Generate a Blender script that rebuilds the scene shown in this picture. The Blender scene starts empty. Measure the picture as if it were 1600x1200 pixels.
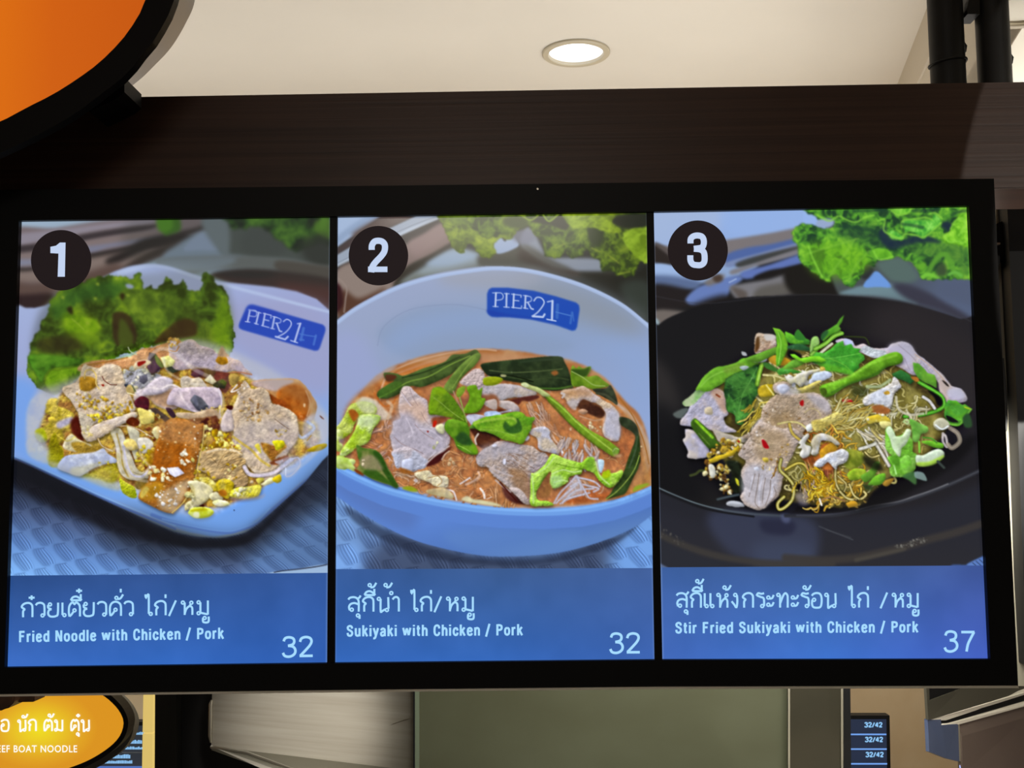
import bpy, bmesh, math, random
import numpy as np
from mathutils import Vector, Matrix, Euler

# ---------------------------------------------------------------- camera, world, lights, exposure
sc = bpy.context.scene
C = sc.collection
F = 1700.0                                            # focal length in px of the 1600 px wide frame
ZB = 1.475                                            # height of the lower edge of the lit menu panels
CAM = Vector((0.0610, -1.6851, ZB+0.2745))
ROT = Euler((math.radians(95.1425), math.radians(0.6194), math.radians(1.0443)), 'XYZ')
cd = bpy.data.cameras.new('camera'); cam = bpy.data.objects.new('camera', cd); C.objects.link(cam)
cam.location = CAM; cam.rotation_euler = ROT
cd.sensor_width = 36.0; cd.lens = 36.0*F/1600; cd.clip_start = .02
sc.camera = cam
sc.view_settings.view_transform = 'Standard'; sc.view_settings.look = 'None'
sc.view_settings.exposure = 0; sc.view_settings.gamma = 1; sc.view_settings.use_curve_mapping = False
w = bpy.data.worlds.new('hall'); sc.world = w; w.use_nodes = True
w.node_tree.nodes['Background'].inputs[0].default_value = (1, .86, .68, 1)
w.node_tree.nodes['Background'].inputs[1].default_value = .10

RM = ROT.to_matrix()
def ray(x, y):
    return RM @ Vector(((x-800)/F, (600-y)/F, -1.0))
def at(x, y, Y):                                      # the point of the depth plane Y seen at pixel x, y
    d = ray(x, y); return CAM+d*((Y-CAM.y)/d.y)
def light(name, kind, loc, target, power, color, size=.3, size_y=None, spot=None, blend=.2):
    d = bpy.data.lights.new(name, kind); o = bpy.data.objects.new(name, d); C.objects.link(o)
    d.energy = power; d.color = color
    if kind == 'AREA':
        d.size = size
        if size_y: d.shape = 'RECTANGLE'; d.size_y = size_y
    else: d.shadow_soft_size = size
    if kind == 'SPOT': d.spot_size = math.radians(spot); d.spot_blend = blend
    o.location = loc
    o.rotation_euler = (Vector(target)-Vector(loc)).to_track_quat('-Z', 'Y').to_euler()
    return o
WARM = (1, .86, .66)
# added unseen fills light the ceiling and soffit from below, no fixtures
light('ceiling_fill', 'AREA', (-.75, 1.25, 1.95), (-.75, 1.5, 3.05), 18.5, (1, 1, .99), 3.4, .6)
light('ceiling_fill', 'AREA', (1.25, 1.2, 1.95), (.9, 1.5, 3.05), 5.8, (1, 1, .99), 1.2, .6)
light('soffit_fill', 'AREA', (1.75, .45, 1.9), (1.35, .6, 2.6), 13, (1, .97, .92), .6, .6)
# added unseen fills brighten the hood, glass, back walls and canopy case
light('hood_fill_spot', 'SPOT', (-.42, .25, 1.46), (-.53, 1.18, 1.13), 105, (1, .95, .86), .04, spot=32, blend=1)
light('kitchen_fill', 'AREA', (.5, .30, 1.75), (.5, 1.1, 1.15), 15, (1, .97, .88), 1.0, .25)
light('wall_fill', 'AREA', (1.0, 2.2, 2.6), (1.0, 3.2, 1.2), 38, (1, .98, .90), 1.4, .4)
light('wall_fill', 'AREA', (-2.4, 2.2, 2.6), (-2.0, 3.2, 1.2), 52, (.94, .98, 1), 1.0, .4)
light('canopy_fill', 'AREA', (1.15, .25, .55), (1.2, .9, 1.2), 2.4, (1, .88, .78), .5, .3)
# added spot; its cone edge is shaped into the lit line on the beam
SPOT_AT = Vector((1.9, -2.4, 2.50))
def cone_through(e1, e2, ax):
    """aim height and half angle of a cone whose edge passes through both points"""
    best = None
    for k in range(400):
        a = Vector((ax, .06, 1.4+k*.004))-SPOT_AT
        t1, t2 = a.angle(e1-SPOT_AT), a.angle(e2-SPOT_AT)
        if best is None or abs(t1-t2) < best[0]: best = (abs(t1-t2), 1.4+k*.004, (t1+t2)/2)
    return best[1], best[2]
_z, _t = cone_through(at(1535, 130, .06), at(1501, 272, .06), 1.75)
light('beam_end_spot', 'SPOT', SPOT_AT, (1.75, .06, _z), 44, (1, .93, .84), .004, spot=math.degrees(_t)*2, blend=.01)
light('walkway_light', 'AREA', (.4, -3.0, 2.98), (.4, -2.2, 0), 40, (1, .92, .82), 2.0, 1.0)

# ---------------------------------------------------------------- helpers
def atz(x, y, Zh):
    d = ray(x, y); return CAM+d*((Zh-CAM.z)/d.z)
def srgb(h):
    c = [int(h[i:i+2], 16)/255 for i in (0, 2, 4)]
    return tuple((v/12.92 if v <= .04045 else ((v+.055)/1.055)**2.4) for v in c)+(1,)
def link(o, parent=None, kind=None):
    C.objects.link(o)
    if parent is not None: o.parent = parent
    if kind: o['kind'] = kind
    return o
def thing(name, label, cat, loc=(0, 0, 0), group=None):
    o = bpy.data.objects.new(name, None); o.location = loc; o.empty_display_size = .05
    C.objects.link(o); o['label'] = label; o['category'] = cat
    if group: o['group'] = group
    return o
def tag(o, label, cat, group=None):
    o['label'] = label; o['category'] = cat
    if group: o['group'] = group
    return o
def mesh_obj(name, verts, faces, mats, parent=None, kind=None, smooth=False, bevel=0, fm=None, label=None):
    me = bpy.data.meshes.new(name)
    off = Vector(parent.matrix_basis.translation) if parent is not None else Vector((0, 0, 0))
    p = parent
    while p is not None and p.parent is not None:
        p = p.parent; off += Vector(p.matrix_basis.translation)
    me.from_pydata([tuple(Vector(v)-off) for v in verts], [], faces)
    for m in (mats if isinstance(mats, (list, tuple)) else [mats]): me.materials.append(m)
    if fm is not None:
        for p_, k in zip(me.polygons, fm): p_.material_index = k
    bm = bmesh.new(); bm.from_mesh(me); bmesh.ops.recalc_face_normals(bm, faces=bm.faces)
    if bevel:
        bmesh.ops.bevel(bm, geom=[e for e in bm.edges if e.calc_face_angle(0) > .6], offset=bevel, segments=2, affect='EDGES', clamp_overlap=True)
    bm.to_mesh(me); bm.free()
    if smooth:
        for p_ in me.polygons: p_.use_smooth = True
        me.set_sharp_from_angle(angle=math.radians(35))
    o = bpy.data.objects.new(name, me)
    link(o, parent, kind)
    if label: o['label'] = label
    return o
def prism_geo(front, back):
    n = len(front); v = list(front)+list(back)
    f = [list(range(n))[::-1], list(range(n, 2*n))]+[[i, (i+1) % n, (i+1) % n+n, i+n] for i in range(n)]
    return v, f
def prism(name, px, Y0, Y1, mat, parent=None, kind=None, bevel=0, smooth=False, label=None):
    """a slab whose front outline is measured at depth Y0 and which runs straight back to depth Y1"""
    fr = [at(x, y, Y0) for x, y in px]; bk = [Vector((p.x, Y1, p.z)) for p in fr]
    v, f = prism_geo(fr, bk)
    return mesh_obj(name, v, f, mat, parent, kind, smooth, bevel, label=label)
def box(name, lo, hi, mat, parent=None, kind=None, bevel=0, label=None):
    (a, b, c), (d, e, g) = lo, hi
    v = [(a, b, c), (d, b, c), (d, e, c), (a, e, c), (a, b, g), (d, b, g), (d, e, g), (a, e, g)]
    f = [(0, 3, 2, 1), (4, 5, 6, 7), (0, 1, 5, 4), (1, 2, 6, 5), (2, 3, 7, 6), (3, 0, 4, 7)]
    return mesh_obj(name, v, f, mat, parent, kind, bevel=bevel, label=label)
def slab(name, quad, thick, mat, parent=None, kind=None, bevel=0, label=None):
    """a plate from four or more 3-D corner points, thickened away from the camera"""
    q = [Vector(p) for p in quad]; n = (q[1]-q[0]).cross(q[2]-q[0]).normalized()
    if n.dot(q[0]-CAM) < 0: n = -n
    v, f = prism_geo(q, [p+n*thick for p in q])
    return mesh_obj(name, v, f, mat, parent, kind, bevel=bevel, label=label)
def tube(name, pts, r, mat, parent=None, n=20, smooth=True, cap=True, kind=None, label=None):
    """a round bar through points; r may be one radius or one per point"""
    pts = [Vector(p) for p in pts]; rs = r if isinstance(r, (list, tuple)) else [r]*len(pts)
    v, f = [], []
    up = Vector((0, 0, 1)) if abs((pts[-1]-pts[0]).normalized().z) < .9 else Vector((0, 1, 0))
    for i, p in enumerate(pts):
        d = (pts[min(i+1, len(pts)-1)]-pts[max(i-1, 0)])
        if d.length < 1e-9: d = pts[-1]-pts[0]
        d.normalize(); a = d.cross(up).normalized(); b = a.cross(d)
        for k in range(n):
            t = 2*math.pi*k/n; v.append(p+(a*math.cos(t)+b*math.sin(t))*rs[i])
    for i in range(len(pts)-1):
        for k in range(n):
            f.append([i*n+k, i*n+(k+1) % n, (i+1)*n+(k+1) % n, (i+1)*n+k])
    if cap: f += [list(range(n)), [(len(pts)-1)*n+k for k in range(n)]]
    return mesh_obj(name, v, f, mat, parent, kind, smooth, label=label)
def lathe(name, c, prof, mat, parent=None, n=48, fm=None, label=None, kind=None):
    """profile (radius, height) turned round the vertical axis through c"""
    v, f, k_ = [], [], []
    for (r, h) in prof:
        for k in range(n):
            t = 2*math.pi*k/n; v.append(Vector(c)+Vector((r*math.cos(t), r*math.sin(t), h)))
    for i in range(len(prof)-1):
        for k in range(n):
            f.append([i*n+k, i*n+(k+1) % n, (i+1)*n+(k+1) % n, (i+1)*n+k])
    return mesh_obj(name, v, f, mat, parent, kind, True, label=label)

# ---------------------------------------------------------------- materials
def mat(name, col, rough=.5, metal=0, spec=.5, noise=None, bump=0, nscale=(1, 1, 1), emit=None, es=1, aniso=0):
    m = bpy.data.materials.new(name); m.use_nodes = True; nt = m.node_tree; N = nt.nodes; b = N['Principled BSDF']
    b.inputs['Base Color'].default_value = srgb(col); b.inputs['Roughness'].default_value = rough
    b.inputs['Metallic'].default_value = metal; b.inputs['Specular IOR Level'].default_value = spec
    if aniso: b.inputs['Anisotropic'].default_value = aniso
    if noise or bump:
        tc = N.new('ShaderNodeTexCoord'); mp = N.new('ShaderNodeMapping'); mp.inputs['Scale'].default_value = nscale
        nz = N.new('ShaderNodeTexNoise'); nz.inputs['Scale'].default_value = 1; nz.inputs['Detail'].default_value = 6
        nt.links.new(tc.outputs['Object'], mp.inputs[0]); nt.links.new(mp.outputs[0], nz.inputs['Vector'])
        if noise:
            r = N.new('ShaderNodeValToRGB'); r.color_ramp.elements[0].position = .3; r.color_ramp.elements[1].position = .7
            r.color_ramp.elements[0].color = srgb(noise); r.color_ramp.elements[1].color = srgb(col)
            nt.links.new(nz.outputs['Fac'], r.inputs[0]); nt.links.new(r.outputs[0], b.inputs['Base Color'])
        if bump:
            bp = N.new('ShaderNodeBump'); bp.inputs['Strength'].default_value = bump; bp.inputs['Distance'].default_value = .002
            nt.links.new(nz.outputs['Fac'], bp.inputs['Height']); nt.links.new(bp.outputs[0], b.inputs['Normal'])
    if emit: b.inputs['Emission Color'].default_value = srgb(emit); b.inputs['Emission Strength'].default_value = es
    return m
def glow_grad(name, axis, stops, es=1.0, centre=(0, 0, 0), radial=None):
    """a backlit acrylic face: emission runs through colours along an object axis or away from a centre"""
    m = bpy.data.materials.new(name); m.use_nodes = True; nt = m.node_tree; N = nt.nodes; b = N['Principled BSDF']
    b.inputs['Base Color'].default_value = (.02, .02, .02, 1); b.inputs['Roughness'].default_value = .35
    b.inputs['Specular IOR Level'].default_value = .3
    tc = N.new('ShaderNodeTexCoord'); mp = N.new('ShaderNodeMapping'); nt.links.new(tc.outputs['Object'], mp.inputs[0])
    mp.inputs['Location'].default_value = [-v for v in centre]
    if radial:
        sca = N.new('ShaderNodeVectorMath'); sca.operation = 'MULTIPLY'; sca.inputs[1].default_value = radial
        nt.links.new(mp.outputs[0], sca.inputs[0]); ln = N.new('ShaderNodeVectorMath'); ln.operation = 'LENGTH'
        nt.links.new(sca.outputs[0], ln.inputs[0]); out = ln.outputs['Value']
    else:
        sx = N.new('ShaderNodeSeparateXYZ'); nt.links.new(mp.outputs[0], sx.inputs[0]); out = sx.outputs[axis]
        mr = N.new('ShaderNodeMapRange'); mr.inputs['From Min'].default_value = stops[0][2]; mr.inputs['From Max'].default_value = stops[-1][2]
        nt.links.new(out, mr.inputs[0]); out = mr.outputs[0]
    r = N.new('ShaderNodeValToRGB'); nt.links.new(out, r.inputs[0])
    e = r.color_ramp.elements
    while len(e) < len(stops): e.new(.5)
    for k, s in enumerate(stops): e[k].position = s[0]; e[k].color = srgb(s[1])
    nt.links.new(r.outputs[0], b.inputs['Emission Color']); b.inputs['Emission Strength'].default_value = es
    return m
M = {
 'bezel': mat('black_powder_coat', '0b0b0c', .5, spec=.2),
 'black': mat('matt_black', '101011', .6, spec=.25),
 'ceiling': mat('ceiling_paint', 'd8cfc0', .9, noise='d1c8b9', nscale=(1.5, 1.5, 1.5), spec=.2),
 'soffit': mat('soffit_paint', 'e4dccb', .9, spec=.2),
 'face': mat('bulkhead_paint', 'c2b7a4', .9, spec=.2),
 'wall': mat('wall_paint', 'b6a080', .9, noise='a88e69', nscale=(3, 3, 3), spec=.2),
 'floor': mat('floor_tile', '6a6157', .4, noise='5b534b', nscale=(4, 4, 4)),
 'pipe': mat('pipe_paint', '1c1b19', .55, noise='141312', nscale=(20, 20, 20), bump=.3, spec=.35),
 'alu': mat('brushed_aluminium', 'a8a294', .35, 1, nscale=(2, 200, 200), bump=.1),
 'trim': mat('pale_metal_trim', 'ece6d6', .5, .0),
 'drum': mat('grey_drum_paint', '8e8780', .42, .4),
 'olive': mat('olive_glass', '5c5f4c', .28, noise='4e4f3c', nscale=(2.5, 2.5, 4), spec=.6),
 'post': mat('dark_bronze_steel', '4a4638', .4, .5, noise='3c3a2e', nscale=(3, 3, 5)),
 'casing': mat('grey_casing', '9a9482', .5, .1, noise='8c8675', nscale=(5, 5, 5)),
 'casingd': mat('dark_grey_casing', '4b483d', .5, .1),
 'bracket': mat('brown_panel', '6a5d54', .5, noise='5d5049', nscale=(4, 4, 4)),
 'number': mat('disc_print', '0c0909', .5, spec=.1, emit='211a1b', es=1),
 'white': mat('number_print', '202020', .5, spec=.1, emit='c3d3f0', es=1),
 'ink': mat('caption_print', '202020', .5, spec=.1, emit='a6dcff', es=1),
 'signw': mat('sign_lettering', '808080', .5, emit='fffdf2', es=1.0),
 'tinyink': mat('small_print', '202020', .5, emit='8cc4f4', es=1),
 'lamp': mat('lamp_reflector', 'f0f0f0', .25, .6, emit='c4d0da', es=.62),
 'bulb': mat('lamp_glass', 'ffffff', .1, emit='ffffff', es=2.2),
 'ring': mat('lamp_trim', 'b3a78f', .5),
 'tie': mat('cable_tie', '141414', .6),
}
def wood(name, a, b_):
    m = bpy.data.materials.new(name); m.use_nodes = True; nt = m.node_tree; N = nt.nodes; bs = N['Principled BSDF']
    tc = N.new('ShaderNodeTexCoord'); mp = N.new('ShaderNodeMapping'); mp.inputs['Scale'].default_value = (1.2, 30, 130)
    nz = N.new('ShaderNodeTexNoise'); nz.inputs['Scale'].default_value = 1; nz.inputs['Detail'].default_value = 9; nz.inputs['Distortion'].default_value = .5
    n2 = N.new('ShaderNodeTexNoise'); n2.inputs['Scale'].default_value = 3.0; n2.inputs['Detail'].default_value = 3
    mx = N.new('ShaderNodeMath'); mx.operation = 'MULTIPLY_ADD'; mx.inputs[1].default_value = .5; mx.inputs[2].default_value = 0
    r = N.new('ShaderNodeValToRGB'); e = r.color_ramp.elements; e[0].position = .32; e[1].position = .72; e[0].color = srgb(a); e[1].color = srgb(b_)
    L = nt.links.new
    L(tc.outputs['Object'], mp.inputs[0]); L(mp.outputs[0], nz.inputs['Vector']); L(tc.outputs['Object'], n2.inputs['Vector'])
    L(n2.outputs['Fac'], mx.inputs[0]); ad = N.new('ShaderNodeMath'); ad.operation = 'MULTIPLY_ADD'; ad.inputs[1].default_value = .75
    L(nz.outputs['Fac'], ad.inputs[0]); L(mx.outputs[0], ad.inputs[2]); L(ad.outputs[0], r.inputs[0]); L(r.outputs[0], bs.inputs['Base Color'])
    bp = N.new('ShaderNodeBump'); bp.inputs['Strength'].default_value = .35; bp.inputs['Distance'].default_value = .001
    L(nz.outputs['Fac'], bp.inputs['Height']); L(bp.outputs[0], bs.inputs['Normal'])
    bs.inputs['Roughness'].default_value = .42; bs.inputs['Specular IOR Level'].default_value = .35
    return m
M['wood'] = wood('dark_wenge_wood', '32211a', '523a2f')
def steel(name):
    m = mat(name, '9a958a', .42, .5, noise='8d877c', nscale=(3, 3, 90), bump=.25)
    return m
M['steel'] = steel('brushed_steel')
# ---------------------------------------------------------------- flat pictures shown on the menu screens
# A small painter: every picture is painted from shapes and noise into an array, then stored as the
# per-vertex print colours of the flat display panel.
import numpy as np
SS = 2
def hexc(c):
    if isinstance(c, str):
        return np.array([int(c[i:i+2], 16) for i in (0, 2, 4)], np.float32)/255
    return np.array(c, np.float32)
_lat = {}
def vnoise(X, Y, sc, seed):
    if seed not in _lat:
        _lat[seed] = np.random.RandomState(seed).rand(128, 128).astype(np.float32)
    L = _lat[seed]
    x = X/sc + seed*7.3; y = Y/sc + seed*3.1
    xi = np.floor(x).astype(np.int32); yi = np.floor(y).astype(np.int32)
    fx = (x-xi).astype(np.float32); fy = (y-yi).astype(np.float32)
    fx = fx*fx*(3-2*fx); fy = fy*fy*(3-2*fy)
    x0 = xi & 127; x1 = (xi+1) & 127; y0 = yi & 127; y1 = (yi+1) & 127
    a = L[y0, x0]*(1-fx)+L[y0, x1]*fx; b = L[y1, x0]*(1-fx)+L[y1, x1]*fx
    return a*(1-fy)+b*fy
def fbm(X, Y, sc, seed, o=3):
    r = 0; a = 1.0; t = 0
    for k in range(o):
        r = r + a*vnoise(X, Y, sc, seed+k*11); t += a; a *= .55; sc /= 2.03
    return r/t-.5
def box1(a, r, ax):
    k = 2*r+1
    p = [(0, 0)]*a.ndim; p[ax] = (r+1, r)
    c = np.cumsum(np.pad(a, p, mode='edge'), axis=ax, dtype=np.float32)
    n = a.shape[ax]
    hi = np.take(c, np.arange(k, k+n), axis=ax); lo = np.take(c, np.arange(0, n), axis=ax)
    return (hi-lo)/k
def blur(a, s):                                  # s in photo px
    r = int(round(s*SS*.9))
    if r < 1: return a
    for _ in range(2):
        a = box1(box1(a, r, 0), r, 1)
    return a
def crom(P, closed, n=6):
    P = np.asarray(P, float); m = len(P)
    if m < 3: return P
    out = []
    rng = range(m if closed else m-1)
    for i in rng:
        if closed: p0, p1, p2, p3 = P[(i-1) % m], P[i], P[(i+1) % m], P[(i+2) % m]
        else: p0, p1, p2, p3 = P[max(i-1, 0)], P[i], P[i+1], P[min(i+2, m-1)]
        for k in range(n):
            t = k/n
            out.append(.5*((2*p1)+(p2-p0)*t+(2*p0-5*p1+4*p2-p3)*t*t+(3*p1-p0-3*p2+p3)*t**3))
    if not closed: out.append(P[-1])
    return np.array(out)
class Canvas:
    def __init__(s, x0, y0, x1, y1, base):
        s.x0, s.y0, s.x1, s.y1 = x0, y0, x1, y1
        s.W = int((x1-x0)*SS); s.H = int((y1-y0)*SS)
        s.im = np.zeros((s.H, s.W, 3), np.float32)+hexc(base)
        s.zt = (0, 0, 1.0); s.rs = np.random.RandomState(5); s.n = 0
    def Z(s, ox, oy, k): s.zt = (ox, oy, k)
    def P(s, p):
        if isinstance(p, str):
            p = [tuple(float(v) for v in q.split(',')) for q in p.split()]
        p = np.asarray(p, float)
        return p/s.zt[2]+np.array(s.zt[:2])
    def win(s, P, pad):
        a = max(0, int((P[:, 0].min()-pad-s.x0)*SS)); b = min(s.W, int((P[:, 0].max()+pad-s.x0)*SS)+2)
        c = max(0, int((P[:, 1].min()-pad-s.y0)*SS)); d = min(s.H, int((P[:, 1].max()+pad-s.y0)*SS)+2)
        if b-a < 2 or d-c < 2: return None
        X, Y = np.meshgrid((np.arange(a, b)+.5)/SS+s.x0, (np.arange(c, d)+.5)/SS+s.y0)
        return (slice(c, d), slice(a, b)), X.astype(np.float32), Y.astype(np.float32)
    def inside(s, P, X, Y):
        m = np.zeros(X.shape, bool); n = len(P)
        for i in range(n):
            x1, y1 = P[i]; x2, y2 = P[(i+1) % n]
            if y1 == y2: continue
            c = ((Y < y1) != (Y < y2)) & (X < (x2-x1)*(Y-y1)/(y2-y1)+x1)
            m ^= c
        return m.astype(np.float32)
    def grad(s, pts, stops, f=0, al=1.0):
        """fill a region (pts, or all) with a gradient: stops = (x0,y0,x1,y1,[(t,col)...]) in zone coords"""
        g = s.P([stops[0:2], stops[2:4]]); d = g[1]-g[0]; L = (d**2).sum()
        if pts is None: P = np.array([[s.x0, s.y0], [s.x1, s.y0], [s.x1, s.y1], [s.x0, s.y1]], float)
        else: P = s.P(pts)
        if pts is not None and len(P) > 4: P = crom(P, True)
        w = s.win(P, f*3+2)
        if w is None: return
        sl, X, Y = w
        m = s.inside(P, X, Y)
        if f: m = blur(m, f)
        t = ((X-g[0][0])*d[0]+(Y-g[0][1])*d[1])/L
        ts = [q[0] for q in stops[4]]; cs = np.array([hexc(q[1]) for q in stops[4]])
        C = np.stack([np.interp(t, ts, cs[:, k]) for k in range(3)], -1)
        m = (m*al)[..., None]
        s.im[sl] = s.im[sl]*(1-m)+C*m
    def blob(s, pts, col, f=.5, w=0, ws=9, t=0, ts=5, b=0, br=3, sh=0, sr=3, so=(1, 3), c2=None, cs=14, cw=.35,
             al=1.0, sharp=False, ed=0, L=(-.5, -.85), ani=None, raw=False, hi=None, seed=None):
        P = s.P(pts) if not raw else np.asarray(pts, float)
        if not sharp: P = crom(P, True)
        s.n += 1; sd = (s.n*13) % 900 if seed is None else seed
        W = s.win(P, max(f*3, w, sr*3 if sh else 0, 2)+3)
        if W is None: return
        sl, X, Y = W
        Xw, Yw = X, Y
        if w:
            Xw = X+w*2*fbm(X, Y, ws, sd, 3); Yw = Y+w*2*fbm(X, Y, ws, sd+5, 3)
        m = s.inside(P, Xw, Yw)
        im = s.im[sl]
        if sh:
            ox, oy = int(so[0]*SS), int(so[1]*SS)
            q = np.roll(blur(m, sr), (oy, ox), (0, 1))
            im = im*(1-sh*q)[..., None]
        ma = blur(m, f) if f >= .5 else m
        C = np.zeros(X.shape+(3,), np.float32)+hexc(col)
        if c2 is not None:
            k = np.clip(.5+fbm(X, Y, cs, sd+3, 3)*3.2*(cw/.35), 0, 1)[..., None]
            C = C*(1-k)+hexc(c2)*k
        hgt = 0
        if b:
            hgt = blur(m, br)*br*b
        if t:
            if ani:
                a = math.radians(ani[0]); U = (X*math.cos(a)+Y*math.sin(a))/ani[1]; V = -X*math.sin(a)+Y*math.cos(a)
                tx = fbm(U, V, ts, sd+7, 3)
            else: tx = fbm(X, Y, ts, sd+7, 3)
            hgt = hgt+tx*t*ts*.5
        if b or t:
            gy, gx = np.gradient(hgt); gy = gy*SS; gx = gx*SS
            sd_ = np.clip((gx*L[0]+gy*L[1])*-1, -1.2, 1.2)
            # light from upper left: slopes rising away from it are lit
            sd_ = -sd_
            sd_ = (gx*-L[0]+gy*-L[1])
            sd_ = np.clip(sd_, -.6, .6)
            C = C*(1+sd_[..., None]*.9)
            if hi is not None:
                hm = np.clip((sd_-hi[1])*5, 0, 1)[..., None]
                C = C*(1-hm*.8)+hexc(hi[0])*hm*.8
        if ed:
            e = np.clip(1-(blur(m, br or 3)-.5)*2, 0, 1)
            C = C*(1-ed*e)[..., None]
        ma = (ma*al)[..., None]
        s.im[sl] = im*(1-ma)+np.clip(C, 0, 1)*ma
    def line(s, pts, wd, col, hl=None, f=.4, al=1.0, tap=0, edge=None, raw=False, sh=0, smooth=True):
        """a round stroke; hl = colour of the lit core, edge = colour of the rim"""
        P = s.P(pts) if not raw else np.asarray(pts, float)
        if smooth: P = crom(P, False, 5)
        W = s.win(P, wd+3)
        if W is None: return
        sl, X, Y = W
        D = np.full(X.shape, 1e9, np.float32); n = len(P)-1
        for i in range(n):
            a, c = P[i], P[i+1]; d = c-a; L = (d**2).sum()+1e-9
            t = np.clip(((X-a[0])*d[0]+(Y-a[1])*d[1])/L, 0, 1)
            q = np.hypot(X-a[0]-t*d[0], Y-a[1]-t*d[1])
            if tap:
                u = (i+t)/n; r = 1-tap*(1-np.clip(np.minimum(u, 1-u)*4, 0, 1)) if tap > 0 else 1+tap*u
                q = q/np.maximum(r, .05)
            D = np.minimum(D, q)
        r = wd/2
        m = np.clip((r-D)/max(f, .25)+.5, 0, 1)
        C = np.zeros(X.shape+(3,), np.float32)+hexc(col)
        if edge is not None:
            k = np.clip((D/r-.45)*2, 0, 1)[..., None]; C = C*(1-k)+hexc(edge)*k
        if hl is not None:
            k = np.clip(1-D/(r*.5), 0, 1)[..., None]*.85; C = C*(1-k)+hexc(hl)*k
        im = s.im[sl]
        if sh:
            q = np.clip(1-(D-r)/2.2, 0, 1)*sh; im = im*(1-q)[..., None]
        m = (m*al)[..., None]
        s.im[sl] = im*(1-m)+C*m
    def rnd_in(s, P):
        lo, hi = P.min(0), P.max(0)
        for _ in range(200):
            q = lo+(hi-lo)*s.rs.rand(2)
            if s.inside(P, np.array([[q[0]]]), np.array([[q[1]]]))[0, 0]: return q
        return P.mean(0)
    def crumbs(s, pts, n, size, cols, sh=.35, b=.5, t=.3, jag=.45, al=1.0, asp=1.0, ang=None):
        P = crom(s.P(pts), True)
        for _ in range(n):
            c = s.rnd_in(P); r = size[0]+(size[1]-size[0])*s.rs.rand()**1.7
            k = s.rs.randint(5, 9); th = np.arange(k)/k*2*math.pi+s.rs.rand()*6
            rr = r*(1-jag+2*jag*s.rs.rand(k)); aa = s.rs.rand()*3.14 if ang is None else math.radians(ang)+(s.rs.rand()-.5)*.6
            e = .6+.4*s.rs.rand()
            q = np.stack([np.cos(th)*rr*asp, np.sin(th)*rr*e], -1)
            q = np.stack([q[:, 0]*math.cos(aa)-q[:, 1]*math.sin(aa), q[:, 0]*math.sin(aa)+q[:, 1]*math.cos(aa)], -1)+c
            s.blob(q, cols[s.rs.randint(len(cols))], raw=True, f=.5, sh=sh*.6, sr=1, so=(.3, 1), b=b*.7 if r > 1.2 else 0, sharp=s.rs.rand() < .4,
                   br=max(1, r*.5), t=t if r > 2 else 0, ts=2.5, al=al)
    def strands(s, pts, n, length, wd, cols, edge=None, hl=None, ang=(0, 360), curl=.5, al=.9, sh=.1, fs=16):
        """noodles: strokes that follow one smooth direction field, so neighbours run together"""
        P = crom(s.P(pts), True); s.n += 1; sd = (s.n*13) % 700
        a0 = math.radians(ang[0]+ang[1])/2; sp = math.radians(ang[1]-ang[0])*.75*(1 if ang[1]-ang[0] < 300 else .9)
        for _ in range(n):
            c = s.rnd_in(P); k = (s.rs.rand()-.5)*curl*.5
            L = length[0]+(length[1]-length[0])*s.rs.rand(); m = 8; q = [c]; d0 = (s.rs.rand()-.5)*.5
            for i in range(m):
                f = float(fbm(np.array([[c[0]]]), np.array([[c[1]]]), fs, sd, 2)[0, 0])
                a = a0+sp*f*1.6+d0+k*i
                c = c+np.array([math.cos(a), math.sin(a)])*L/m; q.append(c)
            q = np.array(q); w_ = wd[0]+(wd[1]-wd[0])*s.rs.rand(); cc = hexc(cols[s.rs.randint(len(cols))])
            s.line(q, w_, cc, raw=True, al=al, edge=cc*.8 if edge is None else edge, hl=np.clip(cc*1.22+.04, 0, 1) if hl is None else hl, tap=.3, sh=sh, f=.7)
    def tint(s, pts, col, f=8, al=.5, mode='mix', w=0):
        P = crom(s.P(pts), True); W = s.win(P, f*3+w)
        if W is None: return
        sl, X, Y = W
        if w: X = X+w*2*fbm(X, Y, 12, 77); Y = Y+w*2*fbm(X, Y, 12, 78)
        m = (blur(s.inside(P, X, Y), f)*al)[..., None]; c = hexc(col)
        if mode == 'mul': s.im[sl] = s.im[sl]*(1-m+c*m)
        elif mode == 'add': s.im[sl] = s.im[sl]+c*m
        else: s.im[sl] = s.im[sl]*(1-m)+c*m
    def leafy(s, pts, dark, mid, lite, w=5, ws=11, sc=9, f=.6, sh=0, k=1.0, ed=.25):
        """ruffled lettuce: warped outline and folded ridged tones"""
        P = crom(s.P(pts), True); W = s.win(P, w+12)
        if W is None: return
        sl, X, Y = W; s.n += 1; sd = (s.n*17) % 900
        Xw = X+w*2*fbm(X, Y, ws, sd, 3); Yw = Y+w*2*fbm(X, Y, ws, sd+5, 3)
        m = s.inside(P, Xw, Yw); im = s.im[sl]
        if sh:
            q = np.roll(blur(m, 4), (6, 4), (0, 1)); im = im*(1-sh*q)[..., None]
        wx = X+sc*1.6*fbm(X, Y, sc*2.2, sd+9, 2); wy = Y+sc*1.6*fbm(X, Y, sc*2.2, sd+19, 2)
        r = .75-np.abs(fbm(wx, wy, sc*1.5, sd+2, 2))*2.6+fbm(wx, wy, sc*.5, sd+4, 2)*.9     # soft folds
        g = fbm(X, Y, sc*2.6, sd+31, 2)*2.2
        v = np.clip(.42+.5*(r-.4)*k+g*.6, 0, 1)
        gy, gx = np.gradient(blur(r, 1.2)); v = np.clip(v+(gx*.5+gy*.9)*SS*.6*k, 0, 1)
        ts = [0, .45, 1]; cs = np.array([hexc(dark), hexc(mid), hexc(lite)])
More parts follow.
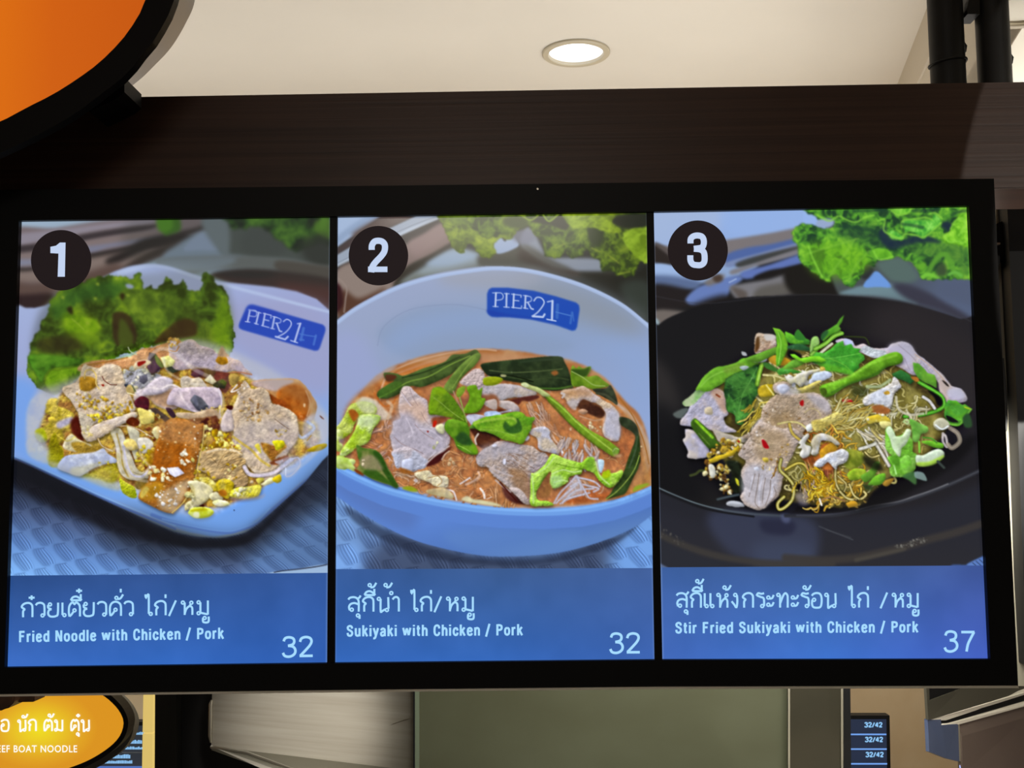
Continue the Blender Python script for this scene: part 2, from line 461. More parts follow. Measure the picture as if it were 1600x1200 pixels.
        C = np.stack([np.interp(v, ts, cs[:, q]) for q in range(3)], -1)
        e = np.clip(1-(blur(m, 2)-.5)*2, 0, 1); C = C*(1-ed*e)[..., None]
        ma = blur(m, f)[..., None]
        s.im[sl] = im*(1-ma)+C*ma
    def mottle(s, pts, amp=.25, sc=5, f=3, warm=0, k=2):
        """uneven wet sheen over a region: broad tone shifts and small glints"""
        P = crom(s.P(pts), True); W = s.win(P, f*3); sl, X, Y = W; m = blur(s.inside(P, X, Y), f)
        s.n += 1; n = fbm(X+3*fbm(X, Y, sc*2, 61), Y+3*fbm(X, Y, sc*2, 62), sc, (s.n*13) % 800, 3)*k
        g = np.clip(n, -1, 1)*amp*m
        c = s.im[sl]*(1+g[..., None]*np.array([1, 1, 1-warm], np.float32))
        gl = np.clip((n-.62)*6, 0, 1)*m*amp*1.1
        s.im[sl] = c*(1-gl[..., None])+hexc('e8e6e0')*gl[..., None]
    def punch(s, pts, k, f=6, sat=1.0):
        """more local contrast inside a region"""
        P = crom(s.P(pts), True); W = s.win(P, f*3); sl, X, Y = W; m = blur(s.inside(P, X, Y), f)[..., None]
        im = s.im[sl]; B = np.stack([blur(im[..., q], 9) for q in range(3)], -1)*.6+.4*im.mean((0, 1))
        c = B+(im-B)*k; g = c.mean(-1, keepdims=True); c = g+(c-g)*sat
        s.im[sl] = np.clip(im*(1-m)+c*m, 0, 1)
    def soften(s, pts, r, f=4):
        P = crom(s.P(pts), True); W = s.win(P, f*3+r*3)
        sl, X, Y = W; m = blur(s.inside(P, X, Y), f)[..., None]
        B = np.stack([blur(s.im[sl][..., k], r) for k in range(3)], -1)
        s.im[sl] = s.im[sl]*(1-m)+B*m
    def mat(s, pts, org, a, bb, shear, lite, dark, hw=9, hh=13, grad=None, amt=1.0):
        """the quilted table mat: slanted ribbed lozenges on a lattice"""
        P = s.P(pts); W = s.win(P, 2); sl, X, Y = W; m = s.inside(P, X, Y)
        D = a[0]*bb[1]-a[1]*bb[0]; dx = X-org[0]; dy = Y-org[1]
        i0 = np.round((dx*bb[1]-dy*bb[0])/D); j0 = np.round((a[0]*dy-a[1]*dx)/D)
        V = np.zeros(X.shape, np.float32); H = V*0; sh = shear[0]+(shear[1]-shear[0])*(X-s.x0)/(s.x1-s.x0)
        for di in (-1, 0, 1):
            for dj in (-1, 0, 1):
                i = i0+di; j = j0+dj
                u0 = dx-i*a[0]-j*bb[0]; v = dy-i*a[1]-j*bb[1]+.18*u0
                u = u0-sh*v-.8*np.sin(v/hh*2.2)
                wv = hw*(1-.26*(v/hh)**2)
                ins = np.clip((hh-np.abs(v))*1.2, 0, 1)*np.clip((wv-np.abs(u))*1.2+.5, 0, 1)
                rib = .5-.5*np.cos(u/wv*math.pi*4.5)
                rim = np.clip(1-np.abs(np.abs(u)-wv)/1.6, 0, 1)*np.clip((hh+1-np.abs(v))*.7, 0, 1)*.6
                top = np.clip(1-np.abs(v+hh)/1.1, 0, 1)*(np.abs(u) < hw*.8)*.7
                V = np.maximum(V, ins*.5*rib**1.5); H = np.maximum(H, ins*(1-rib)); V = np.maximum(V, rim*(.35+.4*(u < 0))*.9); V = np.maximum(V, top*.75)
                halo = np.clip(1-(np.abs(u)-wv)/5, 0, 1)*np.clip((hh+3-np.abs(v))*.25, 0, 1)*.28*(u < 0)
                V = np.maximum(V, halo)
        V = V*amt
        V = V*(.85+.4*fbm(X, Y, 30, 4)); gp = (np.clip(1-V*5, 0, 1)*.08+H*.13)*m
        im = s.im[sl]; k = (V*m)[..., None]
        s.im[sl] = (im*(1-k)+im*hexc(dark)*k)*(1+gp[..., None])
    def done(s):
        h, w = s.H//SS, s.W//SS
        return np.clip(s.im[:h*SS, :w*SS].reshape(h, SS, w, SS, 3).mean((1, 3)), 0, 1)
def picture_p1():
    c = Canvas(0, 330, 526, 910, '5f625f'); Z = c.Z; G = c.grad; B = c.blob; L = c.line
    # blurred table top with cutlery roll, bowl of lettuce
    Z(0, 330, 5.714)
    G(None, (0, 0, 1600, 300, [(0, '9db3c9'), (.5, '93a6ba'), (1, '8497a0')]))
    B('20,215 500,150 900,85 1300,50 1900,50 1800,300 1200,480 700,700 350,900 100,1000', '75696c', f=3)
    B('20,225 500,165 1000,105 1350,70 1350,110 900,165 400,260 100,310', '8b8490', f=3)
    B('20,330 330,290 700,215 1100,150 1400,120 1300,170 800,255 330,370 100,410', '3a3336', f=2.5)
    B('20,395 350,350 800,262 1200,200 1500,190 1400,225 1000,300 500,420 100,480', '7d6f6e', f=3)
    B('20,440 330,430 330,470 100,490', '7d7f92', f=3)
    B('700,330 1000,285 1400,230 1500,250 1000,320 820,370', '77788c', f=3)
    B('20,500 300,500 700,400 900,360 1200,300 1600,210 1750,250 1300,350 900,430 500,520 100,560', '2c2726', f=2.5)
    B('20,540 300,530 800,420 1200,350 1400,350 1200,480 900,560 600,640 300,640 100,640', '7e6f69', f=4)
    B('1000,480 1300,350 1500,260 1800,180 2000,60 1900,60 1750,150 1300,240 1150,330 950,430', '2a2524', f=4)
    B('1050,540 1250,400 1500,290 1700,250 1600,330 1350,440 1080,570', '3a322e', f=4)
    B('20,640 300,640 600,600 900,500 1050,470 1100,540 900,640 500,700 400,830 250,920 100,960', '5a4842', f=5)
    B('20,780 300,740 480,740 420,830 250,930 100,960', '2f2223', f=4)
    Z(260, 330, 5.714)
    B('-30,400 80,310 350,170 500,340 700,400 700,480 300,560 0,520', '8193a6', f=4)
    B('150,340 350,180 490,330 300,350', '8d9fba', f=2)
    B('560,40 1520,40 1520,470 1300,480 1100,440 800,410 520,380 470,300 380,160 330,60', '4f5653', f=4)
    B('330,60 540,60 560,380 490,380 340,180', '707c82', f=4)
    B('700,180 1000,150 1050,380 700,390', '4a504e', f=5)
    B('-20,-20 90,-20 130,150 60,200 -30,200', '3d6c22', f=3)
    B('-80,-20 20,-20 60,130 -10,190 -80,150', '4d8a22', f=3)
    c.leafy('480,-20 760,-20 1520,-20 1520,270 1380,300 1230,330 1170,370 1020,290 930,190 830,140 640,160 560,130', '20281f', '2f5222', '56892c', w=5, ws=9, sc=7, f=2)
    c.soften('450,40 1470,40 1470,400 800,400 500,200', 1.6)
    B('1340,90 1500,80 1500,260 1330,190', '639a2b', f=3, al=.7)
    B('1230,240 1460,240 1460,520 1300,480 1200,360', '30322e', f=6, al=.8)
    # pale rim of the blurred plate behind
    B('-60,430 300,405 700,400 1100,430 1350,480 1540,510 1540,640 1350,610 1150,550 800,520 400,520 200,560 0,500 -60,500', '6b7070', f=3)
    B('-60,430 200,410 600,410 560,480 300,540 100,540 -60,490', '7f8d98', f=4, al=.9)
    B('1000,440 1350,480 1540,520 1540,640 1300,590 1000,530', '57514b', f=3)
    B('400,560 700,515 1100,540 1540,640 1540,900 1100,800 700,680 500,620', '3a2f2d', f=3)
    B('1000,640 1540,700 1540,900 1150,810', '4a3330', f=6)
    B('420,560 700,530 1000,560 800,600 600,590', '2e2b2a', f=4)
    # pin: plate
    Z(0, 330, 5.714)
    B('20,830 180,840 235,900 230,960 180,1020 100,1040', 'a3b0d0', f=1.2)
    B('20,870 160,900 160,960 100,980', '8b98bb', f=2)
    Z(0, 0, 1)
    B('-40,512 30,487 70,478 180,424 226,413 262,416 330,437 516,486 600,510 600,640 514,716 470,754 410,806 380,826 340,836 310,834 270,826 200,794 120,758 22,716 -20,700', '8ea1cd', f=.7, sharp=True)
    G('0,500 70,478 180,424 226,413 262,416 330,437 516,486 514,716 470,754 410,806 380,826 340,838 310,834 270,822 120,754 0,706', (150, 420, 260, 840, [(0, 'a2b2da'), (.3, '9ca6d2'), (.55, '93a7dc'), (.8, '7ea8e6'), (1, '6f9fe6')]), f=1)
    c.tint('380,470 514,490 514,620 420,580 350,520', '9c9fc6', f=14, al=.8)
    c.tint('0,600 60,600 80,700 200,770 150,780 20,710', '6fa0ea', f=10, al=.8)
    B('185,424 226,413 262,416 330,437 516,486 516,490 330,442 262,421 228,419 190,430', 'b4c4e6', f=1, al=.8)
    # plate outer lip
    Z(20, 650, 6.154)
    L('-120,350 0,385 400,560 900,790 1560,1055', 2.2, '86b6f4', f=1.2)
    L('-120,375 0,400 400,583 900,812 1560,1085', 3.6, '5c7fcb', f=1)
    L('-60,400 50,425 400,600 900,835', 1.6, 'a69ccc', f=1.5, al=.5)
    Z(270, 650, 6.154)
    L('-200,950 0,1020 300,1090 520,1120 640,1095 800,1035 960,900 1500,440', 5.5, '5e86d8', f=2.5)
    L('-100,990 0,1015 300,1082 520,1108 640,1085 800,1020 930,890', 2.4, '7cb0f4', f=1.5, al=.8)
    # shadow and mat
    Z(0, 0, 1)
    MAT = '-10,716 22,718 120,763 200,799 270,831 310,839 345,841 384,832 412,812 470,760 530,712 530,915 -10,915'
    c.Z(0, 0, 1)
    B(MAT, '4a5f84', f=.5, sharp=True)
    G(MAT.replace('-10,716 ', '-10,714 '), (60, 740, 20, 900, [(0, '1a1d29'), (.18, '242b3c'), (.4, '47597f'), (.68, '5f86c2'), (1, '7cb0ee')]), f=.5)
    c.tint('200,800 350,840 430,800 530,710 540,800 420,860 250,880 150,830', '2c3546', f=16, al=.85)
    c.tint('430,840 530,790 530,900 380,900', '6288c0', f=16, al=.75)
    c.tint('20,720 120,765 270,835 350,845 400,830 380,850 240,850 100,800 15,750', '15161e', f=6, al=.95)
    c.tint('390,830 470,765 530,715 530,740 470,790 400,840', '252b3b', f=8, al=.8)
    c.mat(MAT, (31, 783), (32.5, -7.6), (2, 31.5), (.48, 1.0), None, '2e3b5c', hw=10.8, hh=14, amt=.72)
    c.tint('20,716 120,762 270,831 350,841 400,826 470,762 468,770 400,840 345,856 260,848 120,785 15,740', '11131a', f=3, al=.75)
    Z(250, 720, 5.714)
    B('980,1000 1050,985 1200,970 1490,925 1510,1010 980,1010', '9cb8da', f=.6)
    L('1020,995 1100,982 1250,965 1400,945 1500,925', 1.7, '2a3044', f=.7)
    # sticker
    Z(260, 330, 5.714)
    B('725,845 742,834 775,834 1395,1012 1418,1035 1421,1065 1372,1215 1355,1242 1325,1247 680,1060 650,1045 645,1020 652,995 712,860', '2a49b4', f=1.0, sharp=True)
    B('740,850 790,845 1000,915 700,1000 660,1030 720,880', '2c3fae', f=2, al=.5)
    def T(p, w=1.3, col='b5c2ee', al=1): L(p, w*1.3+.2, col, f=1, al=al, smooth=False)
    T('745,890 725,985', 1.7); T('735,880 800,895', .9); T('705,985 745,990', .9)
    L('760,885 800,890 805,925 790,940 745,935', 1.2, 'b5c2ee', f=1)
    T('825,905 800,1005', 1.7); T('808,900 845,910', .9); T('785,1000 820,1010', .9)
    T('880,915 860,1020', 1.7); T('865,912 935,930', 1); T('875,968 915,978', 1); T('850,1020 915,1038', 1); T('935,930 932,955', .9)
    T('965,945 945,1045', 1.7); T('950,940 985,948', .9); T('930,1045 965,1052', .9)
    L('975,945 1020,965 1015,995 970,1000', 1.2, 'b5c2ee', f=1); T('985,1000 1010,1070 1030,1075', 1.5)
    L('1045,985 1075,965 1110,985 1110,1025 1060,1085 985,1125', 1.7, 'b5c2ee', f=1); T('975,1120 1060,1145 1085,1120', 1.9)
    T('1170,1005 1200,1000', 1.2); T('1195,1005 1145,1165', 2); T('1110,1155 1170,1175', 1.2)
    T('1225,1045 1200,1150', 3, '4a74cc', .8); T('1190,1095 1260,1110 1330,1120', 1.2, '4a74cc', .9); T('1335,1110 1315,1190', 2.5, '4a74cc', .8); T('1190,1145 1225,1150', 2, '4a74cc', .8)
    # lettuce leaf
    Z(0, 0, 1)
    c.tint('50,560 60,500 100,460 80,590 60,605', '6c7aa0', f=5, al=.5)
    lt = '52,600 42,578 46,548 56,522 72,490 86,458 108,446 128,440 160,432 182,430 206,436 214,428 222,430 224,452 236,446 244,452 262,430 270,446 284,440 292,452 312,455 318,430 330,428 336,440 348,448 356,468 362,500 366,520 362,552 330,560 270,540 200,552 120,590 88,616 70,612'
    c.leafy(lt, '2a3a12', '4f7420', '93ba22', w=5, ws=9, sc=9, f=.7, k=.8)
    c.tint('70,560 85,600 110,600 200,570 240,540 180,560 110,560', '6fa818', f=5, al=.55)
    c.tint('95,480 150,500 150,540 110,530', '7fae14', f=6, al=.6)
    c.tint('80,470 120,448 160,440 200,440 180,465 130,470 90,500', '2f6a2a', f=5, al=.55)
    c.tint('60,530 110,525 130,545 90,552 62,548', '2c2416', f=4, al=.75)
    c.tint('330,520 350,540 362,500 350,470', '6d9c10', f=4, al=.6)
    c.tint('290,470 330,520 320,550 280,540', '44581c', f=8, al=.6)
    Z(0, 330, 5.714)
    B('1010,920 1100,900 1180,960 1220,1080 1200,1180 1100,1150 1050,1200 1010,1130', '35201a', f=1.8, w=2, al=.85)
    B('1070,970 1130,1000 1190,1120 1170,1200 1060,1180', '4a5a20', f=2, w=1, al=.9)
    B('1380,1180 1500,1040 1640,960 1750,1000 1750,1100 1600,1140', '3c2418', f=2.2, w=2, al=.85)
    c.leafy('1060,760 1200,700 1500,740 1650,800 1560,960 1400,1040 1250,980', '3f5a1c', '5b7d22', '86aa2c', w=3, sc=7, f=2.5, k=.7, ed=0)
    c.leafy('570,920 700,930 830,960 900,1040 800,1090 600,1060', '4e7c12', '7db014', 'a6cf2a', w=3, sc=8, f=2.5, k=.7, ed=0)
    B('595,870 640,850 650,920 620,910', '23200f', f=1.5)
    B('1085,730 1110,745 1100,790 1075,770', '2c1c10', f=1.5)
    B('1120,655 1160,650 1195,670 1180,690 1140,688', 'a3b4dc', f=.9)
    for q in ('1140,750', '1040,600', '850,780', '780,1000', '870,650', '560,770'):
        x, y = map(float, q.split(',')); B([(x-16, y), (x, y-14), (x+18, y), (x+4, y+16)], 'a8c43a', f=1.2, al=.8)
    L('640,960 700,1010 750,1060', 1.1, 'c8e05a', f=1.2, al=.8)
    Z(20, 510, 6.154)
    c.leafy('340,440 420,410 560,400 660,385 640,470 560,540 480,600 380,630 310,540', '3f6c0e', '6fa814', '97cc24', w=3, sc=7, f=1.2, k=.8)
    c.leafy('150,290 260,260 620,300 700,320 620,380 420,400 330,440 280,540 180,400', '22440e', '4a8a1e', '6db02c', w=2, sc=9, f=1.5, k=.6)
    # white plate glaze under the food
    Z(0, 0, 1)
    B('60,610 90,600 200,560 300,530 390,560 460,600 512,650 512,690 440,740 340,800 300,806 200,770 70,712 45,690 46,650', 'b7b9c6', f=5, al=.75)
    food = '72,640 100,612 160,575 230,560 280,538 340,560 390,590 440,620 480,640 500,690 440,735 410,760 350,790 290,790 230,770 160,745 100,720 60,690'
    B(food, '8a6434', f=3, c2='b39a48', cs=10, w=3, t=.5, ts=6, al=.95)
    c.crumbs(food, 120, (2, 6), ['9a7a3c', '6a3a20', 'b89a4c', '8a6a30', 'c0b090', '5a2c20'], sh=.3)
    # noodle glaze left rim
    Z(20, 510, 6.154)
    B('150,760 250,650 380,640 440,680 400,760 330,800 220,1010 220,1200 140,1180 130,980', 'b9bcc4', f=2, w=2, al=.7, c2='a3acc8')
    B('340,710 430,700 420,770 520,790 600,860 560,960 480,1000 480,1100 430,1120 380,1080 300,1120 230,1080 220,1000 350,930 360,850 310,820', '9a8c34', f=1, w=2, c2='c0ae58', t=.5, ts=5, sh=.3, b=.3)
    B('340,880 380,870 425,900 400,920 350,915', 'cdb84e', f=.8, b=.4)
    B('230,990 300,990 330,1080 290,1120 230,1080 215,1030', '9aa018', f=1.2, w=1, b=.4)
    B('430,920 560,870 580,910 470,980 420,965', 'a8a3ae', f=1.5)
    B('560,900 640,880 680,1100 600,1060 560,1000', '4e2018', f=2)
    Z(20, 650, 6.154)
    B('350,280 400,160 460,280 490,340 480,440 420,490 350,470 330,400', '96931c', f=1.2, w=2, c2='7a7418', t=.4)
    B('200,150 330,260 340,440 260,440 150,380 140,250', 'aab3c8', f=2.5, w=2, al=.7, c2='b9bcb8')
    B('300,430 480,470 640,560 900,600 1020,640 1030,720 860,680 640,590 420,500', 'a8ad9c', f=3, al=.8)
    B('640,570 740,530 900,480 1010,450 1020,590 960,640 800,610', '918f2a', f=2, w=2, c2='a39b48', al=.85, t=.3)
    B('500,240 560,170 640,230 720,260 760,300 700,350 600,350 490,310', 'b6ae90', f=.8, w=1.5, b=.4, c2='c8c2a6', t=.3)
    B('560,260 660,250 760,290 860,270 880,310 760,350 620,350', '9a823c', f=1, w=2, t=.5)
    L('420,180 520,240 600,200', 2, 'b8ac4c', al=.6)
    # wide white noodle
    B('430,495 500,390 640,365 780,350 870,310 900,350 960,390 1000,420 990,450 900,460 780,500 700,550 640,578 540,550', 'aeb5c6', f=.7, b=.35, br=4, sh=.35, c2='a2abc4')
    B('560,500 680,480 840,440 860,470 740,530 640,575 560,555', 'b3b29c', f=2, al=.7)
    B('500,400 640,375 800,350 870,325 900,370 700,400 560,430', 'bcc3d0', f=1.5, al=.7)
    c.crumbs('830,440 980,450 960,480 850,500', 8, (1, 3), ['b9a832', 'a39a28'])
    # curling noodle
    B('940,150 1010,110 1060,160 1100,280 1150,400 1190,500 1250,540 1320,470 1350,460 1330,580 1260,610 1180,620 1090,600 1030,540 1000,440 990,300 960,210', 'b4ad8e', f=.6, b=.5, br=3, sh=.45, c2='c6c2b4')
    L('1060,250 1080,380 1110,500 1160,570 1240,580 1300,530', 3, 'c3c2d0', f=1.5, al=.9)
    L('1000,170 1040,330 1060,480 1110,580', 2.5, '99853e', f=1.5, al=.7)
    L('1160,540 1240,560 1310,490', 1, '8d8066', f=.6, al=.8)
    B('1100,100 1190,130 1220,180 1200,330 1190,440 1150,360 1130,230', 'bcb8a0', f=.7, b=.4, sh=.3)
    B('1030,590 1090,640 1170,690 1190,790 1100,770 1040,700', 'b7b84a', f=.7, w=1.5, t=.7, ts=3, b=.4, c2='8e9a1c')
    B('1180,640 1270,600 1290,630 1240,690 1190,700', '6a5c34', f=.8, b=.4)
    B('1200,220 1290,210 1350,260 1330,330 1240,350', 'c3bfb4', f=.8, w=1, b=.4, sh=.3)
    c.crumbs('1190,330 1300,280 1380,230 1360,440 1200,470', 26, (1.5, 5), ['bdae3c', '9c8a26', 'cbbf60'])
    # big slab of folded chicken at left
    Z(20, 510, 6.154)
    B('620,400 760,330 1000,320 1140,290 1230,220 1420,180 1560,110 1640,200 1640,330 1440,400 1200,400 900,420 700,440', 'a87c58', f=1, w=2, b=.3, c2='bb9470', t=.3)
    L('660,380 850,350 1100,300', 2.5, '9a7038', f=1, al=.8)
    B('480,590 620,520 680,370 740,380 830,400 900,360 1020,380 1060,460 1080,560 1120,640 1160,730 1180,800 1120,840 1060,870 900,890 780,940 660,960 630,840 560,720 500,660', 'c2b5a4', f=.7, w=1.2, ws=6, b=.4, br=3, sh=.4, c2='b8a894', t=.35, ts=5)
    B('640,500 700,480 790,500 810,560 760,610 700,620 650,600', '9c7a30', f=1, w=1, b=.4, c2='7d5c1c')
    L('690,500 700,430 760,420 800,470 800,550 830,600', 2, 'c0a868', f=.8, hl='d8c890')
    c.crumbs('600,610 720,600 760,700 860,680 1000,740 1120,720 1160,790 1080,850 900,880 800,880 780,800 640,770', 110, (1.2, 4.2), ['c0a44a', 'a98a34', 'd0bc62', '9a7a2c', 'c9b85c', 'c4bca8'], sh=.4, b=.8)
    c.crumbs('700,860 900,850 1000,850 820,930', 22, (1.5, 4), ['c8b438', 'b09820', 'd6c860'], sh=.45, b=.8)
    L('860,480 880,520 940,560 1000,560', 1, '5c2c20', f=.6)
    B('850,560 880,560 870,580', '7a2418', f=.5)
    B('660,1010 740,970 900,900 1050,860 1160,820 1200,840 1180,880 1080,930 980,980 880,1050 800,1090 730,1110 680,1070', 'bdae98', f=.6, w=1, ws=5, b=.55, br=3, sh=.5, c2='c8bcae', t=.3, ts=4)
    L('700,1020 850,950 1050,880 1150,840', 2.5, 'd2c6ba', f=1.5, al=.8)
    B('640,820 700,840 780,940 700,1010 660,1000 640,900', 'b8ae9c', f=.8, w=1.5, t=.3)
    c.crumbs('650,960 740,980 760,1060 690,1080', 14, (1, 3), ['c9b982', 'd2c9a4'])
    L('1000,960 1120,960 1230,1000 1340,1060 1410,1020', 1.6, 'c8baa4', f=.5, edge='8a6c50')
    L('820,1080 860,1150 960,1200', 3, 'b8a67a', f=.6, hl='d0c4a4', edge='8a6a3a')
    B('1090,910 1150,870 1225,920 1200,960 1120,950', '5a2c18', f=.8)
    # purple onion, spring onion, jelly noodles in the middle
    B('1180,560 1250,560 1400,480 1500,540 1600,600 1600,760 1500,800 1380,760 1300,690 1200,720 1160,690', 'ab9c98', f=1, w=1, b=.4, br=4, sh=.35, c2='b4aab4')
    B('1280,650 1450,620 1600,600 1640,700 1560,780 1400,760', 'b08c68', f=2, al=.7)
    B('1170,720 1240,670 1310,710 1300,800 1240,800 1180,770', '5a2630', f=.7, b=.4, c2='44202a', sh=.3)
    B('1070,420 1140,430 1240,400 1340,440 1420,470 1400,540 1300,590 1200,600 1080,560', 'a9a8b0', f=1, w=2, b=.4, t=.5, c2='8f9096')
    c.crumbs('1060,420 1320,380 1440,460 1340,620 1110,640', 34, (1.5, 4.5), ['c3bfae', '9a9a8c', 'b9b49a', '6c6a60', 'd2cfc4'])
    B('1220,480 1290,460 1300,520 1260,560 1215,530', '5a5a68', sharp=True, f=.7, b=.4)
    B('1310,250 1370,260 1450,380 1400,430 1340,470 1290,400', '54404c', sharp=True, f=.6, b=.5, c2='4c4c38', sh=.4)
    B('1370,270 1450,370 1430,400 1380,350', '6c7444', f=.8)
    B('1470,410 1520,345 1600,340 1610,420 1540,450', '4a5040', sharp=True, f=.6, b=.5, sh=.4)
    B('1160,390 1190,340 1280,320 1330,350 1240,400 1190,410', 'c3b59a', f=.6, b=.4)
    B('1200,345 1270,330 1275,350 1210,385', '8c2c24', f=.6)
    B('1070,560 1110,555 1100,590', '3c4450', f=.6); B('1090,590 1130,560 1190,630 1160,650 1100,640', 'aa9868', f=.6, b=.4)
    B('1140,560 1160,580 1190,630 1170,630', '5c6248', f=.6)
    L('1110,200 1130,240 1190,270', 1.6, 'a9b49c', f=.8); L('1100,640 1180,660', 1.4, 'd8ceb0')
    B('1320,790 1370,780 1480,860 1520,900 1470,920 1330,830', '4c4038', sharp=True, f=.6, b=.5, sh=.4)
    B('1470,790 1520,790 1570,860 1530,880', '44303a', f=.6, b=.4)
    c.crumbs('1200,780 1400,860 1440,1000 1340,1080 1200,960', 30, (2, 5), ['b4a050', '8a6a34', 'c4b47c', '6a4028', 'd4cc9c'])
    B('1200,790 1260,790 1350,850 1350,920 1240,940 1220,880', 'beb26a', f=.6, b=.5, sh=.3, w=1)
    # right heap
    Z(270, 510, 6.154)
    B('-40,130 60,160 140,130 200,130 260,180 380,220 430,260 480,260 560,300 640,330 700,400 765,460 700,470 600,430 480,450 380,440 200,410 0,400', 'b7a69e', f=.8, w=1, b=.45, br=4, c2='aca0aa', t=.2)
    B('20,220 120,140 200,150 240,200 380,250 440,320 380,400 200,380 40,300', 'b1a8b4', f=2, al=.85, t=.3)
    L('340,440 500,450 640,440 760,465', 1.5, 'a8745a', f=1); L('-30,230 30,240 60,190', 1.5, 'a87848', f=.8)
    B('420,310 460,270 510,290 530,350 470,370 415,340', 'a07a2c', f=.7, b=.5, c2='b88c30')
    B('440,250 475,190 510,250 540,290 440,290', 'b39a7c', f=1)
    c.crumbs('-30,120 50,110 40,190 -30,200', 14, (1.5, 4), ['c9a85c', 'b88c44', 'd4b878'])
    B('180,410 300,410 540,460 560,540 520,640 460,620 380,560 300,500 200,490', '5c3c34', f=1, w=2, c2='6c5a3c')
    B('175,460 240,410 300,450 240,490 190,480', '5a3c44', f=.6, b=.4); B('380,560 470,500 520,540 500,600 400,590', '50562c', sharp=True, f=.6, b=.5, c2='3c3a30')
    B('410,520 420,440 540,450 530,480', '6a3c34', f=1)
    B('300,520 360,460 420,530 380,560', 'c2bb9e', sharp=True, f=.6, b=.4, sh=.3); B('540,470 600,460 640,490 600,560 550,560', 'a48c50', f=.7, b=.5)
    L('620,560 560,630 640,600 700,540 740,590', 2.2, 'cfc8c4', f=.7, edge='a08c80'); B('200,500 260,490 300,530 330,600 200,620 90,600 80,500 140,480', 'b5ab9c', f=.8, w=1, b=.4, t=.3)
    B('0,600 100,590 300,580 420,590 470,640 460,760 340,800 240,830 120,800 20,760 -60,740', 'aea2b0', f=.8, b=.45, br=4, sh=.35, c2='b9adb8')
    L('60,620 110,720 180,800 300,830', 3, 'c8bec6', f=1.4, al=.8); L('440,600 470,720 450,830 470,900', 2.5, 'c4bac4', f=1, al=.8)
    B('165,710 210,655 280,690 345,770 270,825 220,790', '5a5c66', sharp=True, f=.5, b=.5, c2='444450', sh=.35)
    B('180,700 210,665 230,690 240,770', '75788a', f=1, al=.7)
    c.crumbs('270,800 440,740 440,800 300,850', 12, (1.2, 3), ['bda868', 'd0c08c'])
    B('40,830 200,830 380,790 470,880 470,990 420,1000 340,960 200,900 60,880', 'b5a48e', f=.7, w=1, b=.4, br=3, c2='a28c74', sh=.3)
    B('160,900 300,880 420,860 450,960 440,1060 340,1020 250,960', '5a3026', f=1, w=2, c2='7c5638')
    c.crumbs('220,900 440,880 440,1000 250,1010', 14, (2, 5), ['8a6438', '6a4428', 'a4884c', '4a2420'])
    B('470,890 540,780 590,830 590,980 540,1010 470,1000', 'b5a9a8', f=.7, b=.4, sh=.3)
    c.crumbs('230,1000 350,980 560,1060 540,1120 380,1180 230,1190', 40, (2, 6), ['c4ac30', 'a68c20', 'd6c65c', '8a6a1c', 'd8cf90'], b=.8)
    B('510,770 570,760 580,800 540,800', '4a1c14', f=.6)
    Z(20, 510, 6.154)
    B('1420,300 1500,280 1560,330 1540,380 1460,400', 'b4b060', f=.7, b=.5, sh=.3, sharp=True, c2='c8c890')
    B('1300,560 1420,480 1540,520 1480,620 1360,660 1240,650', 'b8b0bc', f=1, b=.5, sh=.3, c2='c4bcc4')
    L('1180,640 1300,590 1420,600 1520,560 1620,600', 3.2, 'd0c8cc', f=1.2, al=.7, hl='e4dee4')
    B('1340,1000 1400,960 1440,1040 1380,1080', 'c4bc90', f=.6, b=.5, sh=.3)
    B('1060,1120 1120,1080 1180,1110 1200,1180 1120,1190', 'c8b878', f=.6, b=.5, sh=.3, w=1)
    # orange tofu chunk and right translucent noodles
    Z(270, 510, 6.154)
    B('760,560 800,520 1150,500 1260,560 1340,660 1385,760 1350,900 1200,920 1180,860 1000,760 940,700 880,620', 'b08458', f=.8, w=1, b=.4, br=4, c2='b8986c')
    B('800,520 1150,510 1100,580 1010,620 900,610 780,570', 'b1a09c', f=1.5)
    B('1010,620 1120,560 1240,570 1310,680 1300,860 1240,910 1150,840 1080,780 1000,740', 'a4642c', f=2, c2='8c4c1c', b=.3)
    B('930,650 1000,690 1080,720 1100,790 1000,760 950,720', '8a4a20', f=1)
    L('1280,620 1320,740 1290,860', 2, 'c49c74', f=1.5, al=.7); B('1255,745 1275,745 1272,775 1258,772', 'd8b890', f=.6)
    B('1190,930 1240,915 1280,940 1250,1030 1220,1035', '9c8048', f=.8, b=.4)
    c.tint('1280,880 1450,850 1480,1100 1350,1180 1250,1100', 'b4b8ca', f=3, al=.65)
    L('1300,920 1360,980 1250,1070 1200,1030', 4.5, 'a9b2c8', f=1.4, hl='bcc4d6', al=.85); B('1415,855 1450,885 1450,895 1420,875', '6a4034', f=.5)
    L('1290,1100 1330,1050', 1.5, 'a38a50')
    # big chicken slab right
    B('590,760 640,620 690,520 740,590 790,600 850,580 930,650 950,740 1040,760 1180,850 1200,940 1210,1040 1180,1120 1100,1220 1080,1330 940,1480 880,1490 760,1380 640,1270 570,1170 590,960 570,820', 'bfb09c', f=.7, w=1.3, ws=5, b=.4, br=3, sh=.45, c2='b3a28e', t=.35, ts=5)
    c.tint('600,960 1180,920 1180,1160 1100,1250 700,1200', 'aea8ac', f=6, al=.5)
    c.crumbs('640,800 740,700 900,790 960,780 840,900 760,930 680,880', 46, (1, 3.4), ['b09468', 'c4ac84', 'a08458', '8a6a48', 'ccbb9c'], sh=.35, b=.6)
    c.crumbs('600,600 700,540 760,620 640,700', 14, (1.5, 4), ['beb6b4', 'd0c8c2', 'a8957c'])
    L('980,890 1060,950 1120,990', .9, '7a6858', f=.6)
